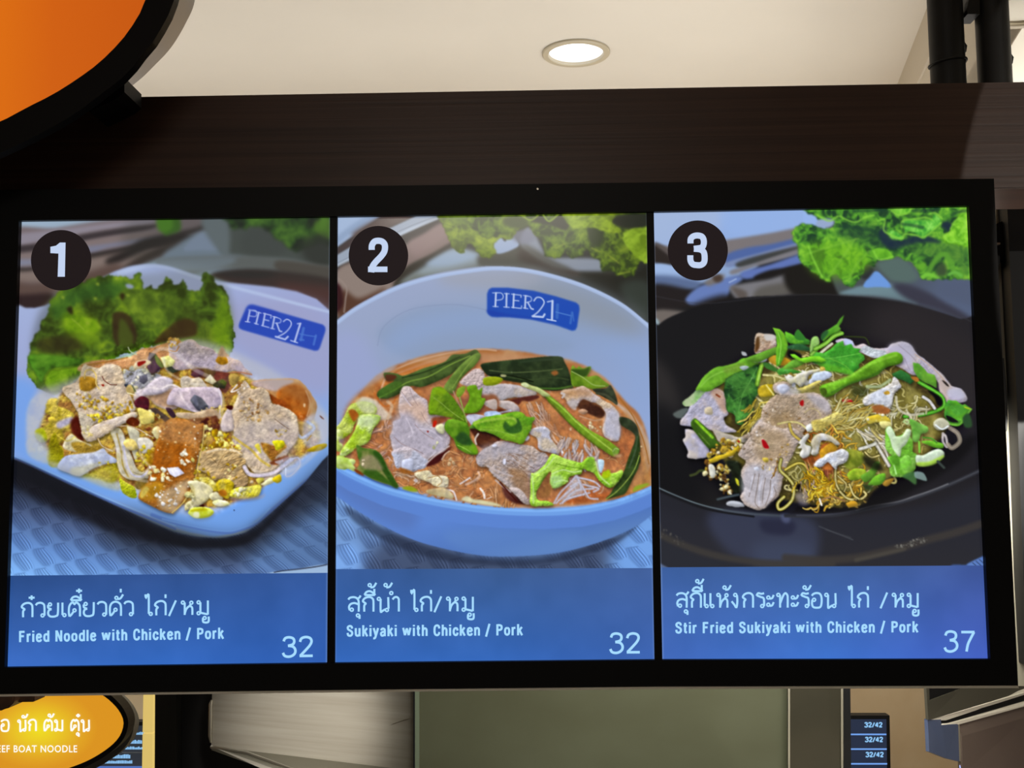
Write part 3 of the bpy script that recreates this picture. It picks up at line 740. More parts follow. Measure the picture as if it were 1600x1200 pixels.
    c.crumbs('990,980 1080,980 1080,1050 1000,1050', 12, (1, 2.6), ['a89050', '8a7440', 'c4b070'])
    Z(270, 650, 6.154)
    L('580,200 660,260 760,330 840,420 930,480', 4, 'bda85c', f=1.2, t=0, al=.85) if False else L('580,200 660,260 760,330 840,420 930,480', 4, 'bda85c', f=1.2, al=.85)
    B('850,250 960,280 1060,260 1090,300 1000,390 960,440 900,370 860,320', '8e6430', f=1, w=1.5, c2='a8843c', t=.5)
    B('960,240 1060,240 1070,290 1000,330 980,290', 'b8b42c', f=.6, w=1, b=.5); B('790,280 830,270 850,360 800,310', 'c8bc58', f=.6, b=.4)
    B('940,440 1090,380 1110,420 1040,460 960,470', '7a4a30', f=1, w=1); B('980,440 1060,420 1030,465', 'a39494', f=.8)
    # small grilled chunk
    B('190,410 250,345 330,330 420,310 560,310 640,330 670,380 620,400 690,410 700,480 720,600 700,680 580,680 450,610 400,620 340,560 250,520 200,470', 'b29c76', f=.6, w=1.2, ws=4, b=.5, br=3, sh=.5, c2='a38c66', t=.7, ts=4, ani=(-25, 2.5))
    L('330,350 450,320 580,330 660,370', 3, 'c8baa0', f=1.2, al=.8)
    for q in ('430,480 500,370 620,350', '470,540 540,440 660,400', '300,440 360,400 420,450', '540,560 620,480 690,440'):
        L(q, .8, '6c5434', f=.7, al=.8)
    c.crumbs('500,480 640,460 640,600 520,600', 18, (1, 3), ['bb9a2a', 'd6ca90', '9a7a24'])
    # brown slab with sesame
    Z(20, 650, 6.154)
    B('1440,130 1480,50 1560,20 1680,40 1750,80 1835,70 1830,150 1800,300 1770,440 1740,600 1690,750 1560,920 1520,935 1380,890 1220,800 1220,740 1290,640 1340,480 1370,330 1400,220', 'a0703c', f=.6, w=.8, b=.35, br=4, sh=.5, c2='8e5c26', t=.45, ts=4)
    c.tint('1430,50 1800,50 1780,250 1440,240', 'ab8058', f=4, al=.6); c.tint('1370,280 1700,300 1650,560 1330,600', '9a5818', f=5, al=.6)
    c.tint('1240,660 1450,640 1400,780 1240,800', 'a8862a', f=4, al=.7); c.tint('1430,740 1700,620 1580,900 1500,920 1400,860', 'b4a48a', f=3, al=.75)
    L('1840,90 1830,230 1790,430 1740,650 1640,830 1530,930', 1.8, 'c4ac6c', f=.8)
    c.crumbs('1450,60 1830,80 1720,600 1560,900 1260,780 1380,450', 120, (.7, 2), ['c8a878', 'd8c8a4', 'b48850', 'e0d8c8', '8a5828'], sh=.3)
    c.crumbs('1330,480 1530,500 1520,600 1340,620', 16, (1.5, 4.5), ['dcd4b4', 'cfc28c', 'e4e0d4'], sh=.4)
    c.crumbs('1380,730 1600,700 1580,860 1440,860', 20, (1.2, 3.5), ['d8d4d4', 'c8c2ba', 'e8e8ea'], sh=.35)
    c.crumbs('1580,330 1660,320 1700,460 1620,460', 12, (1.5, 4.5), ['dcd0b8', 'e4dcc8'], sh=.4)
    B('1480,500 1590,490 1650,550 1560,590 1510,560', 'd2cfdc', sharp=True, f=.5, sh=.4, so=(.5, 1.5))
    B('1220,760 1270,680 1310,700 1290,740 1240,790', 'bba858', f=1, w=1)
    # egg bits along the front
    Z(270, 650, 6.154)
    B('200,600 340,590 440,680 440,720 380,720 240,640', 'b8a838', f=.8, w=1.5, t=.5, sh=.3, c2='d4cc8c')
    B('140,640 200,620 300,640 380,700 370,760 320,820 220,880 120,910 130,840 200,790 190,720', 'cac5a4', f=.5, w=.6, b=.6, br=3, sh=.45, c2='c0ba90')
    B('160,650 210,690 200,780 140,780 120,800 130,740 180,720', 'aca270', f=1.2, al=.7)
    c.crumbs('130,740 200,740 200,880 130,890', 14, (2, 4), ['c8c496', 'b8b484', 'd8d4b4'])
    B('350,760 420,730 480,780 470,810 380,810', 'c4bf9c', f=.5, w=.8, b=.6, sh=.3)
    B('425,640 500,600 580,640 580,700 540,790 480,780 430,710', 'b3a024', f=.6, w=1, b=.5, sh=.4, c2='c4b450', t=.4)
    B('440,720 500,710 520,760 460,770', '9c6a24', f=1.2)
    B('560,720 620,690 720,680 760,670 840,660 850,700 820,770 740,790 620,795 550,770', 'b5ad20', f=.5, w=1, b=.6, sh=.4, c2='cfc95c', t=.5, ts=3)
    c.crumbs('590,700 760,680 700,760 590,760', 30, (1.5, 3.6), ['d4d09a', 'dedcb8', 'c4c060'], sh=.3, b=.8)
    B('800,610 850,585 880,610 850,640 830,660', 'c8bf60', f=.5, b=.6, sh=.3); B('850,650 950,590 970,640 880,665', 'c8c8a4', f=.6, w=1, b=.5)
    B('960,600 1030,560 1045,620 1010,645 970,630', 'ab9a14', f=.6, b=.6, c2='c0ae2c')
    B('385,820 440,805 520,820 540,850 470,870 400,855', 'c6cb88', f=.5, b=.5, w=.6, c2='d8d8c0', sh=.3)
    B('150,920 200,880 330,880 395,920 350,970 230,985 160,950', 'b5c03c', f=.5, b=.5, c2='ccd890', sh=.2)
    B('180,900 300,880 330,910 180,920', 'a8a018', f=1, al=.8); B('200,930 250,925 250,975 200,965', 'd4d8b4', f=1)
    c.crumbs('160,400 330,520 400,620 180,600', 14, (2, 4), ['b8a038', '9c8428', 'cdbf74'])
    c.crumbs('430,220 520,220 640,290 640,320 430,300', 22, (2, 4.5), ['c4ac30', 'b09440', 'dcd07c', '8c6428'])
    # clear noodle loop bottom right
    L('690,490 740,560 860,570 980,540 1060,480 1140,420', 7, 'bcb3bc', f=.8, hl='ccc6d2', edge='a39a90', sh=.3)
    c.tint('1040,420 1180,380 1240,430 1200,540 1100,600 1040,540', 'a9b0c8', f=2, al=.6)
    L('1080,450 1200,400 1220,480 1140,570 1090,580', 2, 'b4bad0', f=1, al=.8); L('1085,500 1085,570', 1.6, 'c2cde6', f=.8)
    B('1290,330 1380,280 1470,265 1480,295 1420,330 1340,345', 'a39028', f=.6, b=.4)
    c.tint('560,780 860,760 860,690 880,720 860,790 620,820', 'a89a9c', f=1.5, al=.5)
    B('585,900 595,900 595,912 585,912', '2c3450', f=.4, al=.8)
    Z(0, 0, 1)
    c.tint('80,620 160,560 260,530 340,545 400,590 470,640 490,690 440,740 350,795 290,795 200,765 90,710', 'd8b078', f=8, al=.07)
    c.tint('60,600 50,520 90,450 200,430 340,430 366,520 330,555 200,550 100,612', '34300c', f=6, al=.22)
    c.tint('230,330 530,330 530,440 400,430 300,420 200,400', '30332f', f=10, al=.3)
    c.mottle('90,610 160,560 260,530 340,545 400,590 470,640 500,690 440,740 350,795 290,795 200,770 90,715 60,690', .13, 4.2, f=6)
    c.mottle('90,610 160,560 260,530 340,545 400,590 470,640 500,690 440,740 350,795 290,795 200,770 90,715 60,690', .15, 11, f=6, warm=.25)
    # translucent jelly noodle sheets catching the light
    for q, w_, al in (('232,560 250,545 275,552 300,575 330,590', 6, .55), ('180,700 195,720 205,745 230,752', 5, .5), ('215,690 222,715 240,735', 3.5, .55), ('300,600 330,604 348,622 346,650', 5, .5), ('120,712 160,705 205,700', 5, .4), ('395,735 430,742 470,728 500,700', 6, .4), ('255,560 262,580 280,592', 4, .5)):
        L(q, w_, 'c8c0bc', f=1.6, hl='dcd6d4', al=al*.6)
    c.soften('20,335 520,335 520,440 20,560', 1.0)
    c.punch('70,640 110,600 160,560 260,530 340,540 400,590 470,630 500,690 440,745 350,800 290,800 200,772 90,715', 1.4, sat=1.1)
    return c
def picture_p2():
    c = Canvas(518, 325, 1032, 905, '2c2f2a'); Z = c.Z; G = c.grad; B = c.blob; L = c.line
    Z(515, 330, 5.714)
    G(None, (0, 0, 1600, 300, [(0, '3b3f38'), (1, '2a2c28')]))
    B('-60,-60 560,-60 460,45 60,330 0,350', 'a3b7d6', f=1.2); B('60,230 300,60 460,40 200,200 60,300', '8fa3c2', f=3)
    B('0,380 60,330 460,40 560,30 800,30 540,150 200,320 60,400', '4a4040', f=2, sharp=True)
    B('200,200 460,60 760,40 560,130 300,220', '5e504c', f=4)
    B('60,395 200,310 540,150 790,35 1010,30 640,215 200,440 60,500', '98a3b4', f=1, sharp=True)
    B('60,480 200,405 700,160 1000,40 1010,60 640,220 200,450 60,505', 'b4c0d0', f=1, sharp=True)
    L('60,470 640,170 960,45', 1, '6e7684', f=1, al=.7)
    B('60,505 640,222 1010,65 1020,140 700,290 300,480 60,560', '2c2625', f=2)
    B('60,540 400,400 700,290 1000,110 1080,120 1090,290 900,400 700,500 560,680 130,930 60,900', '7c6a66', f=3)
    B('700,280 850,200 1000,110 1060,200 900,330 760,400', '85706e', f=4)
    B('620,560 720,480 900,390 1090,280 1110,330 900,440 800,520 640,640 560,690', '2f2a22', f=3)
    B('60,550 250,470 500,620 560,690 300,820 130,930 80,880', '8b7c74', f=4)
    B('120,700 260,780 500,680 400,780 140,940 60,900', '55392c', f=4)
    L('80,600 150,680 140,800 130,900', 3, '94847c', f=2, al=.7)
    B('0,600 70,640 110,700 120,830 70,900 0,900', '35171a', f=2.5)
    B('640,640 800,520 1100,330 1200,330 1400,380 1600,360 1600,500 1100,560 800,620', '8b98a0', f=4)
    B('860,480 1050,360 1180,360 1320,400 1100,480', '94a6bc', f=4)
    B('600,680 760,560 900,560 1600,420 1600,520 900,600', '6a6f68', f=5)
    B('1380,420 1600,360 1700,470 1400,490', '5f6255', f=4)
    Z(760, 330, 5.714)
    B('-50,380 250,330 400,330 620,470 900,540 1100,545 1100,600 600,560 200,500 -50,500', '4a4a42', f=4)
    B('320,320 400,370 600,470 850,540 800,590 600,540 300,440', '3a322c', f=5)
    B('350,150 420,180 520,370 560,410 1040,430 1040,540 850,540 700,500 560,450 400,360 300,290', '848c9a', f=3)
    B('300,280 420,330 640,460 760,520 600,500 420,400', '555550', f=4)
    B('60,300 120,230 170,270 200,195 290,290 240,340 100,380', '98a8c4', f=1.2)
    B('200,200 400,160 430,260 300,290', '76798a', f=3, al=.8)
    B('820,560 1050,545 1300,580 1440,500 1440,1000 1200,780 1000,660', '24241f', f=4); B('1200,650 1450,640 1450,1000 1280,850', '343a34', f=6)
    Z(515, 330, 5.714)
    c.leafy('980,-30 1640,-30 1640,220 1560,260 1520,240 1470,290 1480,380 1420,420 1330,400 1290,320 1240,300 1190,370 1090,320 1040,220 1010,120', '4a5a1c', '6f8420', '97a82c', w=3.5, ws=7, sc=9, f=1.2, k=1.0, ed=.2)
    c.tint('1060,30 1600,20 1600,180 1400,180 1250,120 1100,100', '536b2c', f=6, al=.7)
    Z(760, 330, 5.714)
    c.leafy('-50,-40 1520,-60 1520,400 1440,470 1380,440 1300,580 1180,570 1100,540 1030,540 1020,430 920,400 890,340 860,390 740,410 710,330 680,400 540,400 500,280 420,200 370,130 200,200 -50,220', '31401c', '566e20', '7c9228', w=4, ws=7, sc=7, f=1.1, k=1.2, ed=.2)
    B('400,90 480,30 560,100 640,30 760,20 740,130 700,170 560,120', '2a3020', f=1.5); B('1100,90 1200,30 1440,20 1440,130 1260,160', '23281f', f=2)
    B('900,130 980,100 1050,170 1020,300 930,280', '2d3a20', f=1.8); B('160,60 280,40 380,100 300,160 160,120', '3f4c26', f=3)
    c.leafy('700,-40 1180,-40 1120,90 1200,160 1200,200 1060,180 940,140 760,150', '5c7018', '86a024', 'a4b838', w=3, sc=6, f=1.2, k=.6, ed=0)
    c.leafy('1220,190 1440,140 1520,140 1520,470 1440,470 1380,440 1260,330', '5f7a18', '84a428', 'a6c43c', w=4, sc=7, f=1.2, k=.6, ed=0)
    L('290,20 390,80 460,40', 2.4, '82982c', f=1.6); L('500,20 560,90 650,20', 2.4, '86a030', f=1.6)
    for q in ('620,330 700,290', '940,330 1010,360', '1100,400 1180,460', '1180,560 1280,540'): L(q, 3, '8a9a30', f=2, al=.6)
    c.soften('-40,20 1440,0 1440,560 1100,600 900,500 -20,420', .8)
    # bowl
    Z(515, 330, 5.714)
    Z(0, 0, 1)
    rim = '500,520 524,502 560,476 620,446 680,428 740,418 776,416 820,419 870,430 920,447 970,472 1006,500 1040,530 1060,620 1052,680 1020,760 960,782 900,792 850,796 800,796 740,790 670,776 600,752 540,728 515,715 490,640'
    body = '490,700 515,720 600,756 700,785 800,800 900,797 980,775 1040,748 1040,760 1016,806 960,838 880,862 800,869 740,866 660,848 600,822 540,785 500,750'
    mat2 = '500,720 1040,720 1040,910 500,910'
    G(mat2, (520, 740, 640, 900, [(0, '7fa8dc'), (.4, '6c90c4'), (.8, '4e6690'), (1, '46597c')]))
    c.tint('620,830 740,868 860,870 960,840 960,910 600,910', '3d4a66', f=12, al=.85)
    c.tint('960,850 1040,770 1040,910 960,900', '6f9ee0', f=14, al=.9); c.tint('515,860 560,850 560,900 515,900', '78a6e6', f=10, al=.8)
    c.mat(mat2, (544.5, 866), (36, 12), (3.5, 38), (.42, .62), None, '3b4c72', hw=12, hh=16.5, amt=.75)
    c.tint('540,790 600,826 660,852 740,870 860,868 960,840 1000,815 960,850 860,880 740,882 640,862 560,820', '20283c', f=3, al=.6)
    B(body, '5479c2', f=.8)
    G(body, (780, 790, 800, 872, [(0, '5b84d2'), (.35, '557cc6'), (.7, '5076bc'), (1, '5a80be')]), f=.6)
    c.tint('515,735 640,775 640,830 540,780', '5470b0', f=10, al=.6); c.tint('700,830 900,830 860,868 740,866', '6088c8', f=8, al=.5)
    B(rim, '8f9fc4', f=.7)
    G(rim, (560, 440, 780, 800, [(0, '9aa6c8'), (.3, '94a2c0'), (.55, '8b9ec2'), (1, '90a6d4')]), f=.8)
    c.tint('840,430 960,470 1010,520 900,520 800,470', '8a929e', f=16, al=.8); c.tint('700,425 840,425 820,450 700,445', '9a9fae', f=10, al=.8)
    c.tint('515,540 560,520 600,600 540,680', '9aa4d4', f=14, al=.6)
    c.tint('590,520 650,482 720,476 800,492 900,540 780,560 640,560', '8699b8', f=6, al=.6)
    c.tint('600,560 700,520 820,520 960,560 1010,650 1015,560 960,520 820,480 640,500', '8ba4d2', f=14, al=.5)
    L('590,540 600,510 640,484 700,476 740,480 780,490', 1.2, '7f8cae', f=1.4, al=.6)
    for off, col, wd, al in ((5, 'a8bce2', 5, .9), (3, 'b2c6ea', 2, .8)):
        L('500,%d 524,%d 560,%d 620,%d 680,%d 740,%d 776,%d 820,%d 870,%d 920,%d 970,%d 1006,%d 1040,%d' % tuple(v+off for v in (519, 502, 476, 446, 428, 418, 415, 418, 429, 446, 471, 499, 530)), wd, col, f=2, al=al)
    # front rim
    R = [(490, 702), (515, 722), (545, 741), (600, 765), (660, 781), (720, 792), (780, 799), (850, 801), (910, 797), (960, 787), (1000, 773), (1040, 755)]
    L(R, 12, '6e9fe6', f=1.5); L([(x, y-3) for x, y in R], 4, '7fb2f4', f=1.5); L([(x, y+6) for x, y in R], 2, '5c85d4', f=1.5)
    # label
    Z(760, 330, 5.714)
    B('20,700 45,684 200,684 420,710 620,760 800,815 828,840 832,880 810,1030 795,1062 765,1068 600,1010 400,965 200,945 50,940 18,920 5,880 5,740', '1c4ab0', f=1, sharp=True)
    B('10,880 200,920 400,950 620,1010 600,1008 400,963 200,943 50,940', '1a40a8', f=1.5)
    def T(p, w=1.2, col='c0cff0', al=1): L(p, w*1.3+.2, col, f=1, al=al, smooth=False)
    T('85,730 80,850', 1.8); T('55,730 100,728', .8); T('58,850 105,852', .8); L('85,730 130,730 150,755 140,785 90,795', 1.3, 'c0cff0', f=1)
    T('180,735 178,855', 1.8); T('160,735 205,737', .8); T('155,855 205,858', .8)
    T('245,740 240,860', 1.8); T('225,740 310,750 308,770', .9); T('240,795 290,800', .9); T('225,858 310,868 315,845', .9)
    T('350,755 345,865', 1.8); T('330,752 370,756', .8); T('330,864 370,870', .8); L('350,757 395,765 400,800 355,815', 1.2, 'c0cff0', f=1); T('370,815 400,870 418,875', 1.5)
    L('425,800 450,770 490,775 515,810 500,850 460,900 415,935', 1.9, 'c0cff0', f=1); T('412,938 505,945 520,920', 2.1)
    T('545,810 590,800', 1.2); T('590,800 585,970', 2.3); T('540,965 620,980', 1.2)
    T('635,835 630,950', 3.4, '3c6cc0', .8); T('620,900 680,915 765,935', 1.1, '4c7ccc'); T('765,905 750,1000', 2.6, '3c6cc0', .8); T('770,905 780,980', 1.4, '3c6cc0', .8)
    # soup
    Z(0, 0, 1)
    soup = '518,735 522,690 540,650 560,620 585,590 620,570 680,552 740,546 800,547 850,556 900,566 945,590 975,625 1000,650 1015,700 1018,768 960,782 900,790 850,793 800,793 740,787 670,773 600,750 545,730'
    B(soup, 'b98a60', f=1.8, w=1, c2='a8683a', cs=25)
    c.tint('560,620 585,590 620,570 600,600 560,650 530,700 525,680', 'a8a2a8', f=3, al=.7)
    B('540,640 620,580 740,556 860,562 940,600 990,650 1005,700 1010,765 950,776 850,786 740,778 650,762 560,725', 'a5602c', f=4, c2='b8783c', cs=18, al=.9)
    c.tint('950,620 980,650 1000,690 1010,740 1016,700 990,650', 'c3c0c4', f=1.5, al=.7); c.tint('975,640 1010,690 1014,760 985,760 990,700', 'b07c44', f=3, al=.7)
    L('968,622 990,652 1006,690 1014,725', 1.6, '9c6428', f=.8)
    Z(515, 530, 6.154)
    L('480,590 560,350 900,190 1400,100 1600,110', 3, 'c8a284', f=2, al=.8); L('520,340 900,215 1300,120 1600,130', 3, 'a86c34', f=2, al=.6)
    L('650,330 900,240 1100,170', 3, 'b8825a', f=2, al=.8)
    # noodles in broth
    Z(515, 640, 6.154)
    c.strands('620,600 900,560 1150,380 1420,420 1600,600 1600,850 1200,870 700,740', 70, (14, 34), (2.1, 4.1), ['b4713a', 'a05e2a', 'c08450', '8e4c20', 'c49466'], curl=.55, al=.75)
    c.strands('1000,420 1200,380 1400,450 1500,620 1300,700 1100,620', 40, (16, 36), (2.1, 3.5), ['b06c30', 'c48a50', '94501e', 'a86430'], curl=.8, al=.75)
    c.strands('400,150 600,120 620,500 660,680 560,500 440,350', 34, (14, 30), (2.1, 4.1), ['b8825c', 'a8744c', 'c4987a', '9c5c34', 'b49080'], curl=.5, al=.75)
    c.strands('640,600 900,560 1000,700 800,740', 14, (10, 24), (2.0, 3.2), ['b89068', 'c4a480'], curl=.6)
    Z(765, 530, 6.154)
    c.strands('300,600 480,600 620,780 620,900 480,860 380,760', 34, (18, 34), (2.2, 4.1), ['b8967e', 'c4a892', 'a88468', 'ccb6a4'], ang=(40, 90), curl=.25, al=.8)
    c.strands('660,960 860,900 1020,1000 1060,1120 800,1160 660,1060', 40, (14, 30), (2.8, 4.9), ['b8a89c', 'c4b8b0', 'b09c8c', 'a8aab4'], ang=(60, 130), curl=.4, al=.8)
    c.strands('1080,1000 1300,900 1380,1150 1200,1200', 20, (6, 16), (1.4, 2.7), ['b8743a', 'c08a50', '8c4c20'], curl=.7, al=.6)
    c.tint('1250,850 1420,950 1360,1180 1230,1050', '9c4e1e', f=4, al=.55)
    c.tint('540,720 800,900 640,920 520,860', 'a4602c', f=4, al=.5)
    c.crumbs('700,700 1080,900 900,900 700,820', 12, (1, 3.5), ['c8a070', 'b89060', 'd8b890'])
    Z(765, 640, 6.154)
    c.tint('740,760 1120,780 1120,860 740,900', '9c4818', f=3, al=.8)
    c.strands('620,640 1060,680 1100,780 740,880', 20, (14, 30), (2.0, 3.5), ['c4a484', 'b08a6c'], curl=.5, al=.7)
    c.strands('0,700 200,700 300,860 20,860', 16, (14, 30), (2.8, 4.7), ['b07c4c', '9c6434', 'c09468'], ang=(60, 110), curl=.4, al=.8)
    B('120,740 200,780 340,900 240,900 150,840', '3c1410', f=1.5)
    Z(0, 0, 1); B([(x, y+1) for x, y in R]+[(x, y+26) for x, y in R[::-1]], '5b84d2', f=.8, sharp=True, al=.9)
    L(R, 12, '6e9fe6', f=1.5); L([(x, y-3) for x, y in R], 4, '7fb2f4', f=1.5); L([(x, y+6) for x, y in R], 2, '5c85d4', f=1.5)
    # pale egg foot
    Z(515, 640, 6.154)
    B('1270,870 1320,830 1380,860 1460,870 1600,900 1640,930 1400,900', 'd0cca4', f=1)
    L('1130,770 1190,790 1220,870', 3.2, 'cfc4c0', f=.7, hl='e0dadc', edge='b8a09c'); L('1430,600 1440,640 1380,690 1310,720', 3.4, 'c4a084', f=1)
    L('1450,760 1480,800 1490,850', 3.4, 'd0c6c0', f=.8, hl='e0dcd8'); L('1255,715 1350,655', 2.2, 'd8d4d4', f=.6); L('1510,860 1560,840', 1, 'd8d0c8')
    B('820,610 950,585 1000,630 1120,640 1150,700 1120,750 1020,740 960,700 850,660', 'cdcaa0', f=.6, w=1, b=.6, sh=.45, c2='d6d6b8', t=.5)
    L('950,660 1040,640 1080,690 1040,730', 1.2, 'a8884c', f=.7)
    B('930,780 1050,750 1140,770 1190,850 1080,840 960,810', 'c4bc94', f=.8, w=1, b=.4, c2='b8a878')
    B('700,750 780,735 850,780 800,790 720,770', '8c9c1c', f=1); B('805,680 830,665 850,690 830,700', 'd0ccc8', f=.6)
    Z(0, 0, 1); c.mottle('540,640 620,590 740,565 860,570 950,620 1000,690 1010,765 900,788 740,780 620,755 535,720', .26, 7, f=6, warm=.2)
    c.tint('660,560 740,552 860,558 890,566 760,566 680,568', 'c09a78', f=3, al=.5)
    c.tint('545,690 620,600 740,560 860,565 950,620 1000,690 1000,755 900,785 740,778 620,752', 'b89484', f=6, al=.27)
    # savoy left
    Z(515, 530, 6.154)
    B('300,560 430,580 480,620 560,700 600,760 480,780 400,720 300,700', 'c2b09c', f=1.5, w=1, b=.3); L('430,520 520,640 600,620 640,560', 3, 'b86c34', f=1.5, al=.8)
    L('560,600 600,650 560,760', 5, 'c8a888', f=2, al=.8)
    B('120,780 180,650 240,610 320,600 440,630 440,720 300,740 240,820 210,900 120,960 70,940 60,860', '92a42c', f=.8, w=1.5, b=.4, c2='b4c060', t=.4, sh=.3)
    c.tint('250,580 420,590 440,700 320,700', 'c4c8a8', f=2, al=.7); B('180,690 240,680 280,740 230,790', '9c5c20', f=1.2)
    B('260,820 290,740 400,720 490,740 470,800 420,860 390,960 340,1010 260,1040 180,1110 110,1130 100,1090 160,1000 220,920', '9cb83c', f=.6, w=1, b=.6, br=4, c2='c8d894', t=.5, sh=.4, ts=7)
    c.tint('290,740 480,740 420,830 280,830', 'bccc9c', f=3, al=.65); c.tint('220,900 380,900 340,1000 200,1060', '94b418', f=3, al=.5)
    B('70,1120 160,1140 240,1160 230,1210 180,1250 70,1240', 'a0b850', f=.7, w=1, b=.5, c2='c4d48c')
    B('70,880 120,880 130,930 90,980 130,1020 100,1080 60,1050', 'a8b858', f=.8, w=1, b=.5, c2='c4cc98')
    Z(515, 640, 6.154)
    B('80,450 160,480 240,550 235,595 160,560 70,520', '9cb44c', f=.7, w=1, b=.5, c2='b8cc78')
    B('260,340 330,370 440,390 500,450 560,560 620,660 660,745 560,720 440,680 340,630 250,600 290,520 270,440', '7c8048', f=.8, w=.8, b=.3, c2='4a6a24', cs=16, sh=.3)
    B('420,400 470,410 520,480 570,590 660,745 600,735 530,620 440,480', '34541c', f=1, b=.3); B('340,580 440,580 600,720 480,690 360,640', '3c5e20', f=1.2)
    B('330,450 420,440 500,540 500,580 340,570 290,500', '97886c', f=2, al=.75); c.crumbs('290,460 330,460 330,540 290,530', 4, (1, 2.5), ['d8c8a8'])
    B('240,570 300,600 330,640 250,600', '7c3c18', f=1)
    # dark leaf upper left
    Z(515, 530, 6.154)
    B('530,320 640,330 700,350 780,330 900,280 1100,220 1180,150 1300,140 1400,100 1440,140 1420,180 1340,210 1280,260 1220,300 1150,350 1000,420 880,460 780,450 700,510 560,570 470,560 460,510 540,450 620,400 560,400 525,360', '3c4c26', f=.8, b=.35, br=3, c2='4e6230', cs=18, sh=.35)
    L('480,560 620,490 760,410 950,360 1150,250 1350,160', 2.2, '6a8438', f=1, hl='7c9648'); B('470,500 620,410 700,430 620,510 500,560', '4a6a28', f=1.2, al=.8)
    B('540,340 640,350 620,390 550,400', '5a3420', f=1.2); L('700,370 900,320 1100,240 1250,170', 2, '2c3a1e', f=1.2, al=.8)
    B('1350,170 1430,130 1450,170 1400,250 1300,340 1240,420 1190,520 1120,500 1100,460 1150,380 1240,270', '5c7434', f=.8, b=.4, c2='6c843c', sh=.3)
    L('1400,170 1300,290 1180,470', 1.5, '7c9444', f=1.2)
    # pork, centre-left
    B('690,480 760,450 820,500 860,540 930,580 950,640 960,720 1100,740 1110,860 1140,900 1160,980 1100,1080 960,1140 920,1200 640,1200 610,1080 590,980 580,930 610,860 610,790 680,760 660,660', 'b4a6a8', f=.6, w=1, b=.35, br=4, sh=.45, c2='c0b0ac', t=.35, ts=6)
    c.tint('660,640 860,600 950,700 900,800 680,720', 'c8a894', f=4, al=.7); c.tint('600,780 760,700 860,800 1100,900 1100,1060 900,1140 640,1100', 'a9a4b4', f=5, al=.75)
    for q in ('690,500 760,600 800,640', '770,470 800,560 850,640', '620,940 700,1010 820,1060 900,1100', '640,1080 700,1120 780,1200', '820,820 900,900 1000,960', '1080,1080 960,1150 930,1190', '880,700 920,780 960,820'):
        L(q, .9, '8c7472', f=.8, al=.7); 
    for q in ('700,530 780,640', '740,760 800,900 760,940', '860,860 980,880 1080,960', '1020,1080 940,1160', '640,1100 720,1180'):
        L(q, 2, 'ccc4d0', f=1.4, al=.6)
    c.crumbs('960,980 1050,980 1040,1050 970,1050', 8, (1, 2.6), ['c8c8a0', 'a8a878'])
    B('980,760 1100,740 1120,790 1010,830', '8c5034', f=1.5, w=1); B('1000,790 1030,785 1020,840 990,840', 'b02a14', f=.7)
    B('1020,840 1080,810 1110,860 1090,910 1040,890', 'c8c8a0', f=.6, w=.8, b=.5, sh=.4); B('935,880 955,882 945,900', '8c2820', f=.4)
    Z(515, 640, 6.154)
    B('600,400 760,360 900,460 950,500 920,560 850,580 800,600 700,600 690,560 640,560 620,480', 'aeb0c0', f=.7, w=1, b=.4, c2='b8aeb4', t=.35)
    B('700,490 800,480 790,590 730,600 700,570', 'b8bcd0', f=.8, b=.5, sh=.3); B('690,560 800,600 740,620 680,600', '94602e', f=1)
    B('930,540 1000,460 1110,400 1180,350 1120,430 1060,500 980,540', '4a1c1c', f=1.2); L('920,530 1020,440 1150,350', 1.6, 'c0b0b0', f=1)
    L('1080,480 1110,430 1150,400', 2, 'c4a890', f=1); c.crumbs('1140,420 1200,500 1180,560 1150,540', 4, (2, 4), ['c8a880'])
    # upper middle pork and mushrooms
    Z(765, 530, 6.154)
    B('-80,420 0,440 120,430 260,440 380,480 450,510 430,545 320,560 220,560 120,590 -60,640 -160,600', 'ada6aa', f=.6, w=1, b=.45, br=3, sh=.45, c2='b5a89e', t=.25, ts=5)
    L('-60,450 120,440 260,450 400,500', 2.4, 'c0b8ba', f=1.4, al=.8); B('190,590 300,560 440,540 480,560 380,600 320,590 280,630 240,610', '5c3028', f=1.2)
    B('-60,630 0,600 120,590 220,600 280,650 280,700 180,690 60,640 -40,650', 'b2a6a2', f=.6, w=1, b=.5, c2='a89a98', sh=.3); B('40,650 180,700 120,720 20,690', '5a301c', f=1)
    B('-90,330 -20,260 80,300 60,380 0,440 -90,440 -240,420 -180,360', 'b6a49c', f=.8, w=2, b=.4, t=.5, sh=.2)
    Z(515, 530, 6.154)
    B('1440,280 1500,240 1550,290 1530,350 1470,360', 'b08058', f=.8, b=.4); B('1370,300 1450,290 1490,340 1480,460 1300,450 1260,400', 'b8a8a4', f=.8, w=2, b=.4, t=.6, ts=5)
    B('1240,600 1320,560 1600,540 1600,700 1400,720 1300,730 1200,660', '8c5c40', f=2, w=2); B('1490,600 1600,580 1600,680 1500,640', 'b0a098', f=.8, b=.3)
    L('1190,500 1230,600 1290,700', 2.2, 'a88a70', f=1.2, al=.8)
    B('1310,740 1400,720 1500,740 1460,760 1380,830 1340,800', 'b8bac8', f=.8, w=1, b=.3); B('1500,700 1600,690 1660,740 1560,760 1490,740', 'a8bcd8', f=.8)
    B('1350,860 1450,870 1600,900 1640,980 1560,1020 1500,1060 1420,1020 1400,960', '4c2a1c', f=1.2, c2='6a4028', w=1)
    L('1430,910 1400,960 1410,1010', 2.6, 'c0b4a8', f=.8)
    # dark green leaves top right
    Z(765, 530, 6.154)
    B('-80,240 60,215 300,190 560,165 690,170 720,220 760,300 800,440 790,480 620,495 500,480 350,430 120,390 -10,350 -60,300', '27331f', f=.7, b=.3, br=3, c2='38462a', cs=16, sh=.35)
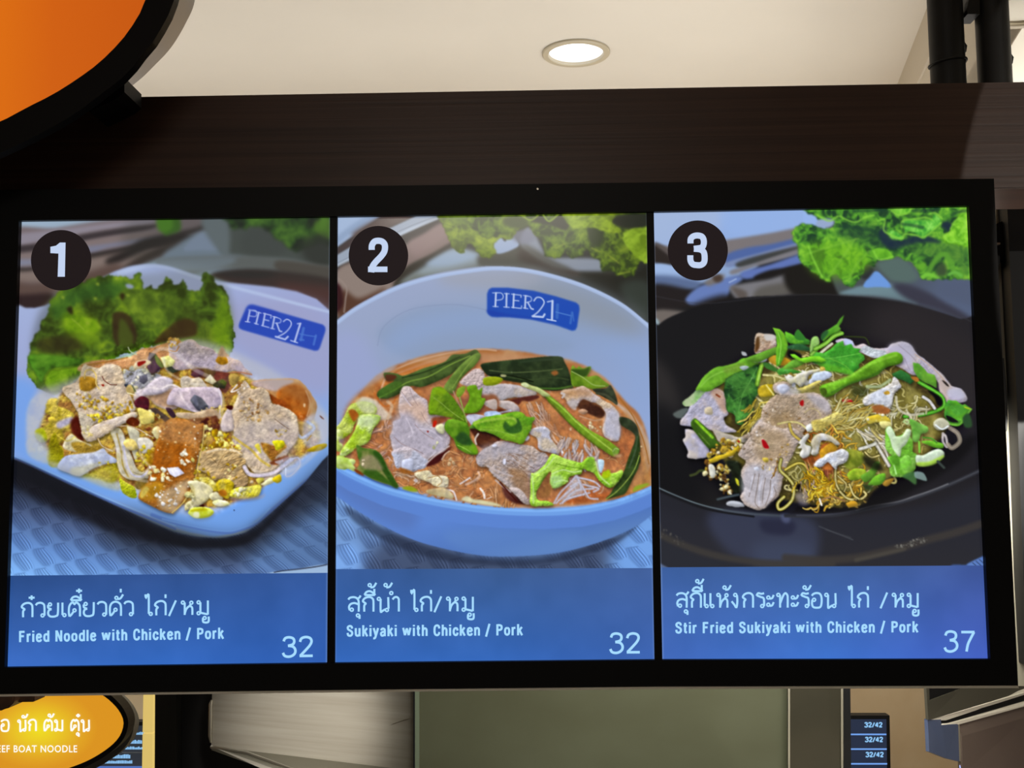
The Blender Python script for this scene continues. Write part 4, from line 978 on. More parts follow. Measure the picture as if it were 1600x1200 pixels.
    L('0,300 200,320 450,310 700,285', 2, '4e5c38', f=1, al=.9); L('130,350 350,390 620,370 760,390', 2.2, '3c4a2c', f=1.5, al=.9); L('450,470 650,475 790,450', 3, '4a6a2c', f=1.5, al=.9)
    L('300,220 500,200 680,190', 3, '32402a', f=2); L('0,345 200,350 420,410', 1.4, '18200f', f=1)
    B('590,320 640,300 660,330 620,350', '8c5c30', f=1); B('110,340 160,345 150,362 110,360', '9c9c70', f=.7)
    B('-60,380 0,360 90,365 130,390 60,440 -50,440', '8a981c', f=.8, b=.4)
    B('780,300 800,250 830,280 860,260 900,280 970,260 970,300 940,360 1030,350 1100,400 1150,440 1120,460 1000,480 880,460 800,450 780,380', '5a7a1e', f=.6, b=.35, c2='72902a', sh=.3)
    B('790,290 900,290 960,270 930,355 860,350 800,320', '38521c', f=.9); L('790,310 900,370 1000,440 1110,450', 1.6, '90a858', f=1)
    B('990,480 1120,470 1160,440 1210,530 1230,620 1180,600 1100,560 1030,520', '2a2c22', f=.8, b=.3, c2='3c4430')
    L('1030,520 1120,540 1220,620', 4, '4a4c38', f=1.5)
    # curved meat ring
    B('690,500 800,480 880,450 960,490 1060,560 1160,620 1230,700 1250,800 1250,950 1200,980 1100,930 1090,850 1120,740 1060,640 960,600 900,580 860,640 780,640 740,600', 'b4a8a8', f=.7, w=1.5, b=.45, br=3, sh=.45, c2='bca890', t=.35)
    c.tint('700,500 900,470 1000,540 860,560 740,560', 'b08458', f=4, al=.7); B('850,640 890,580 960,600 1060,650 1110,720 1060,760 960,720 900,700', '43281e', f=1.2, c2='5c3a28'); B('850,690 900,670 945,695 900,725', 'a8846a', f=.8, b=.5)
    B('740,600 830,600 830,680 780,660', 'b8aca8', f=1, al=.8); c.tint('1120,720 1240,700 1250,950 1110,920', 'b0b0c0', f=3, al=.8)
    L('700,560 720,530 690,520', 3, 'c0b4ac', f=1); L('870,740 1000,780 1080,770', 2.5, 'b89070', f=1, al=.8)
    c.crumbs('940,790 1080,850 1060,900 950,850', 10, (1, 3), ['e0d4b0', 'c8b890'])
    # long stem
    B('505,530 545,520 700,640 820,760 960,870 1120,960 1230,1040 1250,1070 1220,1120 1170,1120 1040,1030 900,920 780,820 650,670', '6a8824', f=.6, b=.6, br=3, sh=.45, c2='7a982c')
    L('545,540 700,660 830,790 960,900 1100,1010 1190,1080', 2.4, '98b448', f=1.2); L('560,590 720,760 880,910 1060,1050', 2, '546c1c', f=1.4, al=.8)
    B('1180,1060 1220,1040 1245,1065 1225,1110 1185,1105', '74903a', f=.7); L('1185,1080 1210,1050 1240,1060', 1, 'a4b870', f=.6)
    B('300,435 340,415 400,445 470,465 560,520 580,545 520,550 460,510 360,470', 'a8b274', f=.7, b=.5, sh=.3)
    B('300,435 350,420 380,450 340,460', 'c0c89c', f=.8)
    # right trailing leaf
    B('1250,750 1330,760 1400,810 1430,880 1440,1000 1450,1100 1440,1200 1330,1200 1360,1080 1400,960 1380,900 1300,850 1260,820', '2e3424', f=.8, b=.4, c2='3c4630', sh=.35)
    Z(765, 640, 6.154)
    B('1330,480 1390,340 1430,240 1445,320 1445,450 1430,560 1380,660 1310,800 1240,830 1120,860 1160,810 1200,740 1260,650 1300,570', '30401e', f=.7, b=.4, c2='3e5228', sh=.3)
    L('1120,860 1220,790 1330,670 1400,560 1440,440', 1.5, '8a9c48', f=.8); L('1420,260 1400,400 1340,560', 2.5, '46563a', f=1.5)
    B('1380,790 1400,740 1500,710 1540,715 1500,740 1430,770', '8ca428', f=1); c.crumbs('1450,320 1480,350 1460,360', 2, (1, 2), ['d8c090']); B('1190,440 1260,430 1260,455 1210,455', 'c09870', f=1.4)
    L('1450,420 1500,560 1530,700', 4, 'b08048', f=3, al=.5)
    # big pork, bottom centre
    Z(765, 640, 6.154)
    B('-60,380 20,340 100,300 260,330 400,350 480,400 560,440 560,520 480,580 400,640 410,760 390,900 330,900 260,830 190,760 120,700 40,640 -20,560 -110,540 -130,460', 'a49a9a', f=.6, w=1.2, ws=5, b=.4, br=4, sh=.5, c2='ae9c90', t=.6, ts=4)
    c.tint('180,560 380,640 390,860 260,780', '8c6238', f=4, al=.6); c.tint('-80,360 200,320 300,400 100,440 -60,480', 'a8a4b0', f=5, al=.6)
    for k in range(46):
        q = c.rnd_in(c.P('20,420 480,420 440,580 300,700 100,600')); a = c.rs.rand()*.9+.1; r = 3+c.rs.rand()*6
        L([(q[0]-r, q[1]-r*a), (q[0], q[1]-.8), (q[0]+r, q[1]+r*a)], .7, ['7c5f4c', '8a6c58', '6c4c38'][k % 3], raw=True, f=.6, al=.6)
    for q in ('130,480 150,470 158,500 145,530 130,515', '20,345 50,330 70,345 40,360'): B(q, 'd4d4e4', f=.5, sh=.3)
    B('190,760 260,750 330,800 370,880 320,880 260,830', 'b6a8a4', f=.8, b=.5, t=.5)
    for q in ('0,580 80,640 160,690', '-20,540 100,600 220,640', '60,680 130,740 200,790'): L(q, 3, 'b8acac', f=1.2, al=.7)
    L('100,700 180,790 260,880', 2, '4a1c14', f=1.5)
    Z(765, 530, 6.154)
    B('380,900 440,850 520,840 580,880 580,940 640,1020 665,1090 630,1100 540,1080 470,1050 460,960', 'b2b0bc', f=.6, w=1, b=.45, sh=.4, c2='bcae9c', t=.3)
    B('330,960 350,935 380,930 380,955 350,980', 'd8d8e0', f=.5, sh=.4); B('690,1080 705,1075 712,1095 700,1100', 'e0e4f0', f=.5)
    # celery leaves
    Z(515, 530, 6.154)
    B('980,500 1010,465 1070,460 1100,480 1160,530 1210,590 1280,700 1310,760 1330,830 1280,800 1200,770 1120,745 1010,725 960,720 955,640', '587a1c', f=.6, b=.45, br=4, sh=.45, c2='749424', t=.2)
    L('1000,560 1080,620 1160,690 1290,780', 1.2, '84a044', f=.8); B('1000,480 1070,465 1130,510 1050,540 1000,520', '7c9e1c', f=2)
    B('960,600 1040,600 1020,700 965,710', '74981c', f=2, al=.7)
    B('1230,480 1300,450 1300,500 1250,560 1220,540', '7c9830', f=.7, b=.3); B('1320,460 1400,440 1430,490 1470,470 1460,560 1500,570 1480,630 1420,700 1330,715 1290,690 1330,600 1340,530', '60881c', f=.6, b=.4, w=1, c2='709c24', sh=.35)
    L('1250,560 1280,660 1320,800', 2, '8aa050', f=.8)
    B('1120,790 1180,765 1260,785 1320,810 1345,880 1350,950 1400,1020 1425,1100 1370,1110 1280,1080 1220,1030 1190,960 1110,870', '4f7a1c', f=.6, b=.5, br=4, sh=.45, c2='6a9428', w=.8)
    B('1210,950 1270,890 1330,920 1370,990 1350,1020 1260,1010', '2c4c24', f=1.5, al=.9); L('1230,1020 1300,1050 1360,1090', 1.2, '8cb04c', f=.8); B('1370,1020 1400,1020 1425,1095 1370,1080', '6e9a20', f=1.2)
    B('1340,850 1400,800 1480,760 1640,745 1640,900 1560,910 1450,870 1380,860', '44702a', f=.7, b=.45, sh=.4, c2='5c8c30')
    Z(765, 640, 6.154)
    B('-160,130 -60,80 0,60 100,50 200,25 290,20 330,40 360,70 435,75 410,130 400,190 350,270 310,330 220,310 140,290 60,250 -20,220 -100,200', '5a8c24', f=.6, b=.45, br=4, sh=.5, c2='78a42c', w=1, t=.2)
    L('-140,130 0,100 200,80 260,110', 4, '98b848', f=2.4, al=.8); B('130,170 150,110 200,160 260,130 260,80 300,130 310,200 250,230 180,220', '2e5424', f=1.2, al=.85); L('-100,190 100,210 260,260', 1.4, '88ac44', f=1, al=.8)
    L('-20,60 100,30 200,10', 3, 'b8cce8', f=1.5, al=.6)
    # cabbage curl
    B('400,920 395,800 400,620 430,610 520,540 590,435 640,430 720,470 800,490 880,510 940,460 1000,460 1020,520 1040,600 1080,640 1100,600 1190,610 1270,580 1280,620 1240,690 1180,750 1120,740 1050,680 1000,610 940,590 900,570 880,620 830,630 760,650 750,700 680,740 600,755 575,700 590,600 530,650 480,740 450,800 470,870 560,880 620,915 540,925', '86b432', f=.5, w=.8, b=.6, br=3, sh=.5, c2='a8cc58', t=.45, ts=5)
    for q in ('410,640 420,760 420,900', '430,620 540,560 620,460', '600,620 700,580 800,600 880,590', '620,700 700,680 750,690', '1020,500 1040,580 1070,650 1150,720'):
        L(q, 2.4, 'bcd890', f=1.6, al=.75)
    c.tint('580,640 700,640 680,740 600,740', 'b4d4a0', f=2, al=.6); L('640,520 760,550 900,570', 1.4, '5a8418', f=1, al=.8); L('470,740 540,640 580,600', 1.2, '5c7c20', f=.8)
    B('1040,490 1060,478 1100,490 1095,560 1070,610 1050,570', 'b4ccd8', f=.7, b=.3); B('1085,610 1150,580 1160,640 1100,660', 'a0b818', f=1); B('940,465 990,470 1000,560 930,560', '68982c', f=1.5, al=.7)
    B('490,740 550,640 580,600 580,700 600,760 560,840 480,850 465,790', '7c5434', f=1.2, c2='94683c')
    # glass noodle spray
    for q in ('620,900 680,800 760,720 830,640', '640,900 720,820 840,720', '680,905 780,850 960,800', '720,880 830,780 1000,760', '840,640 880,720 920,790 900,820', '840,650 1000,690 1060,740', '900,720 980,740 1050,760 1000,790', '700,900 740,860 880,820', '780,740 860,700 880,760', '920,790 960,850 1040,860'):
        L(q, 3.6, 'b4aeb8', f=1, hl='c8c8dc', edge='a08c8c', al=.85)
    B('760,740 830,630 870,680 900,800 760,840 680,880', 'b8bac8', f=1.6, al=.6)
    Z(0, 0, 1); c.mottle('530,660 620,600 740,575 900,590 980,660 1000,720 960,775 800,785 620,755 530,725', .11, 4, f=6)
    c.punch('530,660 620,580 740,560 900,575 980,650 1005,720 960,780 800,790 620,760 530,725', 1.22)
    return c
def picture_p3():
    c = Canvas(1014, 312, 1556, 896, '1c1c1e'); Z = c.Z; G = c.grad; B = c.blob; L = c.line
    Z(1010, 310, 5.714)
    G('0,-60 1600,-60 1600,460 0,460', (0, 100, 300, 500, [(0, 'a4b8dc'), (1, '92aee0')]))
    B('60,80 700,90 600,300 60,420', 'a2b6da', f=8, al=.8); B('700,90 1500,90 1480,230 800,330', '94b2e6', f=6, al=.7)
    B('-60,400 60,420 300,420 720,370 1100,310 1400,260 1450,330 1400,460 1100,560 700,640 300,640 60,600 -60,600', '7a7476', f=2.5)
    B('60,410 150,440 250,600 60,600', '2c2624', f=3); B('60,400 120,410 200,450 200,500', '5a5250', f=2)
    B('-40,570 60,580 200,600 500,640 800,560 1000,600 760,720 500,760 300,800 60,700', '8ca4cc', f=3)
    B('60,590 240,605 420,740 250,720 60,680', '9cb6e0', f=1.5)
    B('720,500 900,440 1100,410 1380,350 1390,400 1100,480 800,590 720,590', '4f66a0', f=2)
    B('720,570 1000,490 1380,390 1390,410 1100,490 760,610', '7888b0', f=1.5)
    B('800,580 1000,510 1400,420 1390,450 1100,540 860,620', '3e4040', f=2)
    B('760,640 1000,570 1400,440 1400,490 1000,600 780,680', '7c7a80', f=2.5)
    B('850,660 1100,590 1440,480 1460,560 1200,640 900,720', '5f74b4', f=2)
    B('960,700 1100,640 1300,610 1440,570 1440,640 1250,680 1100,720 1000,740', '1e1c1c', f=2.5)
    B('60,690 300,700 480,750 400,820 60,780', '5a6c92', f=4)
    B('60,770 400,820 460,860 400,960 60,1000', '231f20', f=4)
    B('350,900 450,800 600,740 800,690 860,720 760,800 700,900 520,960 400,950', '657cb6', f=2.5); L('740,750 800,720', 2, '9cb0d8', f=2)
    B('520,750 600,700 700,680 660,740 560,780', '76706e', f=3); B('590,700 660,680 680,730 620,750', '4a3c34', f=2.5)
    B('740,800 860,760 1100,720 1300,660 1500,640 1560,700 1480,820 1300,860 1100,900 860,945', '78777c', f=3)
    B('760,790 900,840 860,940 800,860', '5c5450', f=3); B('1000,800 1300,740 1500,740 1400,830 1100,890 960,920', '5d5a56', f=4)
    B('60,1010 260,1000 440,1050 300,1130 240,1160 60,1170', '6e6661', f=3); B('60,1080 110,1090 110,1180 60,1200', '8fa4ac', f=1.5)
    B('400,960 700,860 860,950 1000,920 1600,820 1600,1000 1000,980 600,1060 440,1040', '1f1c1c', f=5)
    Z(1260, 310, 5.714)
    B('-200,640 100,620 300,860 -100,870', '1e1c1a', f=4)
    G('300,400 1500,400 1500,1160 1200,1040 900,930 500,880 280,850', (300, 500, 1200, 1000, [(0, '4a5450'), (.4, '474c52'), (1, '55617c')]), f=2)
    B('650,560 840,520 960,620 1000,720 860,760 760,740 640,620', '566a66', f=4)
    B('300,850 420,800 500,780 780,760 860,820 1000,940 800,900 600,870', '6d8790', f=2.5)
    B('510,790 560,700 620,650 680,690 760,790 640,790', '6c98dc', f=1.2)
    B('480,700 500,620 560,600 600,640 540,720', '2a2a34', f=2)
    B('760,760 1000,800 1300,960 1490,1080 1480,1130 1200,1010 900,900', '3a3a48', f=4); B('1200,760 1490,720 1490,960 1400,940 1200,880', '525c74', f=6)
    # leaves
    Z(1260, 310, 5.714)
    B('-20,100 60,90 100,200 60,240 -20,230', '96b4ea', f=1)
    c.leafy('60,40 1560,20 1580,420 1560,600 1490,720 1400,720 1200,720 1040,720 960,600 880,560 820,520 740,540 640,550 610,610 540,600 500,680 460,740 400,790 330,760 290,700 240,680 190,750 120,700 40,640 -20,600 -60,540 -80,420 -130,360 -100,260 -40,220 0,230 60,240 140,260 240,250 240,190 130,200 90,180', '20402a', '4f9430', '86c83a', w=3.5, ws=7, sc=8, f=1.2, k=1.25, ed=.2)
    c.tint('300,260 600,230 740,380 700,460 560,420 300,340', '2e5234', f=7, al=.6); c.tint('0,420 400,400 600,560 460,680 300,720 60,660', '6cae1c', f=8, al=.55)
    B('640,330 700,240 740,340 850,370 1000,320 1130,350 1200,400 1000,400 800,450 700,420', '1e2c40', f=2.5, al=.9); B('1200,240 1260,200 1310,250 1280,300', '20303c', f=2)
    B('860,420 1440,420 1440,700 1380,640 1300,560 1100,540 960,500', '3f6a34', f=5, al=.6)
    c.leafy('760,90 940,90 900,150 800,140', '4ea02c', '78c83c', 'a0e458', w=3, ws=5, sc=5, f=.9, k=1.0, ed=.2)
    c.leafy('710,290 780,280 860,330 880,300 840,220 900,180 1000,180 1100,190 1140,120 1200,180 1200,240 1100,310 1050,360 980,320 900,300 850,370 760,350', '3c9438', '62bc40', '92e060', w=3, ws=5, sc=5, f=.9, k=1.1, ed=.25)
    c.leafy('1280,280 1330,180 1460,40 1560,60 1560,410 1300,410 1220,370 1230,320', '5aa424', '82cc34', 'a8e84c', w=3, ws=5, sc=5.5, f=.9, k=1.1, ed=.2)
    c.leafy('590,460 700,450 770,490 770,540 700,540 600,520', '4c9024', '6cb62c', '84cc40', w=2, sc=6, f=1.2, k=.5, ed=0)
    L('1080,690 1120,600 1180,520 1240,500 1290,580 1330,680', 8, '5c9c34', f=4, al=.9); B('980,590 1060,570 1060,640 1000,640', '64a830', f=2); L('1040,700 1080,680 1170,700', 6, '74c03c', f=3)
    L('1270,680 1330,660 1380,690', 5, '68b044', f=3); B('1160,620 1220,570 1260,640 1240,690 1170,690', '3c5034', f=3)
    for q in ('0,500 150,450 460,360', '200,700 300,560 440,360', '380,740 440,600 560,470'): L(q, 3, '86c440', f=3, al=.45)
    B('90,210 150,180 240,190 240,240 180,265 100,250', '96a8cc', f=1.5)
    for q in ('300,160 380,200 450,210 520,170 600,150', '640,200 700,190 690,280 740,320 850,360 880,320 980,330 1040,350 1100,310 1200,220', '760,110 820,150 900,130 940,90', '850,260 860,200 920,190 1000,180 1060,170 1120,190', '1230,330 1280,390 1340,380 1400,400', '20,430 60,540 140,700', '100,150 200,200 280,160', '1100,140 1150,130 1210,180', '600,470 640,540 700,540 770,520', '1290,270 1330,200 1400,180 1410,260 1360,330'):
        L(q, 3.2, '8cd444', f=2, al=.65); 
    for q in ('300,250 450,260 600,290 660,360', '860,230 940,240 1040,260', '420,110 560,110 680,100', '950,110 1060,110 1180,90', '1300,150 1360,120 1440,110'):
        L(q, 5, '1f4030', f=3, al=.6)
    c.soften('-100,60 1470,60 1470,730 900,700 500,600 200,760 -60,600', .7)
    # black iron dish
    Z(0, 0, 1)
    dish = '1014,520 1028,508 1050,494 1100,476 1160,465 1220,462 1290,461 1350,465 1400,472 1450,482 1500,498 1560,522 1560,900 1014,900'
    G(dish, (1100, 470, 1500, 700, [(0, '17171a'), (.45, '1b1a1c'), (.62, '272427'), (1, '222126')]), f=1)
    c.tint('1014,560 1050,590 1060,650 1014,660', '312e2e', f=10, al=.8); c.tint('1014,640 1060,650 1100,780 1014,760', '0f1014', f=12, al=.8)
    c.tint('1370,480 1440,490 1540,560 1530,700 1450,600 1400,540 1370,520', '2a2629', f=16, al=.9)
    c.tint('1420,700 1530,640 1540,740 1420,760 1300,780', '1c1b20', f=10, al=.7)
    L('1020,462 1100,474 1200,464 1290,460 1400,470 1480,488 1540,512', 1.5, '3a3a40', f=2, al=.5)
    # dish front lip and stand
    Z(1020, 700, 5.714)
    B('40,370 60,380 300,480 600,570 1000,610 1600,620 1700,1100 40,1100', '23242c', f=4)
    Z(0, 0, 1)
    G('1014,800 1100,815 1250,812 1450,790 1556,760 1556,900 1014,900', (1020, 820, 1020, 890, [(0, '262730'), (1, '2a2a30')]), f=8)
    c.tint('1110,800 1264,810 1264,880 1150,870', '3a4058', f=8, al=.75); c.tint('1190,812 1240,815 1235,835 1195,832', '23253a', f=4, al=.8)
    c.tint('1180,850 1264,850 1264,884 1190,884', '44506c', f=10, al=.4)
    Z(1020, 700, 5.714)
    L('40,350 150,400 320,470 480,520 640,555 800,580 1000,595 1200,605 1400,600 1600,590', 2.2, '5e6c74', f=1.2, hl='7c8c92', al=.9)
    L('640,562 900,590 1200,605 1500,600', 5, '434a56', f=2.5, al=.8); L('40,372 200,440 500,550 900,612', 3, '14151a', f=2)
    B('1150,580 1220,590 1220,660 1180,670 1150,640', '5c6488', f=2, al=.6); B('1270,420 1290,520 1240,560 1180,540', '7880a8', f=2.5, al=.5)
    Z(1280, 700, 5.714)
    L('-300,605 0,605 200,590 400,550 600,510 800,460 1000,390 1200,310 1440,200', 5.5, '34363e', f=2.5); L('-200,600 0,600 200,580 350,550', 2.4, '4c4e5c', f=1.5, al=.9)
    L('330,555 500,510 700,480 850,430 1000,380 1150,320', 1.8, '75767c', f=1.4, al=.9); L('500,520 800,455 1100,350 1440,200', 1, '5c5d64', f=1, al=.7)
    L('-300,980 0,1000 300,985 560,930 800,870 1000,810 1200,760 1440,680', 12, '3b3735', f=6, al=.9); L('-1480,150 -1300,200', 1, '333')if False else None
    L('330,1000 600,940 760,900', 6, '4a4640', f=4, al=.8)
    c.crumbs('640,880 700,900 960,840 980,800 880,800 700,860', 46, (.7, 2), ['6c6a64', '7c7a74', '5c5a56'], sh=.2, b=.2)
    L('0,700 100,740 300,820', 1.4, '4c5058', f=1.5, al=.8); L('60,730 280,800', 2, '44464c', f=2, al=.6)
    Z(1020, 700, 5.714)
    L('40,700 60,770 300,880 600,970 900,1020 1200,1035 1600,1035', 11, '3b3836', f=6, al=.9); c.crumbs('80,680 80,820 240,860 300,850', 26, (.7, 1.8), ['4c4a48', '565450'], sh=0, b=.2)
    B('60,830 150,860 500,990 900,1060 130,1070 60,1040', '282a32', f=3); B('60,1030 100,1050 140,1075 60,1075', '56688c', f=1)
    Z(1280, 700, 5.714)
    B('1200,1040 1330,1040 1400,1000 1480,965 1500,1060 1200,1060', '3d568e', f=1.2); B('1330,1030 1480,970 1485,1055 1340,1055', '5a7cc0', f=1.2)
    for q in ('1400,1010 1450,1055', '1430,995 1480,1040', '1370,1025 1400,1050'): L(q, 1, '22304c', f=.8)
    # food mound base
    Z(0, 0, 1)
    mound = '1072,640 1080,610 1110,590 1160,565 1190,540 1230,530 1290,525 1340,532 1400,550 1450,580 1490,620 1512,650 1500,690 1480,700 1440,735 1400,750 1360,775 1340,790 1280,792 1240,780 1200,790 1160,770 1120,740 1100,700 1080,690'
    B('1080,690 1140,780 1200,800 1280,802 1360,796 1420,770 1500,720 1520,680 1400,740 1200,780', '0d0d10', f=5, al=.85)
    B('1090,640 1160,580 1250,540 1350,545 1450,600 1480,660 1440,720 1380,750 1340,790 1250,785 1180,760 1130,720', '40381c', f=2.5, w=3, c2='5c5424', al=1)
    B('1180,600 1300,560 1420,600 1470,670 1400,740 1340,770 1250,760 1200,700', '7c7434', f=4, c2='98904c', al=.8)
    c.strands('1150,600 1300,560 1420,600 1470,670 1400,740 1340,780 1250,770 1200,700', 230, (14, 32), (2.2, 4), ['a09858', 'b4ac70', '8a8040', 'c0b884', 'a8a060', '6c6430'], curl=.5, al=.85, fs=14)
    c.strands('1160,600 1300,565 1420,600 1470,670 1400,740 1340,780 1250,770 1200,700', 90, (12, 28), (1.2, 2.4), ['d0cca4', 'c8c498', 'dcd8bc', 'b8b484'], curl=.6, al=.8)
    # pale prawn/chicken wrapping top right
    Z(1280, 490, 6.154)
    B('160,270 230,240 310,255 350,310 430,290 500,330 640,330 700,290 800,270 880,300 930,370 1000,430 1100,510 1200,600 1270,690 1360,720 1420,800 1400,850 1260,860 1200,840 1160,740 1130,640 1000,600 900,590 760,510 560,420 400,380 300,360', 'a9a4b4', f=.6, w=1, b=.4, br=4, c2='b6acac', t=.2, ts=6)
    c.tint('660,320 800,280 900,340 900,480 820,500 740,420', 'b0aec4', f=4, al=.8); c.tint('1150,640 1260,690 1240,840 1180,820', 'b0a096', f=2, al=.8)
    L('920,390 1100,530 1240,690', 1.5, 'b89c88', f=1, al=.8); B('1180,640 1220,660 1250,700 1220,690', '2a2422', f=.8)
    B('1240,730 1350,730 1400,800 1300,830 1240,800', 'b8b8cc', f=1.5, al=.8); B('430,310 540,340 640,360 620,420 500,420 400,360', 'b0b8bc', f=.8, w=1, t=.4)
    B('240,245 300,255 330,300 250,300', 'b0bcdc', f=.8); L('230,220 400,225 450,240 480,300', 2, '34401e', f=1.2)
    for q in ('760,300 900,420 1000,560', '820,430 860,520 900,580', '1000,480 1060,560 1110,620'): L(q, 1.4, '8c8490', f=1.2, al=.6)
    # left chicken pieces
    Z(1040, 490, 6.154)
    B('870,200 960,195 1050,210 1070,290 1050,330 940,370 860,370', 'a89078', f=.7, w=1.2, b=.5, c2='c8bcb0', t=.5); B('870,240 900,230 900,330 860,370', '5a3c1c', f=1); B('950,200 1050,210 1060,240 970,260', 'c4c0bc', f=1)
    B('290,740 420,740 500,720 560,760 580,850 600,960 560,1010 600,1080 680,1130 600,1145 480,1130 420,1120 250,1090 145,1070 150,1020 210,940', 'a8a6b8', f=.6, w=1, b=.4, sh=.4, c2='b4aaac', t=.3)
    B('430,740 540,730 580,860 590,960 520,900 480,830', 'b09078', f=2, w=1, al=.8); B('380,910 440,900 450,970 380,960', 'c0b49c', f=.8, b=.5); L('490,780 520,800', 3, '8c5034', f=1)
    B('165,850 240,790 300,740 380,745 340,800 260,880 190,890', '7ea868', f=.8, w=1, c2='a8b890'); B('75,960 180,910 220,920 160,1000 100,1000', '74807c', f=1.2, w=1, al=.7)
    B('730,365 770,375 780,405 740,400', 'a8acb0', f=.8)
    B('290,730 350,630 420,560 500,510 560,505 680,470 740,430 830,430 900,480 830,540 700,580 600,640 520,690 430,740 380,750 330,735', '5c9428', f=.7, b=.5, br=4, w=.8, c2='6ea830', sh=.3)
    L('340,700 420,620 540,560 700,510', 2.5, '84bc48', f=1.4, al=.7); c.tint('560,520 740,470 760,520 600,580', '6c8c34', f=2, al=.7)
    Z(1040, 630, 6.154)
    B('190,250 270,260 340,330 400,400 420,460 400,520 240,535 205,510 215,460 165,360 190,320', 'aaa8bc', f=.6, w=1, b=.45, sh=.35, c2='b8b0ac')
    B('445,240 520,270 620,300 700,330 780,310 760,380 620,360 520,380 470,300', 'aaa294', f=.8, w=1, b=.4)
    B('245,180 280,145 330,180 420,260 460,300 490,360 520,400 430,440 380,400 300,300 250,230', '3c5c1c', f=.6, b=.5, sh=.4); L('290,170 370,250 450,330', 4, '7cb028', f=2); L('320,290 420,400', 2, '54702c', f=1.2)
    L('240,695 290,680 330,650 380,650', 4, '3c4424', f=1.5)
    # egg scraps left
    c.crumbs('380,540 420,480 520,370 640,350 740,380 720,440 640,500 520,520 430,560', 70, (2, 5.5), ['b8a448', 'a08830', 'ccc070', '8c6c24', 'c4b898', 'b0902c'], sh=.5, b=.9)
    B('410,550 480,510 600,480 690,420 700,440 640,500 540,540 420,580', 'b8a028', f=.7, b=.5, w=1)
    c.crumbs('370,560 480,580 600,600 630,700 600,780 640,860 610,900 540,840 500,740 400,720', 80, (1.8, 5), ['9c8430', '6c4c20', 'b8a450', '50381c', 'c4bc90', '8c6c2c'], sh=.5, b=.9)
    B('415,590 460,600 480,680 460,720 420,680', 'c0c0b4', f=.6, w=1, b=.5); B('600,840 630,860 635,880 610,870', 'd4d0b8', f=.5)
    B('580,560 700,560 740,640 760,780 720,860 650,850 620,760 640,680', '16190f', f=1.5, c2='20281a'); B('670,720 700,740 705,795 680,770', 'b0b02c', f=.5)
    L('500,925 600,900 700,880', 4.5, '30383c', f=1, hl='58646a'); B('580,965 620,940 720,950 760,990 700,1000 600,985', 'a8acb4', f=.6, w=.8, b=.5)
    # green leaves of parsley
    Z(1040, 490, 6.154)
    c.leafy('580,640 640,590 760,540 880,490 920,540 880,640 890,760 840,860 840,940 780,1000 740,1060 680,1060 660,980 590,930 580,830 560,760', '1e3c20', '376a2c', '54903c', w=1.5, ws=6, sc=7, f=.6, sh=.4, k=.7)
    L('880,520 820,640 740,780 700,960', 1.4, '5c9444', f=1, al=.8); L('760,780 640,840', 1, '4c8438', f=1); L('800,700 680,720', 1, '4c8438', f=1)
    L('930,480 900,580 880,680', 7, '70a030', f=.7, hl='9cc450', edge='527c20')
    B('840,455 900,430 960,415 975,445 940,465 870,470', 'b8c4cc', f=.5, b=.5, sh=.3); B('710,515 760,500 800,515 750,545', '9cacac', f=.8, b=.3)
    B('990,440 1040,400 1120,410 1200,450 1210,490 1120,500 1040,490', 'a88420', f=.8, b=.4, c2='c09a30')
    B('760,440 900,380 1060,320 1150,290 1160,350 1060,390 960,440 880,470', '5a8a2c', f=.8, b=.5, sh=.2)
    B('1030,135 1100,150 1140,190 1170,260 1180,330 1150,400 1100,500 1065,510 1060,400 1070,300 1060,200', '5c9c28', sharp=True, f=.6, b=.5, br=3, sh=.3, c2='70b02c'); L('1080,180 1110,300 1085,480', 1.4, '88c44c', f=.8)
    B('1150,170 1200,190 1250,220 1240,200 1275,150 1310,200 1350,240 1390,260 1380,300 1300,300 1200,290 1170,270 1150,220', '5ea82c', sharp=True, f=.6, b=.5, w=.8, sh=.3, c2='3c7c2c'); B('1240,200 1275,155 1345,240 1300,260 1250,240', '34742c', f=.8)
    B('1180,310 1300,290 1400,340 1380,360 1260,350 1180,340', '2e5a34', f=1, b=.3)
    B('1180,350 1240,360 1310,400 1280,440 1180,420', '101410', f=1.5); B('940,470 1000,480 1080,540 1060,560 960,520', '3c6c2c', f=.8)
    B('1080,540 1160,520 1300,560 1290,570 1160,580 1090,590', '488c34', f=.6, b=.4); B('1400,250 1460,220 1480,300 1440,400 1390,400', '7eac54', f=.7, b=.4, c2='94bc6c', sh=.3)
    B('1130,530 1160,490 1240,440 1320,440 1330,480 1220,530', '649c34', f=.6, b=.5)
    L('1400,395 1480,320 1600,240 1680,180 ', 5.5, '7cb440', f=.6, hl='a4d064', edge='5c8c28', sh=.3); L('1480,390 1560,320 1600,290', 4, 'c0c4a8', f=1)
    Z(1280, 490, 6.154)
    B('20,230 60,170 110,140 170,100 200,50 240,10 220,80 190,120 210,150 170,190 100,220 40,270', '4e9028', sharp=True, f=.5, b=.4, c2='64a834', sh=.2); B('20,200 70,160 90,180 50,240 20,260', '2e5c30', f=1)
    L('-40,340 60,290 140,220 220,190', 6, '78b03c', f=.6, hl='9ccc5c', edge='548c28', sh=.3)
    B('-30,370 40,380 110,340 160,290 180,280 230,260 240,310 310,290 330,330 400,340 380,370 430,400 440,440 380,490 390,520 340,560 335,605 290,580 230,570 150,550 60,545 40,500 -40,480 -100,450', '3c8c2c', sharp=True, f=.5, b=.5, br=4, sh=.45, c2='4c9c34', t=.15)
